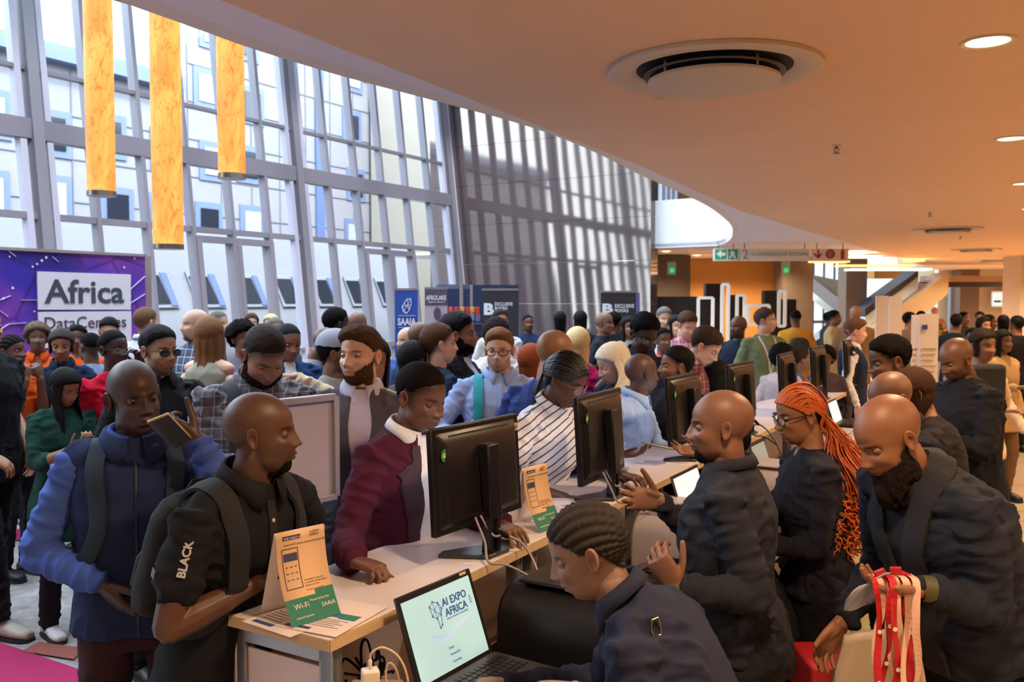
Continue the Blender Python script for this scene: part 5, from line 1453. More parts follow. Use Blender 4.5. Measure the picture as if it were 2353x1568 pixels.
        # shoes
        if sit is None or True:
            fdv = body @ V((0, -1, 0)); sx = body @ V((1, 0, 0))
            for q, (hip, kn, an) in enumerate(legs):
                a = T(an); z0 = zfoot if sit is None else a.z - .07
                mb = MB(); secs = []
                for t, wd, ht_ in ((-.075, .028, .05), (-.05, .034, .075), (0, .038, .10), (.05, .040, .075), (.11, .046, .055), (.16, .044, .045), (.19, .030, .032)):
                    c = V((a.x, a.y, 0)) + fdv * (t * s) + V((0, 0, z0 + .022 + ht_ * s / 2)); secs.append((c, sx, V((0, 0, 1)), wd * s, ht_ * s / 2, ht_ * s / 2, 2.6))
                mb.add(*sect_loft(secs, 12)); so = mb.build('shoe', mat('shoe_' + shoes.strip('#'), shoes, .5), root, smooth=True)
                mb = MB(); ol = [(-.085, .02), (-.07, .034), (0, .04), (.06, .042), (.12, .05), (.17, .046), (.20, .026)]
                pts = [V((a.x, a.y, z0 + .001)) + fdv * (t * s) + sx * (wd * s) for t, wd in ol] + [V((a.x, a.y, z0 + .001)) + fdv * (t * s) - sx * (wd * s) for t, wd in reversed(ol)]
                mb.prism(pts, (0, 0, .026)); mb.build('sole', mat('shoe_sole', '#d0cac4' if shoes != '#1a1a1a' else '#151515', .6), so)
    # --- collar
    if collar:
        cm = collar if not isinstance(collar, str) else mat('collar_' + collar.strip('#'), collar, .85, spec=.2)
        add_collar(info, T, nb, An, A2, s, cm, root, fem, fat, pol=(top in ('tee', 'shirt')))
    info.update(T=T, nb=nb, mid=mid, pel=pel, A1=A1, yaw=yaw, tw=tw, vox=vox, legs=legs)
    ALLP.append(info)
    return info

def thing_child(name, parent):
    o = bpy.data.objects.new(name, None); COL.objects.link(o); o.parent = parent; o.empty_display_size = .05; return o

def add_collar(info, T, nb, An, A2, s, cm, root, fem, fat, pol=True):
    """shirt collar: stand, fold and points, open at the front"""
    r0 = (.058 if fem else .069) * (1 + fat * .12) * s
    up = (An @ V((0, 0, 1))); rt = A2 @ V((1, 0, 0)); fw_ = up.cross(rt); fr_ = -(A2 @ V((0, 1, 0))); fr_ = (fr_ - up * fr_.dot(up)).normalized()
    c0 = T(nb) - up * .012 * s
    n = 40; prof = [(0.0, -.012), (.002, .018), (.004, .034), (.010, .036), (.019, .020), (.026, .002)]
    vs = []; ff = []
    for j in range(n + 1):
        a = R(14 + 332 * j / n)
        e = math.exp(-(min(j, n - j) / n / .13) ** 2)
        for k, (o, z) in enumerate(prof):
            tip = e if k >= 4 else 0
            rr = r0 + (o + tip * .006 * (k - 3)) * s
            drop = .022 * (1 - math.cos(a - 0)) * -.0
            zz = z - tip * .018 * (k - 3) - e * .012
            aa = a + (-.16 if j < n / 2 else .16) * tip * (k - 3) * .2 * -1
            p = c0 + (fr_ * math.cos(aa) * .98 + rt * math.sin(aa)) * rr + up * (zz * s + .016 * s * (1 - math.cos(a)) * .5)
            vs.append(p)
    m_ = len(prof)
    for j in range(n):
        for k in range(m_ - 1):
            a = j * m_ + k; ff.append((a, a + 1, a + m_ + 1, a + m_))
    me = bpy.data.meshes.new('collar'); me.from_pydata([tuple(v) for v in vs], [], ff); me.materials.append(cm); me.update()
    o = link('collar', me, root, smooth=True)
    sd = o.modifiers.new('s', 'SOLIDIFY'); sd.thickness = .0022 * s; sd.offset = 0
    return o

def ray_onto(obj, rootloc, o, d, back=.4):
    """hit point on a part of a person along direction d, world space"""
    h, loc, nr, i = obj.ray_cast(V(o) - rootloc - V(d) * back, d, distance=back + .5)
    return (loc + rootloc, nr) if h else (None, None)
def patch(info, pts, mt, name='patch', off=.004, th=.002, target=None, n=None, front=True, res=.012, parent=None, yawoff=0):
    """cloth patch lying on the garment: pts are (x, h) in metres on the front of the torso (x>0 = the wearer's left, h = height above the pelvis)"""
    ob = target or info['top']; root = info['root']; rl = root.location; S = info['S']; body = info['body'] @ rz(R(yawoff))
    xs = [p[0] for p in pts]; zs = [p[1] for p in pts]
    d = body @ V((0, 1, 0)) if front else body @ V((0, -1, 0))
    # triangulated fill on a fine grid clipped by the polygon, via bmesh
    bm = bmesh.new(); vv = [bm.verts.new((p[0], 0, p[1])) for p in pts]; f = bm.faces.new(vv)
    for ax, lo_, hi_ in ((V((1, 0, 0)), min(xs), max(xs)), (V((0, 0, 1)), min(zs), max(zs))):
        q = lo_ + res
        while q < hi_ - res * .3:
            bmesh.ops.bisect_plane(bm, geom=bm.verts[:] + bm.edges[:] + bm.faces[:], plane_co=ax * q, plane_no=ax, dist=1e-5); q += res
    good = True
    A1 = info['A1']; A2 = info['A2']
    new = {}
    for v in bm.verts:
        x, h = v.co.x, v.co.z
        base = info['pel'] + A1 @ V((x, 0, min(h, .27)))
        if h > .27: base = info['pel'] + A1 @ V((0, 0, .27)) + A2 @ V((x, 0, h - .27))
        if h < 0: base = info['pel'] + body @ V((x, 0, h))
        dd = (A2 if h > .2 else A1) @ rz(R(yawoff)) @ V((0, 1 if front else -1, 0))
        wpt = info['T'](base)
        loc, nr = ray_onto(ob, rl, wpt, dd)
        if loc is None: new[v] = None
        else: new[v] = loc + nr * (off * 1.0)
    kill = [v for v in bm.verts if new[v] is None]
    for v in bm.verts:
        if new[v] is not None: v.co = new[v]
    if kill: bmesh.ops.delete(bm, geom=kill, context='VERTS')
    # smooth the drape slightly
    bmesh.ops.smooth_vert(bm, verts=bm.verts[:], factor=.5, use_axis_x=True, use_axis_y=True, use_axis_z=True)
    me = bpy.data.meshes.new(name); bm.to_mesh(me); bm.free(); me.materials.append(mt)
    o = link(name, me, parent or root, smooth=True)
    sd = o.modifiers.new('s', 'SOLIDIFY'); sd.thickness = th; sd.offset = 1
    return o
def strap(info, pts, mt, wd=.04, th=.008, name='strap', off=.009, target=None, parent=None, n=8):
    """flat band along points given in torso space (x, y, h): pushed out to lie on the garment"""
    ob = target or info['top']; rl = info['root'].location; S = info['S']
    P = []
    for x, y, h in pts:
        if h > .27: b = info['pel'] + info['A1'] @ V((0, 0, .27)) + info['A2'] @ V((x, y, h - .27)); Am = info['A2']
        else: b = info['pel'] + info['A1'] @ V((x, y, h)); Am = info['A1']
        P.append(info['T'](b))
    P = spline(P, n)
    vs = []; ff = []; prev = None; pts2 = []; nrs = []
    for p in P:
        ok, loc, nr, i = ob.closest_point_on_mesh(p - rl)
        pts2.append(loc + rl); nrs.append(nr.copy())
    for _ in range(4):
        for Lq in (pts2, nrs):
            Lq[1:-1] = [(Lq[i - 1] + Lq[i] * 2 + Lq[i + 1]) / 4 for i in range(1, len(Lq) - 1)]
    for nq in nrs: nq.normalize()
    for i, p in enumerate(pts2):
        a = pts2[max(0, i - 1)]; b = pts2[min(len(pts2) - 1, i + 1)]; t = (b - a).normalized(); nr = nrs[i]
        sd = t.cross(nr).normalized()
        for q in (-1, -.33, .33, 1): vs.append(p + sd * (wd / 2 * q) + nr * off)
        for q in (1, -1): vs.append(p + sd * (wd / 2 * q) + nr * (off + th))
        vs[-6:] = [p + sd * (-wd / 2) + nr * (off - .004), p + sd * (wd / 2) + nr * (off - .004), p + sd * (wd / 2) + nr * (off + th * .7), p + sd * (wd / 4) + nr * (off + th), p - sd * (wd / 4) + nr * (off + th), p + sd * (-wd / 2) + nr * (off + th * .7)]
    for i in range(len(pts2) - 1):
        for k in range(6): ff.append((i * 6 + k, i * 6 + (k + 1) % 6, (i + 1) * 6 + (k + 1) % 6, (i + 1) * 6 + k))
    ff.append(tuple(range(6))); e = (len(pts2) - 1) * 6; ff.append(tuple(range(e, e + 6)))
    mb = MB(); mb.add(vs, ff); return mb.build(name, mt, parent or info['root'], smooth='auto', angle=60)
def lapels(info, mjacket, mshirt, mlapel=None, depth=.10, wide=.075, button=True, lw=.055):
    """shirt front with open jacket and notched lapels"""
    d = depth
    patch(info, [(-.035, .53), (.035, .53), (wide * .72, .40), (wide * .5, .27), (.012, d), (-.012, d), (-wide * .5, .27), (-wide * .72, .40)], mshirt, 'shirt_front', off=.002)
    ml_ = mlapel or mjacket
    for sd in (1, -1):
        P_ = [(.035, .50), (.062, .505), (.085, .45), (wide + lw + .005, .415), (wide + lw - .012, .40), (wide + lw - .002, .37), (wide * .8 + .02, .24), (.016, d - .01), (.006, d), (wide * .42, .27), (wide * .62, .40)]
        patch(info, [(x * sd, h) for x, h in (P_ if sd > 0 else reversed(P_))], ml_, 'lapel', off=.006, th=.004)
    if button:
        for h in (d - .03, d - .13):
            btn(info, .006, h, mat('jacket_button', '#1c1618', .4), .009)
def btn(info, x, h, mt, r=.005, name='button'):
    b = info['pel'] + info['A1'] @ V((x, 0, min(h, .27))) + (info['A2'] @ V((0, 0, h - .27)) if h > .27 else V())
    dd = (info['A2'] if h > .27 else info['A1']) @ V((0, 1, 0)); loc, nr = ray_onto(info['top'], info['root'].location, info['T'](b), dd)
    if loc is None: return
    mb = MB(); mb.lathe([(r, 0), (r, .002), (r * .7, .0035)], loc + nr * .004, 10, axis=nr); mb.build(name, mt, info['root'], smooth='auto')
def placket(info, mt, mbtn, lo=.0, hi=.48, n=6):
    patch(info, [(-.014, lo), (.014, lo), (.014, hi), (-.014, hi)], mt, 'placket', off=.002)
    for k in range(n): btn(info, 0, hi - .03 - (hi - lo - .06) * k / max(1, n - 1), mbtn)
def backpack(info, mt, size=(.30, .16, .42), h=.26, straps=True, mstrap=None, roll=0, label=None):
    """backpack worn on the back: parts of the person's outfit stay a thing of their own"""
    A2 = info['A2']; S = info['S']; T = info['T']
    b = info['pel'] + info['A1'] @ V((0, 0, .27)) + A2 @ V((0, .125 + size[1] / 2 + .02, h - .27)); c = T(b)
    root = thing('backpack', c - V((0, 0, size[2] / 2)), label or 'backpack', 'backpack', 'backpacks worn in the crowd')
    mb = MB(); x = A2 @ V((1, 0, 0)); y = A2 @ V((0, 1, 0)); z = A2 @ V((0, 0, 1)); secs = []
    for q, k in ((-.5, .75), (-.46, .95), (-.2, 1.0), (.1, 1.0), (.32, .93), (.44, .75), (.5, .45)):
        secs.append((c + z * (q * size[2]), x, y, size[0] / 2 * k, size[1] / 2 * (.9 if k > .9 else .7), size[1] / 2 * k, 3.2))
    mb.add(*sect_loft(secs, 26)); me = remesh(mb, .010 if info['lod'] < 2 else .02, 3); wrinkle(me, [(np.array(c - z * .2), np.array(c + z * .2), 1, 1)], .005)
    me.materials.append(mt); link('bag_body', me, root, smooth=True)
    mb = MB(); secs = []
    for q, k in ((-.40, .7), (-.34, .9), (-.1, .9), (.0, .7)):
        secs.append((c + z * (q * size[2]) + y * (size[1] * .52), x, y, size[0] / 2 * k * .85, .02, .035 * k, 3))
    mb.add(*sect_loft(secs, 16)); mb.build('pocket', mt, root, smooth=True)
    if info['lod'] < 2:
        mb = MB(); mb.tube([c + z * (size[2] * .5) + x * -.04, c + z * (size[2] * .5 + .04) + x * -.02, c + z * (size[2] * .5 + .04) + x * .02, c + z * (size[2] * .5) + x * .04], .007, 6); mb.build('handle', mt, root, smooth=True)
    if straps:
        ms = mstrap or mt
        for sd in ((1, -1) if straps is True else straps):
            strap(info, [(sd * .10, .16, .34), (sd * .105, .12, .43), (sd * .105, .04, .49), (sd * .11, -.06, .46), (sd * .115, -.14, .36), (sd * .125, -.15, .24), (sd * .16, -.06, .14), (sd * .16, .06, .12)], ms, .055, .010, parent=root)
    return root
def lanyard(info, mt, card=True, h=.16, mcard=None):
    for sd in (1, -1):
        strap(info, [(sd * .055, .05, .50), (sd * .07, -.03, .475), (sd * .06, -.12, .40), (sd * .03, -.15, .28), (sd * .004, -.16, h)], mt, .015, .002, name='lanyard', off=.003)
    if card: patch(info, [(-.04, h - .11), (.04, h - .11), (.04, h), (-.04, h)], mcard or mat('badge_white', '#dcdce4', .4), 'badge', off=.006, res=.03)
# =================================================================== REGISTRATION COUNTER
ZT = 1.10; NR = -1.51; NL = -1.90
m_top = mat('counter_laminate', '#d6cdd2', .35, bump=(400, .05, 2)); m_edge = mat('counter_edge_beige', '#c9ac86', .5)
m_panel = mat('counter_panel', '#d9cddb', .45)
random.seed(21)
SST = 1.66; ML = 1.04
for k in range(7):
    s0 = SST + ML * k; s1 = s0 + ML - .004
    lab = ['white counter module at the near end, carrying the leaflets', 'second white counter module from the near end, under the first monitor', 'third white counter module, below the second monitor', 'fourth white counter module along the row of monitors', 'fifth white counter module along the row of monitors', 'sixth white counter module along the row of monitors', 'farthest white counter module of the row'][k]
    t = thing('counter', hall((s0 + s1) / 2, (NR + NL) / 2, 0), lab, 'counter', 'counter modules')
    # top with a gently bowed visitor edge
    pts = [hall(s0, NR, ZT - .028), hall(s1, NR, ZT - .028)]
    for q in range(9):
        f = q / 8; bow = .10 * math.sin(PI * f) if k else .04 * math.sin(PI * f)
        pts.append(hall(s1 + (s0 - s1) * f, NL - bow, ZT - .028))
    mb = MB(); mb.prism(pts, (0, 0, .028)); mb.build('worktop', m_top, t, bevel=.002)
    mb = MB(); mb.bar(hall(s0, NR + .004, ZT - .016), hall(s1, NR + .004, ZT - .016), .004, .030); mb.bar(hall(s0 - .001, NR, ZT - .016), hall(s0 - .001, NL, ZT - .016), .004, .030)
    mb.build('edge_trim', m_edge, t)
    for (ss, nn) in ((s0 + .05, NR - .04), (s1 - .05, NR - .04), (s0 + .05, NL + .035), (s1 - .05, NL + .035)):
        mb = MB(); mb.bar(hall(ss, nn, .0), hall(ss, nn, ZT - .03), .036, .036, up=VV)
        for d_ in (-1, 1): mb.bar(hall(ss + d_ * .014, nn, .0), hall(ss + d_ * .014, nn, ZT - .031), .008, .046, up=VV)
        mb.build('post', m_alu, t)
    for z in (.10, ZT - .055, .56):
        mb = MB(); mb.bar(hall(s0 + .07, NL + .035, z), hall(s1 - .07, NL + .035, z), .03, .04); mb.build('rail', m_alu, t)
    mb = MB()
    vs = [];
    n_ = 10
    for f in range(n_ + 1):
        bow = .09 * math.sin(PI * f / n_) if k else .035 * math.sin(PI * f / n_); vs.append(hall(s0 + .03 + (s1 - s0 - .06) * f / n_, NL + .02 - bow, .03))
    vs2 = [p + V((0, 0, ZT - .065)) for p in vs]; o = len(vs); mb.add(vs + vs2, [(i, i + 1, o + i + 1, o + i) for i in range(n_)])
    p_ = mb.build('front_panel', m_panel, t, smooth=True); sd = p_.modifiers.new('s', 'SOLIDIFY'); sd.thickness = .006
    if k == 0:
        mb = MB(); lo = [hall(s0 + .045, NR - .06, .05), hall(s0 + .051, NR - .06, .05), hall(s0 + .051, NL + .055, .05), hall(s0 + .045, NL + .055, .05)]
        mb.prism(lo, (0, 0, ZT - .15)); mb.build('end_panel', m_panel, t)
        for z in (ZT - .055, .55, .08):
            mb = MB(); mb.bar(hall(s0 + .05, NR - .058, z), hall(s0 + .05, NL + .053, z), .036, .05); mb.build('rail', m_alu, t)
    # lower staff worktop
    if k:
        mb = MB(); lo = [hall(s0, NR - .0, .80), hall(s1, NR - .0, .80), hall(s1, -.98, .80), hall(s0, -.98, .80)]; mb.prism(lo, (0, 0, .025)); mb.build('staff_worktop', mat('dark_desk', '#3a3338', .5), t)
        for nn in (-1.03,):
            mb = MB(); mb.bar(hall(s0 + .05, nn, 0), hall(s0 + .05, nn, .8), .03, .03); mb.build('worktop_leg', m_alu, t)
    else:
        mb = MB(); lo = [hall(s0 + .10, NR - .0, .80), hall(s1, NR - .0, .80), hall(s1, -1.0, .80), hall(s0 + .10, -1.0, .80)]; mb.prism(lo, (0, 0, .025)); mb.build('staff_worktop', mat('dark_desk', '#3a3338', .5), t)

# ---- monitors: backs towards the staff side
m_mb = mat('monitor_black', '#17151a', .32, bump=(500, .05, 2)); m_lit = mat('monitor_screen', '#dfe6f0', .2, emis='#dfe8f4', estr=.25)
m_goe = mat('sticker_green', '#2c8a3c', .5); m_asset = mat('sticker_tan', '#caa27c', .5)
def ln_n(px, n): return on_plane_n(px, 690, n)
MON = [(1000, 1200, 'nearest black monitor with a round green sticker beside the maroon blazer'), (1325, 1450, 'second black monitor, standing before the striped blouse'), (1540, 1628, 'third black monitor, behind the bald man in the dark shirt'), (1682, 1750, 'fourth black monitor from the near end'), (1793, 1843, 'fifth black monitor from the near end'), (1870, 1918, 'sixth black monitor, beside the young man in a waistcoat'), (1944, 1985, 'farthest black monitor of the row')]
for k, (xa, xb, lab) in enumerate(MON):
    a = ln_n(xa, -1.60); s0, _ = to_hall(a); s1 = s0 + .50; sc = (s0 + s1) / 2
    yw = R((3, -3, 0, 2, -2, 1, 0)[k])
    t = thing('monitor', hall(sc, -1.62, ZT), lab, 'monitor', 'counter monitors')
    z0, z1 = (1.205, 1.545) if k == 0 else (1.19, 1.555)
    def Q(ds, dn, z):      # local: along, towards the staff, up
        tilt = -(z - 1.37) * .06
        return hall(sc, -1.62) + U * (ds * math.cos(yw) - (dn + tilt) * math.sin(yw)) + VV * (ds * math.sin(yw) + (dn + tilt) * math.cos(yw)) + V((0, 0, z))
    w2 = .247
    mb = MB(); mb.hex8([Q(-w2, 0, z0), Q(w2, 0, z0), Q(w2, .022, z0), Q(-w2, .022, z0)], [Q(-w2, 0, z1), Q(w2, 0, z1), Q(w2, .022, z1), Q(-w2, .022, z1)]); mb.build('bezel', m_mb, t, bevel=.004)
    mb = MB(); mb.hex8([Q(-w2 + .02, .02, z0 + .015), Q(w2 - .02, .02, z0 + .015), Q(w2 - .05, .042, z0 + .05), Q(-w2 + .05, .042, z0 + .05)], [Q(-w2 + .02, .02, z1 - .012), Q(w2 - .02, .02, z1 - .012), Q(w2 - .05, .042, z1 - .05), Q(-w2 + .05, .042, z1 - .05)]); mb.build('rear_shell', m_mb, t, bevel=.006)
    mb = MB()
    for j in range(1):
        mb.hex8([Q(-.17, .020, z1 - .032), Q(.17, .020, z1 - .032), Q(.17, .032, z1 - .032), Q(-.17, .032, z1 - .032)], [Q(-.17, .020, z1 - .026), Q(.17, .020, z1 - .026), Q(.17, .030, z1 - .026), Q(-.17, .030, z1 - .026)])
    mb.build('vent_slot', m_dark, t)
    mb = MB(); mb.hex8([Q(-w2 + .012, -.001, z0 + .02), Q(w2 - .012, -.001, z0 + .02), Q(w2 - .012, -.003, z0 + .02), Q(-w2 + .012, -.003, z0 + .02)], [Q(-w2 + .012, -.001, z1 - .012), Q(w2 - .012, -.001, z1 - .012), Q(w2 - .012, -.003, z1 - .012), Q(-w2 + .012, -.003, z1 - .012)]); mb.build('display', m_lit, t)
    # stand: column, neck, foot
    mb = MB(); mb.hex8([Q(-.03, .05, z0 + .02), Q(.035, .05, z0 + .02), Q(.035, .085, z0 + .02), Q(-.03, .085, z0 + .02)], [Q(-.03, .04, z1 - .07), Q(.035, .04, z1 - .07), Q(.035, .085, z1 - .07), Q(-.03, .085, z1 - .07)]); mb.build('stand_column', m_mb, t, bevel=.006)
    mb = MB()
    for d_ in (-.022, .018): mb.hex8([Q(d_ - .008, .035, ZT + .012), Q(d_ + .010, .035, ZT + .012), Q(d_ + .010, .075, ZT + .012), Q(d_ - .008, .075, ZT + .012)], [Q(d_ - .008, .055, z0 + .06), Q(d_ + .010, .055, z0 + .06), Q(d_ + .010, .08, z0 + .06), Q(d_ - .008, .08, z0 + .06)])
    mb.build('stand_neck', m_mb, t, bevel=.002)
    mb = MB(); pts = [Q(-.13, -.07, ZT + .001), Q(-.09, -.085, ZT + .001), Q(.05, -.02, ZT + .001), Q(.13, -.03, ZT + .001), Q(.15, .03, ZT + .001), Q(.06, .085, ZT + .001), Q(-.05, .08, ZT + .001)]
    mb.prism(pts, (0, 0, .014)); mb.build('stand_foot', mat('monitor_foot', '#3a383e', .3, metal=.4), t, bevel=.004)
    if k < 4:
        c = Q(-.185, .0235, z1 - .105); xx = (Q(.1, .0235, 1.4) - Q(0, .0235, 1.4)).normalized(); zz2 = V((0, 0, 1)); nn = zz2.cross(xx) * -1
        c = Q(-.200, .0242, z1 - .085) if k == 0 else Q(-.195, .026, z1 - .09)
        nn = VV * math.cos(yw) - U * math.sin(yw)
        c = c + nn * .013
        mb = MB(); mb.prism([c + xx * (.022 * math.cos(a)) + zz2 * (.022 * math.sin(a)) for a in np.linspace(0, 2 * PI, 11)[:-1]], nn * .0015); mb.build('round_sticker', m_goe, t)
        mb = MB(); g_ = mat('sticker_yellow_print', '#d8d49a', .5)
        o = text_mesh('GO', .020, g_, c + nn * .002 - xx * .0145 - zz2 * .006, M((xx, -nn, zz2)).transposed(), 'lettering', t, extrude=.0004, bold=.001)
    if k < 3:
        c = Q(w2 - .045, .024, z1 - .03); nn = VV * math.cos(yw) - U * math.sin(yw); xx = (Q(.1, 0, 1.4) - Q(0, 0, 1.4)).normalized()
        mb = MB(); c = c + nn * .004; mb.prism([c, c + xx * .036, c + xx * .036 - V((0, 0, .028)), c - V((0, 0, .028))], nn * .0012); mb.build('asset_label', m_asset, t)
        if k == 0: text_mesh('TBF', .015, m_black, c + nn * .0015 + xx * .003 - V((0, 0, .020)), M((xx, -nn, V((0, 0, 1)))).transposed(), 'lettering', t, extrude=.0003)
    if k < 4:
        cm = mat('cable_grey', '#8f8a96', .4) if k < 2 else m_black
        c = thing('monitor_cable', Q(0, .06, ZT), ['pair of grey cables looping from the nearest monitor over the counter edge', 'cables hanging from the second monitor to the white printer', 'cables under the third monitor', 'cables under the fourth monitor'][k], 'cable', 'monitor cables')
        mb = MB(); mb.tube(spline([Q(-.06, .04, z0 + .03), Q(-.07, .08, z0 - .04), Q(-.11, .12, ZT + .015), Q(-.08, .17, ZT + .006), Q(.0, .22, ZT - .05)], 7), .0042, 7); mb.build('video_lead', cm, c, smooth=True)
        mb = MB(); mb.tube(spline([Q(-.03, .04, z0 + .03), Q(-.02, .08, z0 - .03), Q(.02, .10, ZT + .07), Q(.07, .14, ZT + .03), Q(.05, .20, ZT - .04), Q(.0, .25, ZT - .12)], 7), .0042, 7); mb.build('power_lead', cm, c, smooth=True)
        mb = MB(); mb.tube([Q(-.005, .092, ZT + .092), Q(.025, .103, ZT + .065)], .0095, 10); mb.build('ferrite_core', m_black, c, smooth=True)

# ---- tent cards
m_kraft = mat('card_front', '#d9b28c', .65); m_cardw = mat('card_white', '#e0d5d8', .65); m_cg = mat('card_green', '#12705c', .6); m_navyink = mat('navy_ink', '#3a3c5e', .6); m_inkdk = mat('dark_ink', '#4a3a30', .6)
def tent(c0, lab, s=1.0, rot=0.0):
    """c0: base centre; the printed side faces the staff side"""
    t = thing('tent_card', c0, lab, 'sign card', 'tent cards on the counter')
    w2 = .075 * s; h = .23 * s; dp = .075 * s
    ux = (U * math.cos(rot) + VV * math.sin(rot)); nx = (VV * math.cos(rot) - U * math.sin(rot))
    def S_(x, q, side=1, off=0):   # q 0 bottom..1 top, curved side
        curve = -.020 * s * math.sin(PI * q) + (.0 if side > 0 else 0)
        n_ = (dp * (1 - q) + curve + .004) * side
        return c0 + ux * x + nx * (n_ + off * side) + V((0, 0, h * q))
    for side, nm, mt_ in ((1, 'printed_leaf', m_kraft), (-1, 'back_leaf', m_cardw)):
        vs = []; ff = []
        N_ = 12
        for i in range(N_ + 1):
            q = i / N_
            if side < 0: a_, b_ = c0 + ux * -w2 - nx * (dp * (1 - q) + .002) + V((0, 0, h * q)), c0 + ux * w2 - nx * (dp * (1 - q) + .002) + V((0, 0, h * q))
            else: a_, b_ = S_(-w2, q), S_(w2, q)
            vs += [a_, b_]
        for i in range(N_): ff.append((2 * i, 2 * i + 1, 2 * i + 3, 2 * i + 2))
        mb = MB(); mb.add(vs, ff); o = mb.build(nm, mt_, t, smooth=True); sd = o.modifiers.new('s', 'SOLIDIFY'); sd.thickness = .0012
    def rect(x0, x1, q0, q1, mt_, nm='print_block', off=.0015, par=t):
        vs = []; ff = []; N_ = 6
        for i in range(N_ + 1):
            q = q0 + (q1 - q0) * i / N_; vs += [S_(x0 * w2, q, 1, off), S_(x1 * w2, q, 1, off)]
        for i in range(N_): ff.append((2 * i, 2 * i + 1, 2 * i + 3, 2 * i + 2))
        mb = MB(); mb.add(vs, ff); o = mb.build(nm, mt_, par); sd = o.modifiers.new('s', 'SOLIDIFY'); sd.thickness = .0006; return o
    rect(-1, 1, .0, .26, m_cg, 'green_footer'); rect(.25, 1, .26, .31, m_cg, 'green_footer')
    rect(-.75, -.02, .90, .95, m_navyink, 'title_bar')
    # outlined phone picture
    for a_ in ((-.82, -.79, .36, .80), (-.18, -.15, .36, .80), (-.82, -.15, .355, .365), (-.82, -.15, .795, .805)): rect(*a_, m_inkdk, 'phone_outline')
    rect(-.76, -.2, .66, .75, m_navyink, 'phone_picture')
    for r_ in range(3):
        for c_ in range(3): rect(-.72 + c_ * .18, -.62 + c_ * .18, .59 - r_ * .07, .60 - r_ * .07, m_inkdk, 'phone_icon')
    def wr(txt, x, q, sz, mt_, xs=1.0):
        o_ = S_(x * w2, q, 1, .0025); up = (S_(0, q + .03, 1) - S_(0, q - .03, 1)).normalized(); rd = ux; inn = up.cross(rd)
        inn = -(nx)
        text_mesh(txt, sz * s, mt_, o_ + nx * .001, M((rd, (up.cross(rd)).normalized(), up)).transposed(), 'lettering', t, extrude=.0002, xscale=xs)
    wr('THE EVENT APP', -.72, .908, .0085, m_cardw); wr('Scan this QR code to download the event App', -.72, .84, .0068, m_inkdk)
    wr('AI EXPO', .35, .94, .008, m_inkdk); wr('AFRICA', .35, .905, .008, m_inkdk)
    for i, l in enumerate(('Download the event app', 'to network, view the agenda', 'and plan your visit')): wr(l, -.08, .42 - i * .03, .0058, m_inkdk)
    wr('Available on all stores', -.08, .315, .006, mat('red_ink', '#a83a30', .6)); wr('Wi-Fi', -.72, .155, .020, m_cardw); wr('SAAIA', .35, .12, .016, m_cardw); wr('Powered by the', -.05, .2, .009, m_cardw); wr('network partner', -.75, .06, .008, m_cardw)
    return t
tc = atZ(718, 1440, ZT); 
s_, n_ = to_hall(tc)
s_, n_ = to_hall(atZ(722, 1422, ZT))
tent(hall(s_ + .0, n_ - .05, ZT + .006), 'tan and green tent card with a phone picture at the near end of the counter', 1.0, R(14))
s_, n_ = to_hall(atZ(1245, 1222, ZT))
tent(hall(s_ + .05, n_ - .06, ZT + .004), 'second tan tent card, right of the nearest monitor', .98, R(8))

# ---- leaflets on the counter
def sheet(px, py, w_, h_, rot, label, z=ZT, cols=('#3a4a8a', '#2a7a70'), words=()):
    c = atZ(px, py, z); t = thing('leaflet', c, label, 'leaflet', 'leaflets on the counter')
    a = U * math.cos(rot) + VV * math.sin(rot); b = VV * math.cos(rot) - U * math.sin(rot)
    def r(x0, x1, y0, y1, zz, th, mt_, nm):
        mb = MB(); mb.prism([c + a * (x0 * w_) + b * (y0 * h_) + V((0, 0, zz)), c + a * (x1 * w_) + b * (y0 * h_) + V((0, 0, zz)), c + a * (x1 * w_) + b * (y1 * h_) + V((0, 0, zz)), c + a * (x0 * w_) + b * (y1 * h_) + V((0, 0, zz))], (0, 0, th)); return mb.build(nm, mt_, t)
    r(-.5, .5, -.5, .5, .0006, .0015, m_cardw, 'paper')
    r(-.4, .0, .38, .44, .0022, .0005, mat('print_' + cols[0][1:], cols[0], .6), 'headline'); r(.12, .40, -.1, .05, .0022, .0005, mat('print_' + cols[1][1:], cols[1], .6), 'picture')
    r(-.1, .12, -.1, .02, .0022, .0005, mat('print_3a6ea8', '#3a6ea8', .6), 'picture')
    for q in range(5): r(-.4, .35 - .1 * (q % 2), .30 - q * .05, .31 - q * .05, .0022, .0004, m_navyink, 'text_line')
    return t
sheet(705, 1412, .19, .28, R(95), 'white leaflet lying under the tent card at the near end')
sheet(765, 1418, .19, .24, R(84), 'white leaflet with a blue heading by the near counter corner', z=ZT + .0025)
sheet(1220, 1190, .20, .15, R(60), 'leaflet between the nearest monitor and the second tent card')
sheet(1325, 1158, .20, .14, R(40), 'leaflet with blue and orange print beside the second monitor foot', cols=('#c87a3a', '#2c6e9a'))
sheet(1535, 1060, .30, .21, R(75), 'stack of white leaflets with blue pictures beyond the second monitor', cols=('#2c6ea8', '#d08a6a'))
sheet(1600, 1030, .26, .2, R(40), 'leaflet under the offered phone', z=ZT + .003)
tagm = mat('brochure_red', '#8a3a34', .6)

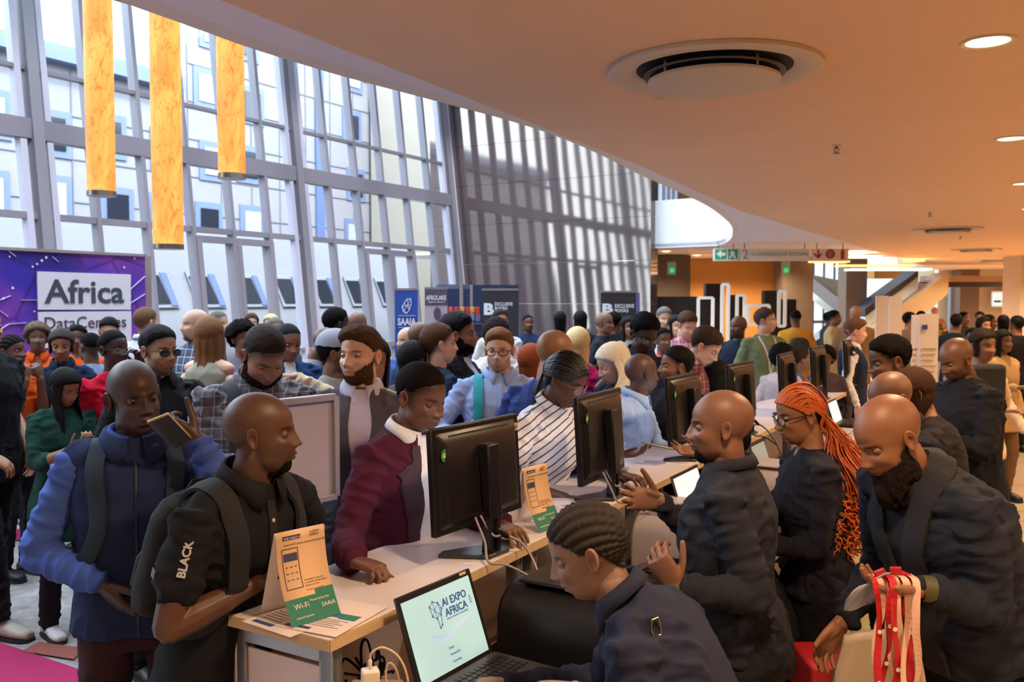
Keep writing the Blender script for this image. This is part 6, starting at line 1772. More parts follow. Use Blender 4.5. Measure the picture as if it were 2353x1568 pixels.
# ---- laptops
def laptop(hinge_a, hinge_b, height, tilt, label, front, screen, zb, text=False, kb=True):
    """hinge from a to b (world, same z); front = horizontal direction the screen faces"""
    a, b = V(hinge_a), V(hinge_b); x = (b - a).normalized(); L_ = (b - a).length; f = V(front); f = (f - x * f.dot(x)).normalized()
    up = (V((0, 0, 1)) * math.cos(tilt) - f * math.sin(tilt)).normalized(); nrm = (f * math.cos(tilt) + V((0, 0, 1)) * math.sin(tilt)).normalized()
    t = thing('laptop', (a + b) / 2, label, 'laptop', 'laptops')
    def P_(u, v, d=0): return a + x * (u * L_) + up * (v * height) + nrm * d
    mb = MB(); mb.hex8([P_(0, 0, -.008), P_(1, 0, -.008), P_(1, 0, 0), P_(0, 0, 0)], [P_(0, 1, -.006), P_(1, 1, -.006), P_(1, 1, 0), P_(0, 1, 0)]); mb.build('lid', m_black, t, bevel=.004)
    mb = MB(); mb.hex8([P_(.05, .1, .0), P_(.95, .1, .0), P_(.95, .1, .0012), P_(.05, .1, .0012)], [P_(.05, .93, .0), P_(.95, .93, .0), P_(.95, .93, .0012), P_(.05, .93, .0012)]); sc_ = mb.build('display', screen, t)
    if text:
        mt1 = mat('logo_blue', '#2d4f8f', .5, emis='#2d4f8f', estr=.12); RR = M((x, -nrm, up)).transposed()
        text_mesh('AI EXPO', .030, mt1, P_(.52, .73, .002), RR, 'lettering', t, extrude=.0003, bold=.0006); text_mesh('AFRICA', .030, mt1, P_(.53, .62, .002), RR, 'lettering', t, extrude=.0003, bold=.0006)
        text_mesh("AFRICA'S LARGEST AI TRADE EVENT", .0062, mt1, P_(.53, .585, .002), RR, 'lettering', t, extrude=.0002)
        text_mesh('2025', .012, mt1, P_(.90, .64, .002), M((up, -nrm, -x)).transposed(), 'lettering', t, extrude=.0002)
        pts = [(.36, .78), (.41, .82), (.47, .79), (.50, .72), (.475, .66), (.46, .56), (.43, .54), (.42, .64), (.37, .68)]
        mb = MB()
        for i in range(len(pts)): mb.tube([P_(*pts[i], .002), P_(*pts[(i + 1) % len(pts)], .002)], .0008, 5)
        for i, j in ((0, 4), (1, 7), (2, 4), (3, 7), (8, 2)): mb.tube([P_(*pts[i], .002), P_(*pts[j], .002)], .0006, 5)
        for p_ in pts: mb.lathe([(.003, 0), (.003, .0008)], P_(*p_, .0015), 8, axis=nrm)
        mb.build('network_emblem', mt1, t)
        mw = mat('wave_lilac', '#a9b6dc', .5, emis='#a9b6dc', estr=.2)
        mb = MB()
        for q in range(7):
            mb.tube(spline([P_(.30, .50 - q * .018, .0018), P_(.48, .46 - q * .010, .0018), P_(.66, .47 + q * .004, .0018), P_(.86, .56 - q * .004, .0018)], 5), .0007, 4)
        mb.build('wave_lines', mw, t)
        for tx, q in (('Ready', .30), ('Powered by', .235), ('connecting', .16)): text_mesh(tx, .009, mt1, P_(.46, q, .002), RR, 'lettering', t, extrude=.0002)
        text_mesh('acer', .014, mat('silver_badge', '#9a9090', .3, metal=.6), P_(.46, .025, .0015), RR, 'lettering', t, extrude=.0003)
        mb = MB(); mb.hex8([P_(.84, .955, 0), P_(.93, .955, 0), P_(.93, .955, .0012), P_(.84, .955, .0012)], [P_(.84, .985, 0), P_(.93, .985, 0), P_(.93, .985, .0012), P_(.84, .985, .0012)]); mb.build('asset_label', m_asset, t)
    # base
    dd = .25
    mb = MB(); b0 = a; mb.hex8([a, b, b + f * dd, a + f * dd], [p + V((0, 0, .018)) for p in (a, b, b + f * dd, a + f * dd)]); base = mb.build('keyboard_base', mat('laptop_grey', '#2a2a2e', .4), t, bevel=.003)
    if kb:
        ko = MB()
        for r_ in range(5):
            for c_ in range(14):
                q = a + x * (L_ * (.06 + .88 * c_ / 14)) + f * (.03 + r_ * .021) + V((0, 0, .018))
                ko.hex8([q, q + x * (L_ * .053), q + x * (L_ * .053) + f * .017, q + f * .017], [p + V((0, 0, .0035)) for p in (q, q + x * (L_ * .053), q + x * (L_ * .053) + f * .017, q + f * .017)])
        ko.build('keys', m_black, base)
        mb = MB(); q = a + x * (L_ * .35) + f * .155 + V((0, 0, .018)); mb.hex8([q, q + x * .1, q + x * .1 + f * .07, q + f * .07], [p + V((0, 0, .001)) for p in (q, q + x * .1, q + x * .1 + f * .07, q + f * .07)]); mb.build('touchpad', mat('touchpad_grey', '#3a3a40', .3), base)
    return t
m_l1 = mat('laptop_screen_lit', '#9fc4cc', .3, emis='#a8d6e0', estr=.22)
# near laptop: top edge pixels (900,1380) and (1080,1300) on the plane just inside the counter edge
A_ = on_plane_n(903, 1385, -1.46); B_ = on_plane_n(1076, 1300, -1.44)
sa, na = to_hall(A_); sb, nb_ = to_hall(B_)
zA = (A_.z + B_.z) / 2; Hl = .265; tl = R(20)
hz = zA - Hl * math.cos(tl)
ha = hall(sa, na + Hl * math.sin(tl), hz); hb = hall(sb, nb_ + Hl * math.sin(tl), hz)
laptop(ha, hb, Hl, tl, 'open laptop with a bright lettered pale screen in the foreground', VV - U * .05, m_l1, hz, True)
# riser box it stands on
mb = MB(); q = [ha - U * .03 - VV * .02, hb + U * .03 - VV * .02, hb + U * .03 + VV * .27, ha - U * .03 + VV * .27]; q = [V((p.x, p.y, .826)) for p in q]
if hz - .828 > .01: mb.prism(q, (0, 0, hz - .828)); tag(mb.build('storage_box', mat('dark_storage', '#26201f', .6), bevel=.01), 'dark box under the foreground laptop', 'box')
def laptop_px(xa, ya, xb, yb, n, label, scr, Hl=.22, tl=R(18)):
    A_ = on_plane_n(xa, ya, n); B_ = on_plane_n(xb, yb, n); sa, na = to_hall(A_); sb, nb2 = to_hall(B_); z = (A_.z + B_.z) / 2; hz = max(.83, z - Hl * math.cos(tl))
    if sb - sa < .25: sb = sa + .33
    if sb - sa > .40: sb = sa + .36
    t = laptop(hall(sa, n + Hl * math.sin(tl), hz), hall(sb, n + Hl * math.sin(tl), hz), Hl, tl, label, VV, scr, hz)
    if hz > .85:
        mb = MB(); mb.box(hall((sa + sb) / 2, n + .2, (hz + .827) / 2), (.4, .4, hz - .828 - .002)); tag(mb.build('storage_box', mat('dark_storage', '#26201f', .6)), 'dark box under the laptop ' + ('with a white page' if n == -1.38 else 'with a grey screen' if n == -1.40 else 'beyond the orange braids'), 'box')
    return t
m_l2 = mat('laptop_screen_white', '#dfe6f0', .3, emis='#dfe6f2', estr=.28); m_l3 = mat('laptop_screen_grey', '#8fa09c', .3, emis='#9fb4ae', estr=.12)
laptop_px(1541, 1096, 1602, 1066, -1.38, 'open laptop with a white page on screen before the bald man in the dark shirt', m_l2)
laptop_px(1722, 1022, 1754, 1008, -1.40, 'open laptop with a grey green screen behind the bald man in the dark shirt', m_l3)
laptop_px(1900, 925, 1925, 912, -1.42, 'small open laptop beyond the orange braids', m_l2, .2)

# ---- printers
def printer(c, size, mt_, lab, curved=True, yawp=0.0):
    t = thing('printer', c, lab, 'printer', 'printers')
    w2, d2, h = size[0] / 2, size[1] / 2, size[2]; x = U * math.cos(yawp) + VV * math.sin(yawp); y = VV * math.cos(yawp) - U * math.sin(yawp)
    secs = []
    prof = []
    for q in range(13):
        a = PI * q / 12; prof.append((-w2 * math.cos(a), h * (.30 + .70 * math.sin(a) ** .55) if curved else h))
    pts = [c + x * -w2 - y * d2] + [c + x * u_ - y * d2 + V((0, 0, v_)) for u_, v_ in prof] + [c + x * w2 - y * d2]
    mb = MB(); mb.prism(pts, y * (2 * d2)); mb.build('housing', mt_, t, bevel=.012)
    top = MB(); top.hex8([c + x * (-w2 * .62) - y * d2 * .8 + V((0, 0, h * .985)), c + x * (w2 * .62) - y * d2 * .8 + V((0, 0, h * .985)), c + x * (w2 * .62) + y * d2 * .8 + V((0, 0, h * .985)), c + x * (-w2 * .62) + y * d2 * .8 + V((0, 0, h * .985))], [c + x * (-w2 * .6) - y * d2 * .78 + V((0, 0, h * 1.03)), c + x * (w2 * .6) - y * d2 * .78 + V((0, 0, h * 1.03)), c + x * (w2 * .6) + y * d2 * .78 + V((0, 0, h * 1.03)), c + x * (-w2 * .6) + y * d2 * .78 + V((0, 0, h * 1.03))])
    top.build('lid', mt_, t, bevel=.006)
    mb = MB(); mb.box(c + y * (d2 + .012) + V((0, 0, h * .35)), (.001, .001, .001)); 
    mb = MB(); p0 = c + y * d2; mb.hex8([p0 + x * (-w2 * .7) + V((0, 0, h * .3)), p0 + x * (w2 * .7) + V((0, 0, h * .3)), p0 + x * (w2 * .7) + y * .10 + V((0, 0, h * .24)), p0 + x * (-w2 * .7) + y * .10 + V((0, 0, h * .24))], [p0 + x * (-w2 * .7) + V((0, 0, h * .34)), p0 + x * (w2 * .7) + V((0, 0, h * .34)), p0 + x * (w2 * .7) + y * .10 + V((0, 0, h * .28)), p0 + x * (-w2 * .7) + y * .10 + V((0, 0, h * .28))]); mb.build('paper_tray', mt_, t)
    mb = MB(); mb.hex8([p0 + x * (-w2 * .72) + V((0, 0, h * .36)), p0 + x * (w2 * .72) + V((0, 0, h * .36)), p0 + x * (w2 * .72) + y * .004 + V((0, 0, h * .36)), p0 + x * (-w2 * .72) + y * .004 + V((0, 0, h * .36))], [p0 + x * (-w2 * .72) + V((0, 0, h * .62)), p0 + x * (w2 * .72) + V((0, 0, h * .62)), p0 + x * (w2 * .72) + y * .004 + V((0, 0, h * .62)), p0 + x * (-w2 * .72) + y * .004 + V((0, 0, h * .62))]); mb.build('output_slot', m_dark, t)
    mb = MB(); mb.lathe([(.004, 0), (.004, .002)], c + y * (d2 + .002) + x * (w2 * .5) + V((0, 0, h * .8)), 8, axis=y); mb.build('status_light', mat('green_led', '#60e040', .4, emis='#60e040', estr=.6), t)
    return t
printer(hall(2.52, -1.24, .826), (.36, .40, .235), m_black, 'black printer on the staff worktop right of the foreground laptop')
printer(hall(3.62, -1.22, .826), (.42, .44, .25), mat('printer_light_grey', '#a7a0a6', .4), 'light grey printer with a rounded cover before the bald bearded attendant')
printer(hall(4.85, -1.22, .826), (.40, .40, .24), mat('printer_light_grey', '#a7a0a6', .4), 'light grey printer partly hidden behind the bald man in the dark shirt')
printer(hall(6.3, -1.22, .826), (.40, .40, .24), mat('printer_light_grey', '#a7a0a6', .4), 'light grey printer left of the bald head behind the bearded man')

# ---- charger with its cable, in the open bay under the counter
c = V(atY(851, 1560, 2.0)); 
t = thing('charger', c, 'white charging brick with a cable arching out of it under the counter end', 'charger')
mb = MB(); mb.box(c + V((0, 0, .0)), (.040, .035, .045), rot=rz(.3)); mb.build('brick', mat('charger_white', '#d8c8ba', .35), t, bevel=.005)
mb = MB(); mb.tube([c + V((0, 0, .0225)), c + V((0, 0, .042))], .0045, 8); mb.build('plug', mat('charger_white', '#d8c8ba', .35), t, smooth=True)
mb = MB(); mb.tube(spline([c + V((0, 0, .04)), c + V((.004, 0, .06)), c + V((.03, 0, .072)), c + V((.065, 0, .05)), c + V((.085, .0, .0)), c + V((.09, 0, -.09))], 8), .0026, 7); mb.tube(spline([c + V((.09, 0, -.1)), c + V((.06, .01, .01)), c + V((.04, .01, .03)), c + V((.035, .01, -.01)), c + V((.06, .01, -.05))], 8), .0026, 7); mb.build('cable', mat('charger_cable', '#c9b09a', .4), t, smooth=True)
mb = MB(); mb.box(V((c.x + .01, c.y + .0, (c.z - .0225) / 2 + .0)), (.12, .10, c.z - .0225)); tag(mb.build('storage_box', mat('tan_box', '#7a6448', .7), bevel=.004), 'tan box carrying the white charging brick', 'box')
# wires heap under the counter
mb = MB(); random.seed(9)
for k in range(9):
    p0 = hall(1.75 + .03 * k, -1.45, .0); pts = []
    base = atY(850 + random.uniform(-30, 40), 1550 + random.uniform(-20, 40), 2.5)
    for q in range(6): pts.append(base + V((random.uniform(-.06, .05), random.uniform(-.03, .08), random.uniform(-.08, .05))))
    mb.tube(spline(pts, 6), .004, 6)
tag(mb.build('cable_heap', m_black, smooth=True), 'tangle of black cables in the open bay under the counter', 'cables', kind='stuff')

# ---- free standing white board with a grey frame, and white desk behind
t = thing('notice_board', atZ(715, 1280, 0), 'freestanding pale board with an aluminium frame behind the black polo man', 'notice board'); 
Yb = 3.05
a = atY(640, 1170, 3.0); b = atY(770, 1138, 3.25); ztb = atY(770, 912, 3.25).z; zbb = 1.20
a = V((atY(560, 900, 3.3).x, 3.3, 0)); b = V((atY(768, 900, 3.62).x, 3.62, 0)); t.location = ((a.x + b.x) / 2, (a.y + b.y) / 2, 0)
nb3 = (b - a).normalized().cross(V((0, 0, 1)))
def bd_(u, z, d=0): return a.lerp(b, u) + V((0, 0, z)) + nb3 * d
z0, z1 = atY(768, 1140, 3.62).z, atY(768, 912, 3.62).z
mb = MB(); mb.hex8([bd_(0, z0), bd_(1, z0), bd_(1, z0, -.01), bd_(0, z0, -.01)], [bd_(0, z1), bd_(1, z1), bd_(1, z1, -.01), bd_(0, z1, -.01)]); mb.build('panel', mat('lilac_white_panel', '#b9b2ca', .5), t)
for p_, q_ in (((0, z0), (1, z0)), ((0, z1), (1, z1)), ((0, z0), (0, z1)), ((1, z0), (1, z1))):
    mb = MB(); mb.bar(bd_(p_[0], p_[1], .004), bd_(q_[0], q_[1], .004), .028, .028, up=nb3); mb.build('frame', mat('frame_pale_aluminium', '#b7b3be', .35, metal=.5), t, bevel=.004)
for u in (.12, .80): mb = MB(); mb.tube([bd_(u, 0), bd_(u, z0)], .016, 10); mb.build('leg', m_alu, t, smooth=True); mb = MB(); mb.bar(bd_(u, .012, -.25), bd_(u, .012, .25), .04, .024); mb.build('foot', m_alu, t)
t = thing('display_counter', atZ(815, 1190, 0), 'white display counter behind the maroon blazer man', 'counter')
Yc = 4.0; xa = atY(700, 1000, Yc).x; xb = atY(905, 1000, Yc).x; zt_ = atY(800, 992, Yc).z; t.location = ((xa + xb) / 2, Yc + .2, 0)
mb = MB(); mb.prism([V((xa, Yc, zt_ - .03)), V((xb, Yc, zt_ - .03)), V((xb, Yc + .42, zt_ - .03)), V((xa, Yc + .42, zt_ - .03))], (0, 0, .03)); mb.build('worktop', m_top, t, bevel=.003)
mb = MB(); mb.prism([V((xa + .03, Yc + .03, .1)), V((xb - .03, Yc + .03, .1)), V((xb - .03, Yc + .05, .1)), V((xa + .03, Yc + .05, .1))], (0, 0, zt_ - .15)); mb.build('front_panel', m_panel, t)
for x_ in (xa + .03, xb - .03):
    for y_ in (Yc + .03, Yc + .39): mb = MB(); mb.box((x_, y_, (zt_ - .03) / 2), (.04, .04, zt_ - .03)); mb.build('post', m_alu, t)

# ---- chairs
m_ch = mat('cream_plastic', '#cfc0ac', .4)
def chair(c, yaw, lab, s=1.0):
    t = thing('plastic_chair', c, lab, 'chair', 'cream plastic chairs')
    B = rz(yaw)
    def P_(x, y, z): return c + B @ V((x, y, z)) * s
    secs = []
    vs = []; ff = []
    n_ = 10
    def surf(fn, nm, thick=.012):
        vs = []; ff = []
        for i in range(n_ + 1):
            for j in range(n_ + 1): vs.append(fn(i / n_, j / n_))
        for i in range(n_):
            for j in range(n_): a = i * (n_ + 1) + j; ff.append((a, a + 1, a + n_ + 2, a + n_ + 1))
        mb = MB(); mb.add(vs, ff); o = mb.build(nm, m_ch, t, smooth=True); sd = o.modifiers.new('s', 'SOLIDIFY'); sd.thickness = thick * s; sd.offset = 0; return o
    surf(lambda u, v: P_((u - .5) * .44, (v - .5) * .42, .44 - .02 * math.sin(PI * u) * math.sin(PI * v) + (.0 if v > .1 else -.02)), 'seat', .018)
    surf(lambda u, v: P_((u - .5) * (.42 - .04 * v), .22 + .07 * v - .05 * (1 - (2 * u - 1) ** 2) * -1 * .6, .62 + .22 * v - .02 * (2 * u - 1) ** 4), 'backrest', .018)
    for x in (-.19, .19):
        mb = MB(); mb.hex8([P_(x - .02, .17, .43), P_(x + .02, .17, .43), P_(x + .02, .21, .43), P_(x - .02, .21, .43)], [P_(x - .018, .24, .64), P_(x + .018, .24, .64), P_(x + .018, .265, .64), P_(x - .018, .265, .64)]); mb.build('back_upright', m_ch, t, bevel=.006)
    for x in (-1, 1):
        for y in (-1, 1):
            mb = MB(); mb.hex8([P_(x * .235 - .014, y * .22 - .014, 0), P_(x * .235 + .014, y * .22 - .014, 0), P_(x * .235 + .014, y * .22 + .014, 0), P_(x * .235 - .014, y * .22 + .014, 0)], [P_(x * .19 - .022, y * .17 - .022, .435), P_(x * .19 + .022, y * .17 - .022, .435), P_(x * .19 + .022, y * .17 + .022, .435), P_(x * .19 - .022, y * .17 + .022, .435)]); mb.build('leg', m_ch, t, bevel=.005)
    return t
cA = V((1.20, 3.04, 0)); chair(V((cA.x, cA.y, 0)), R(186), 'cream plastic chair before the bearded man, a red box on its seat', 1.12)
cB = atY(2292, 1120, 5.3); chair(V((cB.x - .05, 5.35, 0)), R(-120), 'cream plastic chair at the right edge behind the bearded man', 1.0)
cC = atY(1610, 1450, 2.2); chair(V((.30, 1.95, 0)), R(75), 'cream chair the woman with cornrows sits on', 1.0)
c = V((cA.x - .04, cA.y + .03, .512)); mb = MB(); mb.box(c + V((0, 0, .10)), (.30, .24, .20)); tag(mb.build('lanyard_box', mat('red_box', '#a8141c', .6), bevel=.01), 'open red box of lanyards lying on the cream chair', 'box')
# light trolley case on the floor at the right
t = thing('trolley_case', atZ(2300, 1062, 0), 'pale bag with black handles standing on the marble floor at the right', 'bag'); c = atZ(2300, 1062, 0)
mb = MB(); mb.box(c + V((0, .1, .13)), (.26, .2, .26)); mb.build('bag_body', mat('pale_bag', '#b8aaa6', .7, bump=(40, .4, 3)), t, bevel=.03)
for q in (-.05, .06): mb = MB(); mb.tube(spline([c + V((q - .03, -.01, .02)), c + V((q - .02, -.012, .18)), c + V((q, -.012, .24)), c + V((q + .02, -.012, .18)), c + V((q + .03, -.01, .02))], 5), .006, 6); mb.build('handle', m_black, t, smooth=True)
# =================================================================== THE CROWD
BLK = '#16151b'
m_btn = mat('button_pale', '#b8b4b0', .4)
def phone(c, x, up, lab, col='#c8b48c', sz=(.072, .148)):
    """x: short side direction, up: long side direction"""
    x = V(x).normalized(); up = (V(up) - x * V(up).dot(x)).normalized(); n = x.cross(up)
    t = thing('phone', c, lab, 'phone', 'phones in hands')
    w2, h2 = sz[0] / 2, sz[1] / 2
    def bx(k, d0, d1, nm, m_, bev):
        mb = MB(); mb.hex8([c - x * w2 * k - up * h2 * k + n * d0, c + x * w2 * k - up * h2 * k + n * d0, c + x * w2 * k - up * h2 * k + n * d1, c - x * w2 * k - up * h2 * k + n * d1], [c - x * w2 * k + up * h2 * k + n * d0, c + x * w2 * k + up * h2 * k + n * d0, c + x * w2 * k + up * h2 * k + n * d1, c - x * w2 * k + up * h2 * k + n * d1]); return mb.build(nm, m_, t, bevel=bev)
    bx(1, -.004, .004, 'phone_body', mat('phone_' + col[1:], col, .3, metal=.3), .003)
    bx(.93, .0042, .0048, 'display', mat('phone_display', '#4a4a50', .1), 0); bx(.90, -.0052, -.0042, 'back_cover', mat('phone_back', '#8e8578', .3), 0)
    return t
def P_(px, py, y): return atY(px, py, y)

# ---------------- nearest people
polo = person(600, 903, 2.45, 'man in a black polo with a sleeve logo leaning on the near counter end', yaw=60, hyaw=97, pitch=2, lean=12, bend=8, headk=.97, skin='d2', hair='bald', hcol='black', beard='goatee', top='tee', tcol='#17171c', sleeve='short', collar='#17171c', bcol='#15151c', build=1.0, lod=0, stance=.15,
    arms={'R': dict(w=P_(592, 1338, 2.40), e=P_(230, 1440, 2.15), h=(1, 0, 0), dw=(.85, .5, .05), nw=(.0, .1, 1), c=(.6, .8, .5)), 'L': dict(w=P_(705, 1335, 2.60), e=P_(760, 1500, 2.8), h=(1, 0, 0), dw=(-.6, -.5, .1), nw=(0, .3, 1), c=(.5, .6, .4))})
m_pb = mat('polo_black', '#101014', .85)
patch(polo, [(-.017, .28), (.017, .28), (.017, .50), (-.017, .50)], m_pb, 'placket', off=.003)
for h in (.45, .38, .31): btn(polo, 0, h, m_btn, .006)
patch(polo, [(.045, .31), (.125, .31), (.125, .345), (.045, .345)], mat('chest_badge', '#a9a9b4', .6), 'chest_logo', off=.004)
backpack(polo, mat('backpack_black', '#131318', .8, bump=(200, .4, 3)), (.26, .11, .38), .20, straps=(1, -1), label='black backpack on the back of the man in the black polo')
# sleeve marks
ar = polo['arms']['R']; sh, el = ar[0], ar[1]
def on_sleeve(info, key, t, ang_dir, txt, size, mt_, bold=0, flipv=False):
    sh, el = info['arms'][key][0], info['arms'][key][1]; ax = (el - sh).normalized(); p = sh.lerp(el, t)
    ob = info['top']; rl = info['root'].location; d = V(ang_dir); d = (d - ax * d.dot(ax)).normalized()
    hit, loc, nr, i = ob.ray_cast(p + d * .3 - rl, -d, distance=.4)
    if not hit: return
    loc = loc + rl; up = ax.cross(nr).normalized(); rd = -ax
    up = nr.cross(rd).normalized() 
    text_mesh(txt, size, mt_, loc + nr * .005 - rd * size * .0, M((rd, -nr, up)).transposed(), 'lettering', info['root'], extrude=.0006, bold=bold)
on_sleeve(polo, 'R', .52, (.55, -1, .0), 'BLACK', .030, mat('print_white', '#b9b6bc', .6), .001)
on_sleeve(polo, 'R', .56, (-.9, -1, .1), '///', .026, mat('print_grey', '#5a5a62', .6), .002)
phone(polo['arms']['R'][2] + V((.095, .045, .03)), (-.4, .8, .1), (.8, .4, .25), 'dark phone in the hands of the man in the black polo', '#22222a')

vest = person(308, 827, 2.86, 'man in a navy zip vest over a blue shirt photographing with a gold phone', yaw=22, hyaw=42, pitch=6, roll=-6, skin='d1', hair='bald', hcol='black', top='vest', tcol='#232e52', jacket=mat('shirt_royal_blue', '#3a57a8', .85, bump=(300, .25, 3)), sleeve='long', collar='#31488c', bcol='#3a2228', build=.98, lod=0, stance=.12,
    arms={'R': dict(w=P_(235, 1345, 2.72), e=P_(80, 1225, 2.80), h=(1, 0, 0), dw=(.6, .1, -.8), nw=(.6, .6, 0)), 'L': dict(w=P_(455, 1015, 2.74), e=P_(520, 1120, 2.78), h=(1, 0, 0), dw=(-.85, -.05, .40), nw=(-.25, .85, .3), c=(.9, .9, .6), t=(.9, .2))})
mz = mat('zip_dark', '#1b2140', .5)
patch(vest, [(-.006, -.1), (.006, -.1), (.006, .47), (-.006, .47)], mz, 'zip', off=.002)
add_collar(vest, vest['T'], vest['nb'] + V((0, 0, -.012)), rz(R(22)), vest['A2'], vest['S'] * 1.18, vest['top'].data.materials[0], vest['root'], False, .1)
backpack(vest, mat('backpack_navy_teal', '#20344a', .8, bump=(200, .4, 3)), (.32, .17, .46), .20, straps=(-1, 1), mstrap=mat('strap_dark_teal', '#16283a', .85), label='navy teal backpack worn by the man in the zip vest')
phone(P_(394, 992, 2.69), (.9, -.05, .35), (-.45, -.65, .62), 'gold phone held up by the man in the navy zip vest', '#c9b27c')

blazer = person(968, 825, 3.16, 'young man in a maroon blazer and white shirt reading the nearest monitor', yaw=56, hyaw=54, pitch=18, lean=10, bend=2, skin='d3', hair='crop', hcol='black', top='jacket', tcol='#4a1a30', sleeve='long', bcol='#26242c', lod=0, headk=1.0, wr=.8,
    arms={'R': dict(w=atZ(812, 1290, 1.15), e=P_(760, 1230, 3.35), h=(1, 0, 0), dw=(.85, -.45, -.10), nw=(.0, -.1, -1), c=(.9, 1.0, .6), t=(.5, .6)), 'L': dict(p=(-.02, -.30, -.26), h=(.6, .5, -1), d=(-.4, -.8, 0), n=(0, 0, -1))})
lapels(blazer, blazer['top'].data.materials[0], mat('shirt_white', '#dedbe2', .8, bump=(300, .2, 3)), depth=-.06, wide=.105, lw=.045, mlapel=mat('lapel_plum', '#331628', .7), button=False)
add_collar(blazer, blazer['T'], blazer['nb'], blazer['A2'], blazer['A2'], blazer['S'] * .93, MATS['shirt_white'], blazer['root'], False, .05)

staffb = person(1655, 897, 2.78, 'bald bearded attendant in a dark button shirt gesturing across the counter', yaw=-108, hyaw=-97, pitch=4, lean=4, skin='d4', hair='bald', hcol='black', beard='goatee', top='shirt', tcol='#24252e', sleeve='long', collar='#24252e', bcol='#1d1c22', build=1.22, tuck=True, lod=0, stance=.12,
    arms={'R': dict(w=P_(1518, 1152, 2.98), e=P_(1620, 1190, 3.0), h=(1, 0, 0), dw=(-1, -.12, .12), nw=(.1, -.9, .25), c=(.35, .45, .35), s=.14, t=(.95, .15)), 'L': dict(w=P_(1552, 1350, 2.50), e=P_(1672, 1440, 2.50), h=(1, 0, 0), dw=(-.55, .1, .85), nw=(.3, .9, .3), c=(.7, .8, .6), t=(.8, .4))})

seated = person(1350, 1150, 2.10, 'seated woman with grey cornrows and a dark shirt typing on the laptop', yaw=-102, hyaw=-96, pitch=24, lean=24, bend=14, sit=.98, fem=True, skin='#8a6a5c', hair='corn', hcol='#2e2826', top='shirt', tcol='#23263a', sleeve='long', collar='#23263a', bcol='#1c1b22', build=1.3, lod=0, hairkw=dict(rows=15),
    arms={'L': dict(w=P_(1318, 1590, 1.85), e=P_(1440, 1640, 1.85), h=(0, 0, -1), dw=(-.9, .3, -.1), nw=(0, 0, -1), c=(.4, .5, .3)), 'R': dict(p=(.0, -.36, -.26), h=(.4, .4, -1), d=(0, -1, -.1), n=(0, 0, -1))})
b_ = P_(1507, 1440, 1.95)
loc, nr = ray_onto(seated['top'], seated['root'].location, b_, V((0, 1, 0)))
if loc is not None:
    t1 = nr.cross(V((0, 0, 1))).normalized(); t2 = t1.cross(nr).normalized(); mb = MB()
    pts = [loc + nr * .006 + (t1 * x + t2 * y) for x, y in ((-.010, .002), (-.004, .022), (.009, .016), (.011, -.006), (.004, -.022), (-.010, -.014))]
    for i in range(6): mb.tube([pts[i], pts[(i + 1) % 6]], .0017, 6)
    mb.build('metal_buckle', mat('polished_brass', '#d8b888', .25, metal=.9), seated['root'])

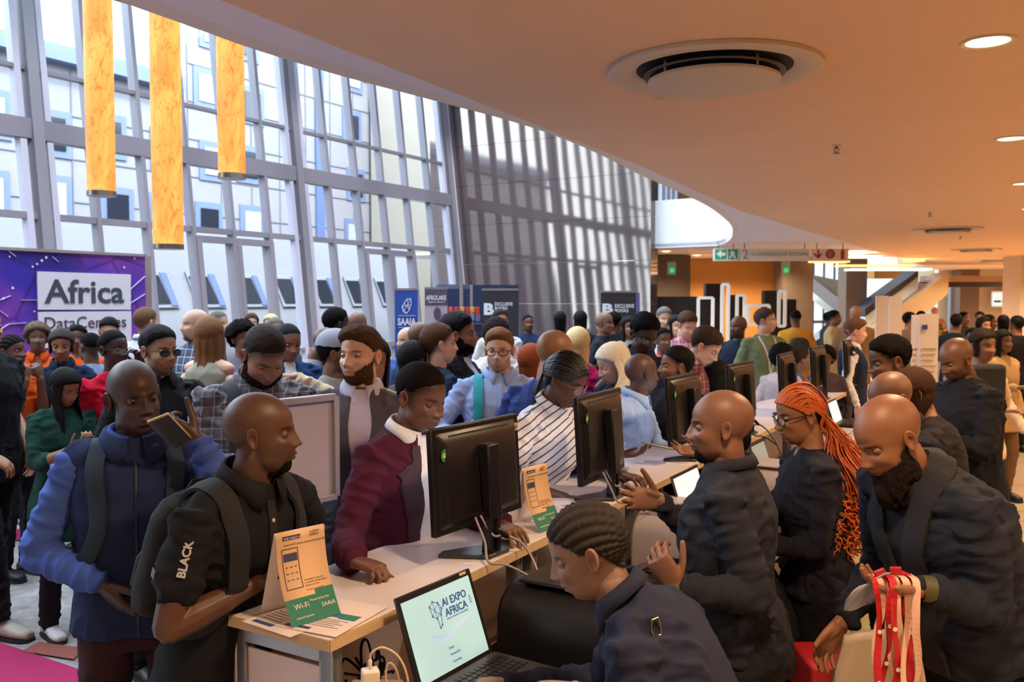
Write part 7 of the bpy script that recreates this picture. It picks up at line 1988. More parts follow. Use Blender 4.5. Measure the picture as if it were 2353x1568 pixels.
braids = person(1838, 878, 3.36, 'woman attendant with long orange braids and black glasses', yaw=-92, hyaw=-84, pitch=14, lean=5, fem=True, skin='m1', hair='none', hcol='dark', top='shirt', tcol='#1d1c28', sleeve='long', bcol='#121218', build=1.1, tuck=True, headk=1.03, lod=0, glasses='black',
    arms={'L': dict(p=(-.05, -.26, -.30), h=(.3, .9, -.6), d=(-.2, -1, 0), n=(0, 0, -1)), 'R': dict(p=(.0, -.34, -.25), h=(.3, .6, -1), d=(0, -1, 0), n=(0, 0, -1))})
def orange_braids(info):
    P, Pn, hl, to_w, Rh, hs = info['P'], info['Pn'], info['hl'], info['to_w'], info['Rh'], info['hk']
    hm = sstep(hl, -.004, .012)
    info['cap']('hair', -.003 + .0045 * hm, mat('hair_root_dark', '#1a0e0a', .8, spec=.1))
    mo = mat('hair_orange', '#d4691e', .42, bump=(300, .4, 3)); mo2 = mat('hair_rust', '#a8481a', .45)
    from mathutils.kdtree import KDTree
    kd = KDTree(len(P))
    for i, p in enumerate(P): kd.insert(V(p), i)
    kd.balance()
    groups = [MB(), MB()]
    n_ = 0
    random.seed(4)
    # gather point: behind the neck on the near side, then falling down the back
    root = info['root']
    hang0 = V(to_w(np.array([[.035, .095, -.075]]))[0])
    for row in range(34):
        for side in (1, -1):
            # start along a hairline arc; sweep back over the skull
            f = row / 33
            th = R(-62 + 118 * f)                # from the forehead round the side
            start = V((side * .078 * abs(math.sin(R(90 * min(1, f * 1.25)))), -.095 + .10 * f, .078 - .07 * f ** 1.2))
            end = V((.030 + side * .040 * (.4 + .6 * f), .100, -.02 - .055 * random.random()))
            pts = []
            for q in range(9):
                g = q / 8; p = start.lerp(end, g); p += V((0, 0, .12 * math.sin(PI * g) * (1 - f * .8))) + V((side * .05 * math.sin(PI * g) * min(1, f * 3), 0, 0))
                co, i_, dist = kd.find(p)
                pts.append(V(to_w(np.array([np.array(co) + Pn[i_] * .0065]))[0]))
            # fall
            x_ = (row - 16) / 17 * .085 + side * .014; d_ = random.uniform(-.035, .035)
            last = pts[-1]
            base = hang0 + V((.045 + x_ * .8, -.02 + d_, -.10)); 
            drop = random.uniform(.12, .22)
            mid_ = base + V((.05 + x_ * .25, -.03 + d_, -drop * .55)); endp = base + V((.075 + x_ * .45, -.03 + d_, -drop))
            sp = spline(pts + [last.lerp(base, .55) + V((.012, 0, .0)), base, mid_, endp], 6)
            out = []
            for k, p in enumerate(sp): out.append(.0031 * (1 + .22 * math.sin(k * 2.4)))
            groups[(row + side) % 2].tube(sp, out, 5)
            # curls at the end
            c0 = sp[-1]
            for cc in range(4):
                pp = []; L_ = random.uniform(.08, .20); ph = random.uniform(0, 6); dx = random.uniform(-.07, .05); dy = random.uniform(-.07, .04)
                for k in range(30):
                    g = k / 29; r_ = .013 * (1 - .3 * g); pp.append(c0 + V((dx * g + r_ * math.cos(ph + g * 26), dy * g + r_ * math.sin(ph + g * 26), -L_ * g + .004 * math.sin(g * 40))))
                groups[(row + cc) % 2].tube(pp, .0027, 4)
    groups[0].build('braids', mo, root, smooth=True); groups[1].build('braids', mo2, root, smooth=True)
orange_braids(braids)

beardy = person(2042, 905, 2.56, 'bearded attendant in a dark shirt and scarf bending over red and pink lanyards', yaw=-76, hyaw=-76, pitch=31, lean=20, bend=14, skin='#8a5c42', hair='bald', hcol='#241a16', beard='long', top='shirt', tcol='#22242f', sleeve='long', bcol='#121218', build=1.22, tuck=True, lod=0, belly=.06, stance=.13,
    arms={'L': dict(w=P_(2112, 1352, 2.34), e=P_(2318, 1330, 2.42), h=(1, 0, 0), dw=(-1, .08, .08), nw=(.1, -.2, 1), c=(.35, .4, .3), s=.1, t=(.8, .1)), 'R': dict(w=P_(1935, 1432, 2.74), e=P_(2010, 1320, 2.85), h=(1, 0, 0), dw=(-.55, -.1, -.8), nw=(.2, -.9, -.2), c=(.4, .4, .3))})
msc = mat('scarf_black', '#17171d', .9, bump=(160, .25, 3))
strap(beardy, [(-.09, .0, .50), (-.07, .08, .545), (.03, .10, .55), (.085, .05, .54), (.09, -.06, .48), (.075, -.15, .38), (.06, -.17, .25), (.065, -.19, .10), (.07, -.19, -.02)], msc, .075, .014, name='scarf', off=.004, n=8)
strap(beardy, [(-.09, .0, .50), (-.085, -.08, .46), (-.06, -.15, .36), (-.05, -.17, .22), (-.05, -.19, .06)], msc, .065, .012, name='scarf', off=.004, n=8)
mb = MB()
for dx in (0, .012):
    loc, nr = ray_onto(beardy['top'], beardy['root'].location, P_(2115 + dx * 700, 1172, 2.45), V((0, 1, 0)))
    if loc is not None: mb.tube([loc + nr * .004, loc + nr * .008 + V((0, 0, .028))], .0035, 8)
if mb.v: mb.build('pen', m_black, beardy['root'], smooth=True)
mb = MB(); w0 = beardy['arms']['L'][2]; dwr = V((-1, .08, .08)).normalized()
mb.lathe([(.034, -.016), (.036, 0), (.034, .016)], w0 - dwr * .022, 20, axis=dwr, close=False); o = mb.build('bracelet', mat('olive_band', '#4a4424', .6), beardy['root'], smooth=True)
# lanyards over the hands
c0 = P_(2062, 1335, 2.33)
tl = [('#b3121c', 'red'), ('#d8ab94', 'pink'), ('#d8ab94', 'pink'), ('#b3121c', 'red'), ('#e0b8a2', 'pale pink'), ('#b3121c', 'red'), ('#d8ab94', 'pink'), ('#a8101a', 'dark red'), ('#e0b8a2', 'pale pink'), ('#d8ab94', 'pink'), ('#b3121c', 'red')]
pxs = [2010, 2024, 2038, 2052, 2062, 2073, 2082, 2090, 2098, 2105, 2046]
random.seed(2)
ords = ['first', 'second', 'third', 'fourth', 'fifth', 'sixth', 'seventh', 'eighth', 'ninth', 'tenth', 'hindmost']
for k, ((cc, nm), px) in enumerate(zip(tl, pxs)):
    yy = 2.30 + (k % 3) * .018
    top_ = P_(px, 1352, yy); pts = [top_ + V((0, .05, .022)), top_ + V((0, .0, .016))]
    sw_ = random.uniform(-.03, .03); L_ = .40 + random.uniform(-.03, .06)
    for q in range(1, 8): pts.append(top_ + V((sw_ * q / 7 + .008 * math.sin(q * 1.3 + k), -.012 + .01 * math.sin(q + k), -L_ * q / 7)))
    sp = spline(pts, 4); mb = MB(); vs = []; ff = []
    for i, p in enumerate(sp):
        a = .5 * math.sin(i * .22 + k * 1.7); d_ = V((math.cos(a), math.sin(a), 0)) * .0095; n_ = V((-math.sin(a), math.cos(a), 0)) * .0008
        vs += [p - d_ - n_, p + d_ - n_, p + d_ + n_, p - d_ + n_]
    for i in range(len(sp) - 1):
        for q in range(4): ff.append((i * 4 + q, i * 4 + (q + 1) % 4, i * 4 + 4 + (q + 1) % 4, i * 4 + 4 + q))
    t = thing('lanyard', top_, '%s ribbon lanyard over the bearded attendant’s hand, %s of the bunch from the left'.replace('’', "'") % (nm, ords[k]) if k < 10 else 'red ribbon lanyard over the attendant hand, hindmost of the bunch', 'lanyard', 'lanyards hanging from the hand')
    mb.add(vs, ff); mb.build('ribbon', mat('ribbon_' + cc[1:], cc, .6), t, smooth=False)
    if nm.endswith('red'):
        for q in (.35, .6, .85):
            p = sp[int(q * (len(sp) - 1))] + V((0, -.004, 0)); mb = MB(); mb.lathe([(.006, 0), (.006, .0012)], p, 10, axis=V((0, -1, 0))); mb.build('printed_dot', mat('print_cream', '#e0d0b0', .6), t)
mpl = mat('clear_plastic', '#c9cede', .12, alpha=.55, coat=.5)
mb = MB(); p0 = P_(1950, 1385, 2.30); p1 = P_(2050, 1330, 2.34)
vs = []; ff = []
for i in range(9):
    for j in range(7):
        u, v = i / 8, j / 6; p = p0.lerp(p1, u) + V((.02, .02, -.085)) * (v - .3) * (.6 + .5 * math.sin(PI * u)) + V((0, .05 * v, .006 * math.sin(u * 9 + v * 4))); vs.append(p)
for i in range(8):
    for j in range(6): a = i * 7 + j; ff.append((a, a + 1, a + 8, a + 7))
mb.add(vs, ff); o = mb.build('plastic_sleeve', mpl, smooth=True); sd = o.modifiers.new('s', 'SOLIDIFY'); sd.thickness = .0012
tag(o, 'crinkled clear plastic badge sleeve held by the bearded attendant', 'badge sleeve')
for k, (px, py) in enumerate(((2022, 1318), (2058, 1312), (2080, 1325))):
    c = P_(px, py, 2.34); mb = MB(); mb.box(c, (.030, .010, .022), rot=ry(.4 * (k - 1))); o = mb.build('clip_end', mat('clip_red', '#a81a20', .4), bevel=.003); tag(o, ['left', 'middle', 'right'][k] + ' red lanyard clip end on the plastic sleeve in the attendant hands', 'clip', 'clip ends in the hand')

# ---------------- striped blouse
ms = mat('striped_blouse', '#d9d4da', .8)
def stripes():
    nt = ms.node_tree; N, L = nt.nodes, nt.links; p = N['Principled BSDF']; tc = N.new('ShaderNodeTexCoord')
    mp = N.new('ShaderNodeMapping'); mp.inputs['Rotation'].default_value = (0, R(32), R(20)); L.new(tc.outputs['Object'], mp.inputs[0])
    b = bands(nt, mp.outputs[0], 2, .032, .20); mx = N.new('ShaderNodeMix'); mx.data_type = 'RGBA'; L.new(b, mx.inputs[0]); mx.inputs[6].default_value = lin('#d9d4da'); mx.inputs[7].default_value = lin('#2e4250'); L.new(mx.outputs[2], p.inputs['Base Color'])
stripes()
strp = person(1300, 808, 4.08, 'woman in a white blouse with dark stripes, black braids and gold glasses', yaw=52, hyaw=60, pitch=26, lean=14, bend=6, fem=True, skin='d2', hair='corn', hcol='black', top='tee', tmat=ms, sleeve='short', bcol='#1b2440', build=1.28, lod=0, glasses='gold', headk=1.05, hairkw=dict(rows=11), collar=ms,
    arms={'R': dict(p=(.02, -.24, -.30), h=(.7, .5, -.4), d=(-.3, -1, 0), n=(0, 0, -1)), 'L': dict(p=(.0, -.30, -.25), h=(.6, .5, -.6), d=(-.3, -1, 0), n=(0, 0, -1))})
def black_braids(info, n=34, length=.5):
    P, Pn, to_w, Rh = info['P'], info['Pn'], info['to_w'], info['Rh']; mb = MB(); random.seed(6)
    knot = V(to_w(np.array([[0.0, .115, -.02]]))[0])
    from mathutils.kdtree import KDTree
    kd = KDTree(len(P)); [kd.insert(V(p), i) for i, p in enumerate(P)]; kd.balance()
    for k in range(n):
        a = PI * (k / (n - 1)) ; st = V((.078 * math.cos(a), -.06 - .03 * math.sin(a), .03 + .055 * math.sin(a)))
        pts = []
        for q in range(7):
            g = q / 6; p = st.lerp(V((.01 * math.cos(a), .11, -.01)), g) + V((0, 0, .05 * math.sin(PI * g) * math.sin(a))) + V((.03 * math.cos(a) * math.sin(PI * g), 0, 0)); co, i_, d_ = kd.find(p); pts.append(V(to_w(np.array([np.array(co) + Pn[i_] * .010]))[0]))
        pts.append(knot)
        dx, dy = random.uniform(-.035, .035), random.uniform(-.03, .03)
        pts += [knot + V((-.03 + dx * .5, .01 + dy, -.10)), knot + V((-.045 + dx, dy, -.28)), knot + V((-.05 + dx, dy, -length + random.uniform(-.05, .08)))]
        sp = spline(pts, 5); mb.tube(sp, [.0052 * (1 + .2 * math.sin(i * 2.3)) for i in range(len(sp))], 5)
    mb.build('braids', mat('hair_black_braid', '#120f10', .45), info['root'], smooth=True)
black_braids(strp)

# ---------------- second ring
suit = person(826, 736, 3.80, 'man in a charcoal suit jacket and lilac shirt with a short beard', yaw=6, hyaw=-22, pitch=0, skin='l1', hair='quiff', hcol='brown', beard='short', top='jacket', tcol='#4a464e', sleeve='long', bcol='#2c2a30', build=1.05, lod=0, look=0)
lapels(suit, suit['top'].data.materials[0], mat('shirt_lilac', '#b4acc0', .8), depth=.06, wide=.075, lw=.05)
add_collar(suit, suit['T'], suit['nb'], suit['A2'], suit['A2'], suit['S'] * .93, MATS['shirt_lilac'], suit['root'], False, .05)
m_gp = plaid_mat('plaid_grey', '#57505a', '#332f38', '#8a8490', .045)
gp = person(606, 742, 3.95, 'heavy set bearded man in a grey plaid shirt looking down', yaw=32, hyaw=38, pitch=38, bend=6, skin='m1', hair='crop', hcol='dark', beard='full', top='shirt', tmat=m_gp, sleeve='long', collar=m_gp, bcol='#202026', build=1.28, belly=.07, lod=0, fat=.8, headk=1.05, arms={'L': 'phone', 'R': 'bent'})
backpack(gp, mat('backpack_charcoal', '#17171c', .8), (.32, .17, .44), .16, straps=(-1,), label='black rucksack slung behind the man in the grey plaid shirt')
gl = person(1147, 743, 5.0, 'man with glasses and a blue shirt talking with both hands raised', yaw=2, hyaw=-6, pitch=4, skin='l1', hair='quiff', hcol='lightbrown', beard='stubble', top='shirt', tcol='#8fa0cc', sleeve='long', collar='#8fa0cc', bcol='#27304a', build=1.05, lod=1, glasses='black', tuck=False,
    arms={'R': dict(p=(-.02, -.22, -.24), h=(1, .5, -.4), d=(-.5, -.7, .25), n=(-.5, .2, .6), c=(.25, .3, .25), s=.16), 'L': dict(p=(-.02, -.24, -.22), h=(1, .4, -.5), d=(-.3, -.4, .9), n=(-.9, .2, 0), c=(.3, .3, .2), s=.16)})
placket(gl, gl['top'].data.materials[0], m_btn)
backpack(gl, mat('backpack_teal', '#12808c', .8), (.36, .18, .46), .20, straps=(-1,), label='teal backpack on the man with glasses and blue shirt')
ind = person(150, 843, 5.1, 'woman with long black hair in a dark green blazer looking at her phone', yaw=48, hyaw=62, pitch=24, fem=True, skin='m1', hair='long', hcol='black', top='jacket', tcol='#1c4038', sleeve='tq', bcol='#16161c', lod=1, hairkw=dict(len=.50, open=50, flare=.02), shoes='#c9c4c4', arms={'R': 'phone', 'L': 'phone'}, dress=.32)
red = person(262, 757, 5.4, 'woman in a bright red blazer holding a phone to her ear', yaw=60, hyaw=62, pitch=0, fem=True, skin='d1', hair='crop', hcol='black', top='jacket', tcol='#c01030', sleeve='long', bcol='#17171c', lod=1, glasses='thin', arms={'L': 'ear', 'R': 'down'}, dress=.25)
sung = person(366, 748, 4.55, 'man with dark tinted glasses and a black shirt behind the zip vest', yaw=48, hyaw=55, pitch=4, skin='m2', hair='short', hcol='black', beard='stubble', top='shirt', tcol='#15151b', sleeve='long', bcol='#17171c', lod=1, glasses='sun', collar='#15151b')
shadow_left = person(-38, 700, 5.2, 'person in a black tee and sneakers cut off by the left edge', yaw=75, skin='m2', hair='short', hcol='black', top='tee', tcol='#121217', sleeve='short', bcol='#17161b', lod=1, shoes='#a89c90', stride=.18, build=1.05, arms={'L': dict(p=(-.02, -.12, -.46), h=(.5, 1, 0), d=(-.2, -.4, -.8), n=(-1, 0, 0)), 'R': dict(p=(-.06, -.16, -.44), h=(.5, 1, 0), d=(-.5, -.4, -.5), n=(0, .5, -.5))})

# ---------------- left group before the backdrop
navyw = person(140, 752, 6.4, 'woman in a navy shirt with a coloured chest emblem and short dark hair', yaw=18, hyaw=22, pitch=8, fem=True, skin='m1', hair='bob', hcol='#3a322e', top='shirt', tcol='#1c2440', sleeve='long', collar='#1c2440', bcol='#1a1c26', hairkw=dict(len=.10, open=70), arms={'R': 'hip', 'L': 'down'}, build=1.1)
for k, cc in enumerate(('#b03020', '#d0a030', '#2c9040', '#b03020')): patch(navyw, [(.055 + k * .018, .34), (.070 + k * .018, .34), (.070 + k * .018, .365), (.055 + k * .018, .365)], mat('emblem_' + cc[1:], cc, .6), 'emblem', off=.006, res=.05)
m_or = '#e05a18'
person(28, 770, 6.2, 'woman in an orange tee with tied braids at the left edge', yaw=70, hyaw=78, pitch=0, fem=True, skin='d3', hair='corn', hcol='black', top='tee', tcol=m_or, sleeve='short', bcol='#1c1a22', arms={'L': 'chin', 'R': 'chin'})
person(85, 740, 7.2, 'person with greying curls, orange polo and red lanyard', yaw=25, hyaw=30, pitch=-4, fem=True, skin='d3', hair='curly', hcol='#6a5a4a', top='tee', tcol=m_or, sleeve='short', collar=m_or, bcol='#1c1a22', hairkw=dict(T=.03))
person(178, 748, 7.8, 'person in orange behind the navy shirted woman', yaw=20, skin='d3', fem=True, hair='short', hcol='black', top='tee', tcol=m_or, sleeve='short', bcol='#1c1a22')
p = person(205, 765, 6.9, 'boyish man with cropped hair, grey jacket and red lanyard seen from behind', yaw=-115, hyaw=-120, skin='d3', hair='buzz', hcol='black', top='shirt', tcol='#7c8aa6', sleeve='long', bcol='#1c1a22', build=.9, wr=.8)
p = person(250, 728, 8.0, 'person with tousled black hair right under the backdrop lettering', yaw=15, hyaw=20, skin='l1', hair='short', hcol='black', top='tee', tcol='#9a98a8', sleeve='short', bcol='#1c1a22', pitch=14)
p = person(337, 705, 7.7, 'man in a white shirt seen from behind beside the purple backdrop', yaw=165, hyaw=150, skin='l1', hair='crop', hcol='#6a4c38', top='shirt', tcol='#d6d2dc', sleeve='long', bcol='#2c2c34', build=1.1, collar='#d6d2dc')
m_bw = plaid_mat('plaid_blue_white', '#3a4766', '#1b2236', '#b9c2d4', .06)
p = person(447, 712, 7.1, 'balding man with a grey goatee in a blue and white plaid shirt', yaw=-30, hyaw=-48, skin='l1', hair='bald', hcol='#6c625a', beard='goatee', top='shirt', tmat=m_bw, sleeve='short', bcol='#5a564c', belly=.05, build=1.15, arms={'L': 'bent', 'R': 'fwd'})
p = person(503, 714, 8.6, 'grey haired man behind the long haired woman', yaw=60, skin='l1', hair='crop', hcol='grey', top='shirt', tcol='#a8a6ac', bcol='#3a3a44')
p = person(482, 728, 6.0, 'woman with long light brown hair and bare shoulders seen from behind', yaw=160, hyaw=170, fem=True, skin='l1', hair='long', hcol='lightbrown', top='tee', tcol='#9a9a88', sleeve='none', bcol='#5c5a48', hairkw=dict(len=.46, open=40, wave=.022, flare=.05), build=.9)
p = person(557, 738, 6.9, 'woman with a round black afro beside the grey plaid man', yaw=40, hyaw=50, fem=True, skin='d4', hair='afro', hcol='black', top='shirt', tcol='#7a7488', bcol='#2a2a30')
p = person(578, 719, 11.0, 'woman with tied brown hair in front of the glass doors', yaw=20, fem=True, skin='l1', hair='bob', hcol='brown', top='tee', tcol='#8a8894', bcol='#3a3a40', hairkw=dict(len=.08))
p = person(622, 721, 10.2, 'fair haired person before the glass front', yaw=-10, fem=True, skin='l1', hair='bob', hcol='blonde', top='tee', tcol='#b0acb4', bcol='#3a3a40', hairkw=dict(len=.12))
p = person(633, 731, 8.6, 'person with glasses behind the grey plaid shoulder', yaw=30, skin='m1', hair='short', hcol='grey', top='shirt', tcol='#6a6878', bcol='#3a3a40', glasses='thin')
p = person(663, 742, 5.9, 'man in a blue blazer and white shirt looking down beside the plaid shirt', yaw=30, hyaw=35, pitch=16, skin='m1', hair='buzz', hcol='black', top='jacket', tcol='#27406e', bcol='#22283a', arms={'R': 'phone', 'L': 'phone'})
lapels(p, p['top'].data.materials[0], mat('shirt_white', '#dedbe2', .8), depth=.1)
p = person(748, 752, 6.5, 'shaven headed man in a grey tee bowing his head', yaw=70, hyaw=75, pitch=30, bend=12, skin='d3', hair='bald', hcol='black', top='tee', tcol='#8f8894', sleeve='short', bcol='#2c2c34', build=1.15)
capm = person(775, 758, 4.95, 'man in a grey cap and olive tee with a strap over his shoulder', yaw=85, hyaw=95, pitch=4, skin='d4', hair='cap', hcol='black', beard='stubble', top='tee', tcol='#8f9484', sleeve='short', bcol='#33343a', arms={'R': 'bent', 'L': 'bent'})
backpack(capm, mat('backpack_grey', '#6a6660', .8), (.30, .16, .42), .2, straps=(-1,), label='grey backpack on the man in the grey cap')
p = person(775, 708, 7.2, 'tall man with short black hair turned to the glass front', yaw=150, hyaw=125, skin='d1', hair='short', hcol='black', top='shirt', tcol='#8a5a6a', bcol='#2c2c34')
p = person(822, 717, 8.0, 'man with a shaved brown head behind the charcoal suit', yaw=150, skin='d4', hair='bald', hcol='black', top='shirt', tcol='#8c8894', bcol='#2c2c34')
cream = person(858, 772, 4.55, 'person in a cream ribbed sweater reaching an arm behind the charcoal suit', yaw=-10, hyaw=10, fem=True, skin='m1', hair='bob', hcol='dark', top='shirt', tcol='#cbb99c', sleeve='long', bcol='#2c2c34',
    arms={'R': dict(w=P_(680, 868, 4.3), e=P_(740, 900, 4.35), h=(0, 0, -1), dw=(-1, 0, .1), nw=(0, 0, -1)), 'L': 'down'})

# ---------------- middle group
p = person(1010, 744, 5.35, 'brown haired man with a green lanyard and navy blazer turned away', yaw=115, hyaw=112, skin='l1', hair='short', hcol='brown', top='jacket', tcol='#232c44', sleeve='long', bcol='#23242c', lod=1)
lanyard(p, mat('lanyard_green', '#2f8f6a', .6), False)
p = person(1055, 722, 5.6, 'bearded man with long tied dark hair in a black suit, in profile', yaw=75, hyaw=88, skin='m1', hair='short', hcol='black', beard='full', top='jacket', tcol='#14151c', sleeve='long', bcol='#14151c', glasses='thin', lod=1, hairkw=dict(T=.022), build=1.05)
lapels(p, p['top'].data.materials[0], mat('shirt_pale_blue', '#a9b8d8', .8), depth=.1)
p = person(950, 784, 5.3, 'woman with long straight black hair and a black rucksack, from behind', yaw=170, hyaw=150, fem=True, skin='m1', hair='long', hcol='black', top='jacket', tcol='#2c3a66', bcol='#1c1c24', hairkw=dict(len=.34, open=45), lod=2)
backpack(p, mat('backpack_black', '#131318', .8), (.30, .16, .40), .2, label='black rucksack of the long haired woman left of the brown haired man')
p = person(968, 741, 6.6, 'shaven headed man behind the black haired woman', yaw=140, skin='d3', hair='bald', hcol='black', top='shirt', tcol='#2c3a5c', bcol='#1c1c24')
p = person(934, 754, 7.6, 'light skinned person at the foot of the blue banner', yaw=20, hyaw=-40, skin='l1', hair='bald', hcol='grey', top='shirt', tcol='#4a66a8', bcol='#1c1c24')
p = person(1140, 729, 6.3, 'person with dark plaited hair and a cream jacket seen from behind', yaw=165, hyaw=175, fem=True, skin='d3', hair='curly', hcol='#2a1c20', top='jacket', tcol='#d0c6c4', bcol='#4a463c', hairkw=dict(T=.022))
p = person(1150, 712, 9.6, 'person with short dark hair in front of the black book banner', yaw=20, skin='m2', hair='short', hcol='dark', top='shirt', tcol='#d6d2d4', bcol='#2a2a30')
p = person(1214, 724, 12.3, 'man in a dark blue suit leaning by the polished stone wall', yaw=15, skin='d3', hair='buzz', hcol='black', top='jacket', tcol='#26304e', bcol='#20263a')
p = person(1288, 716, 12.6, 'black clad person with long black hair by the stone wall, left one', yaw=160, fem=True, skin='m1', hair='long', hcol='black', top='jacket', tcol='#15151c', bcol='#15151c', hairkw=dict(len=.4))
p = person(1334, 714, 11.6, 'black clad person with long black hair by the stone wall, right one', yaw=170, fem=True, skin='m1', hair='long', hcol='black', top='jacket', tcol='#15151c', bcol='#15151c', hairkw=dict(len=.4))
navyb = person(1277, 757, 4.5, 'bald man in a navy tee seen from behind, wearing thin glasses', yaw=140, hyaw=125, pitch=14, skin='#9a6c50', hair='bald', hcol='black', beard='stubble', top='tee', tcol='#2a3a72', sleeve='short', bcol='#1f2436', build=1.15, glasses='thin', lod=0, fat=.5)
p = person(1328, 752, 6.2, 'woman with long straight blonde hair and a magenta top', yaw=150, hyaw=165, fem=True, skin='l1', hair='long', hcol='blonde', top='jacket', tcol='#a81850', bcol='#2a2a30', hairkw=dict(len=.44, open=45))
bob = person(1408, 783, 5.35, 'woman with a platinum blonde bob in a black jacket looking down', yaw=-75, hyaw=-72, pitch=24, fem=True, skin='l1', hair='bob', hcol='platinum', top='jacket', tcol='#1b1a22', bcol='#1c1c24', hairkw=dict(len=.19, open=72, wave=.02, flare=.06), lod=1, headk=1.05)
p = person(1222, 790, 5.6, 'woman with long red brown hair and a dark teal top, seen from behind', yaw=160, fem=True, skin='m1', hair='long', hcol='red', top='shirt', tcol='#1f3c46', bcol='#1c1c24', hairkw=dict(len=.3))
back_p = person(1390, 718, 9.6, 'man with a shaved head, black tee and rucksack before the right book banner', yaw=70, hyaw=55, skin='d4', hair='bald', hcol='black', top='tee', tcol='#1a1c28', sleeve='short', bcol='#1a1c28')
backpack(back_p, mat('backpack_black', '#131318', .8), (.32, .18, .44), .2, straps=False, label='black rucksack before the right book banner')
p = person(1412, 717, 10.4, 'man all in black before the right book banner', yaw=150, skin='d3', hair='short', hcol='black', top='jacket', tcol='#131319', bcol='#131319', build=1.1)
p = person(1445, 727, 9.9, 'woman with dark hair and a pale strappy top near the right book banner', yaw=15, fem=True, skin='m1', hair='long', hcol='black', top='tee', tcol='#b4a8ac', bcol='#2a2a30', hairkw=dict(len=.2))
navys = person(1482, 720, 5.9, 'tall man with short afro hair, glasses and a navy sweater', yaw=15, hyaw=18, pitch=26, skin='d1', hair='short', hcol='black', top='jacket', tcol='#1d2440', bcol='#1c2030', glasses='thin', lod=1, hairkw=dict(T=.02), collar='#1d2440')
lblue = person(1476, 814, 5.0, 'bald man in a pale blue shirt behind the second monitor', yaw=70, hyaw=112, pitch=2, lean=14, bend=4, skin='d2', hair='bald', hcol='#555555', beard='stubble', top='shirt', tcol='#9db4da', sleeve='long', collar='#9db4da', bcol='#1c2436', build=1.1, lod=0,
    arms={'R': dict(w=atZ(1420, 1046, 1.17), e=P_(1375, 1060, 4.2), h=(1, 0, 0), dw=(.95, -.2, .05), nw=(0, .1, 1), c=(.4, .5, .3)), 'L': dict(p=(-.03, -.32, -.28), h=(.6, .5, -.8), d=(-.3, -1, 0), n=(0, 0, -1))})
phone(P_(1512, 1025, 3.92), (.25, .9, -.15), (.95, -.2, -.18), 'phone offered flat across the counter by the man in pale blue', '#a9b09c')
offr = person(1666, 960, 3.36, 'attendant behind the bald bearded man reaching out for the phone', yaw=-95, hyaw=-95, lean=12, fem=True, skin='d4', hair='crop', hcol='black', top='shirt', tcol='#22222c', sleeve='long', bcol='#1a1a22', lod=1,
    arms={'R': dict(w=P_(1612, 1040, 3.75), e=P_(1680, 1090, 3.7), h=(0, 0, -1), dw=(-1, .0, .1), nw=(0, -.5, .9), c=(.2, .3, .2), s=.18), 'L': dict(p=(.0, -.3, -.28), h=(.5, .5, -1), d=(0, -1, 0), n=(0, 0, -1))})
dkj = person(1553, 797, 5.45, 'dark haired man in a black jacket in left profile behind the third monitor', yaw=-60, hyaw=-84, skin='m1', headk=1.05, hair='short', hcol='black', beard='stubble', top='jacket', tcol='#1b1b24', bcol='#1c1c24', lod=1)
m_rp = plaid_mat('plaid_red', '#7c2430', '#2a1620', '#c07a80', .05)
p = person(1622, 752, 6.0, 'young man with glasses bowing, open dark vest over a red plaid shirt', yaw=55, hyaw=62, pitch=36, bend=14, skin='l2', hair='short', hcol='#3c2c22', top='shirt', tmat=m_rp, sleeve='long', bcol='#26262e', glasses='thin', lod=1, hairkw=dict(T=.018))
p = person(1527, 705, 10.3, 'man in a dark blue printed tee before the black display panels', yaw=5, pitch=10, skin='l1', hair='short', hcol='grey', top='tee', tcol='#1f3a5c', sleeve='short', bcol='#2a2a30')
p = person(1524, 752, 8.0, 'person in a bright orange tee, shorter than those around', yaw=20, fem=True, skin='d3', hair='crop', hcol='black', top='tee', tcol=m_or, sleeve='short', bcol='#2a2a30')
p = person(1555, 724, 9.5, 'black haired woman in a white top beside the pink plaid shirt', yaw=10, fem=True, skin='l1', hair='long', hcol='black', top='tee', tcol='#d0ccd0', bcol='#2a2a30', hairkw=dict(len=.18))
m_pp = plaid_mat('plaid_pink', '#c08a9c', '#8a3a58', '#e0c0c8', .07)
p = person(1580, 714, 8.3, 'man in a pink and white plaid shirt looking down', yaw=20, pitch=24, skin='l1', hair='short', hcol='brown', top='shirt', tmat=m_pp, bcol='#2a2c36')
p = person(1696, 727, 9.6, 'man in a navy tee and blue jeans looking left', yaw=-35, hyaw=-55, skin='d3', hair='bald', hcol='black', beard='stubble', top='tee', tcol='#1f2638', sleeve='short', bcol='#4a6a98', tuck=False)
grn = person(1760, 709, 9.2, 'man in an olive green shirt with a white badge, facing right', yaw=15, hyaw=60, skin='l1', hair='short', hcol='#4a3c34', top='shirt', tcol='#6e7a5c', sleeve='long', bcol='#26345c', tuck=True)
lanyard(grn, mat('lanyard_pale', '#c9c8c0', .6), True)
yb = person(1828, 713, 13.0, 'person in a mustard top with a dark backpack walking away', yaw=175, skin='d3', hair='buzz', hcol='black', top='jacket', tcol='#c9902c', bcol='#8a7444')
backpack(yb, mat('backpack_dark_green', '#1c221c', .8), (.3, .18, .42), .2, straps=False, label='dark backpack on the person in mustard')
p = person(1652, 826, 6.1, 'dark haired woman just behind the fourth monitor', yaw=95, hyaw=110, fem=True, skin='m1', hair='bob', hcol='black', top='jacket', tcol='#2a2028', bcol='#1c1c24', hairkw=dict(len=.16, open=60, flare=.04))
p = person(1797, 792, 7.9, 'woman with a black afro and pale shirt seen from behind by the fifth monitor', yaw=150, hyaw=150, fem=True, skin='d3', hair='afro', hcol='black', top='shirt', tcol='#c4bcc4', bcol='#1c1c24', hairkw=dict(T=.055))
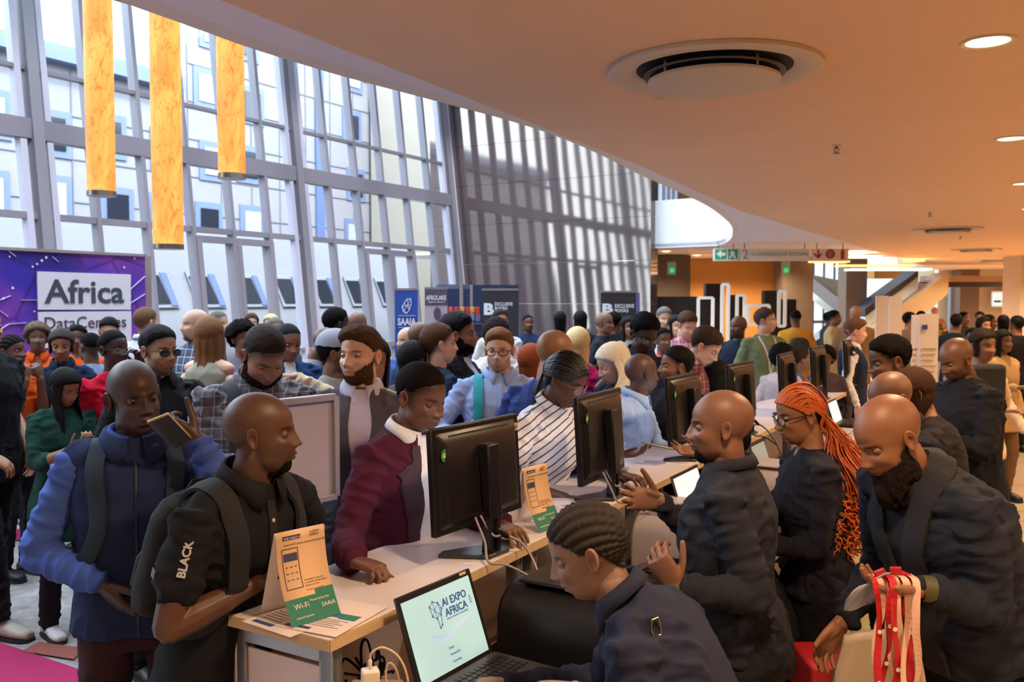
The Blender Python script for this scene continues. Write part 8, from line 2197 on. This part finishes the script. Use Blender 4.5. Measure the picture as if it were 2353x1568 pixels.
p = person(1840, 797, 8.0, 'brown haired person between the fifth and sixth monitors', yaw=90, hyaw=100, fem=True, skin='m1', hair='curly', hcol='#33241e', top='shirt', tcol='#8a6a5c', bcol='#1c1c24', hairkw=dict(T=.02))
p = person(1897, 793, 8.3, 'person with thick dark braids behind the sixth monitor', yaw=-30, fem=True, skin='d3', hair='afro', hcol='black', top='shirt', tcol='#4a3a40', bcol='#1c1c24', hairkw=dict(T=.035), headk=1.1)
wst = person(1966, 726, 9.0, 'young man in a navy waistcoat and white shirt at the far end of the counter', yaw=70, hyaw=85, pitch=6, skin='l2', hair='quiff', hcol='#6a4c38', top='vest', tcol='#1f2740', jacket=mat('shirt_white', '#dedbe2', .8), sleeve='long', bcol='#1f2740', collar='#dedbe2', headk=1.08)
lanyard(wst, mat('lanyard_teal', '#6aa0a4', .6), False)

# ---------------- staff on the right
flat = person(2042, 770, 4.5, 'man with a flat top haircut and cream tee in left profile', yaw=-100, hyaw=-88, pitch=14, skin='d3', hair='short', hcol='black', beard='goatee', top='tee', tcol='#d3b491', sleeve='short', bcol='#20202a', lod=0, hairkw=dict(T=.016), build=1.1)
p = person(2046, 852, 3.75, 'bald attendant in black between the orange braids and the bearded man', yaw=-90, hyaw=-80, pitch=24, skin='d4', hair='bald', hcol='black', top='shirt', tcol='#1a1a22', sleeve='long', bcol='#16161c', lod=1, lean=8, collar='#1a1a22', arms={'L': 'desk', 'R': 'desk'})
p = person(2096, 842, 4.15, 'woman with long dark brown hair and a black top bending away', yaw=-110, hyaw=-100, pitch=24, lean=10, bend=6, fem=True, skin='m1', hair='long', hcol='#3a2418', top='jacket', tcol='#201a1c', sleeve='long', bcol='#16161c', lod=1, build=1.15, hairkw=dict(len=.48, open=45))
suit2 = person(2198, 775, 5.0, 'shaven headed man in a black suit jacket looking down to the left', yaw=-80, hyaw=-76, pitch=26, skin='d3', hair='bald', hcol='black', beard='stubble', top='jacket', tcol='#17181f', bcol='#17181f', build=1.2, belly=.03, lod=1, lean=3, arms={'L': 'bent', 'R': 'bent'})
crw = person(2262, 752, 6.4, 'woman in a cream top with a black tote reaching her arm right', yaw=20, hyaw=10, pitch=6, fem=True, skin='m1', hair='bob', hcol='dark', top='tee', tcol='#cbb496', sleeve='long', bcol='#22201f', hairkw=dict(len=.12), arms={'L': dict(p=(.18, -.10, -.42), h=(.6, 1, 0), d=(.3, -.3, -.9), n=(-1, 0, 0)), 'R': 'bent'}, lod=2)
lanyard(crw, mat('lanyard_green', '#2f8f6a', .6), True)
mb = MB(); c = atY(2255, 900, 6.2); mb.box(c, (.34, .12, .38), rot=rz(.3)); o = mb.build('tote_bag', mat('tote_black', '#17151a', .85, bump=(60, .4, 3)), bevel=.03); tag(o, 'black tote bag held against the woman in the cream top', 'bag')
# ---------------- far right and far distance
FAR = [(1918, 712, 14, 'person in beige before the bright glazing', '#b99d6c', '#b99d6c', 'crop', 60), (1966, 703, 12.5, 'person with an orange lit bald head by the brown column', '#8a6a4a', '#3a3028', 'bald', 170),
 (2092, 716, 13, 'person in black and tan between the poster panels', '#8a6c48', '#5a4838', 'crop', 90), (2118, 714, 16, 'distant person half hidden behind the poster panel', '#2a2622', '#2a2622', 'crop', 10),
 (2148, 706, 22, 'small distant person by the cream wall foot of the stairs', '#8a4a30', '#2a2622', 'bald', 0), (2198, 720, 12.0, 'dark dressed person right of the potted plant', '#20242c', '#20242c', 'crop', 150),
 (2216, 716, 16, 'distant dark figure before the brown column', '#1d1b1e', '#1d1b1e', 'crop', 40), (2252, 715, 14.5, 'distant dark figure left of the lit wall screen', '#26211f', '#1d1b1e', 'crop', -30),
 (2262, 728, 11.5, 'person with bare arms and dark hair in the far right crowd', '#241f22', '#1d1b1e', 'long', 10), (2274, 722, 13.2, 'person in a dark top beside the far tables', '#2c2630', '#1d1b1e', 'crop', 60),
 (2306, 724, 13.4, 'black clothed person under the wall screen, left of the pair', '#17151a', '#17151a', 'long', 150), (2336, 724, 11.4, 'black clothed person at the far right edge below the screen', '#17151a', '#17151a', 'crop', 190),
 (2236, 752, 9.6, 'seated looking person in patterned mauve in the right crowd', '#8a7884', '#2a2630', 'crop', -20), (2306, 758, 8.6, 'person in a tan patterned top right of the cream sleeved woman', '#a5845c', '#6a5038', 'long', 20),
 (1906, 716, 16, 'thin distant figure by the bright glazing', '#3a3a34', '#2a2a2a', 'crop', 90)]
for px, py, Y, lab, tc_, bc_, hh, yw in FAR:
    person(px, py, Y, lab, yaw=yw, fem=(hh == 'long'), skin=random.choice(['d3', 'm1', 'd4', 'm2']), hair=hh, hcol='black', top='jacket', tcol=tc_, bcol=bc_, group='distant people', hairkw=dict(len=.25) if hh == 'long' else None, arms={'R': random.choice(['down', 'bent']), 'L': random.choice(['down', 'bent'])})
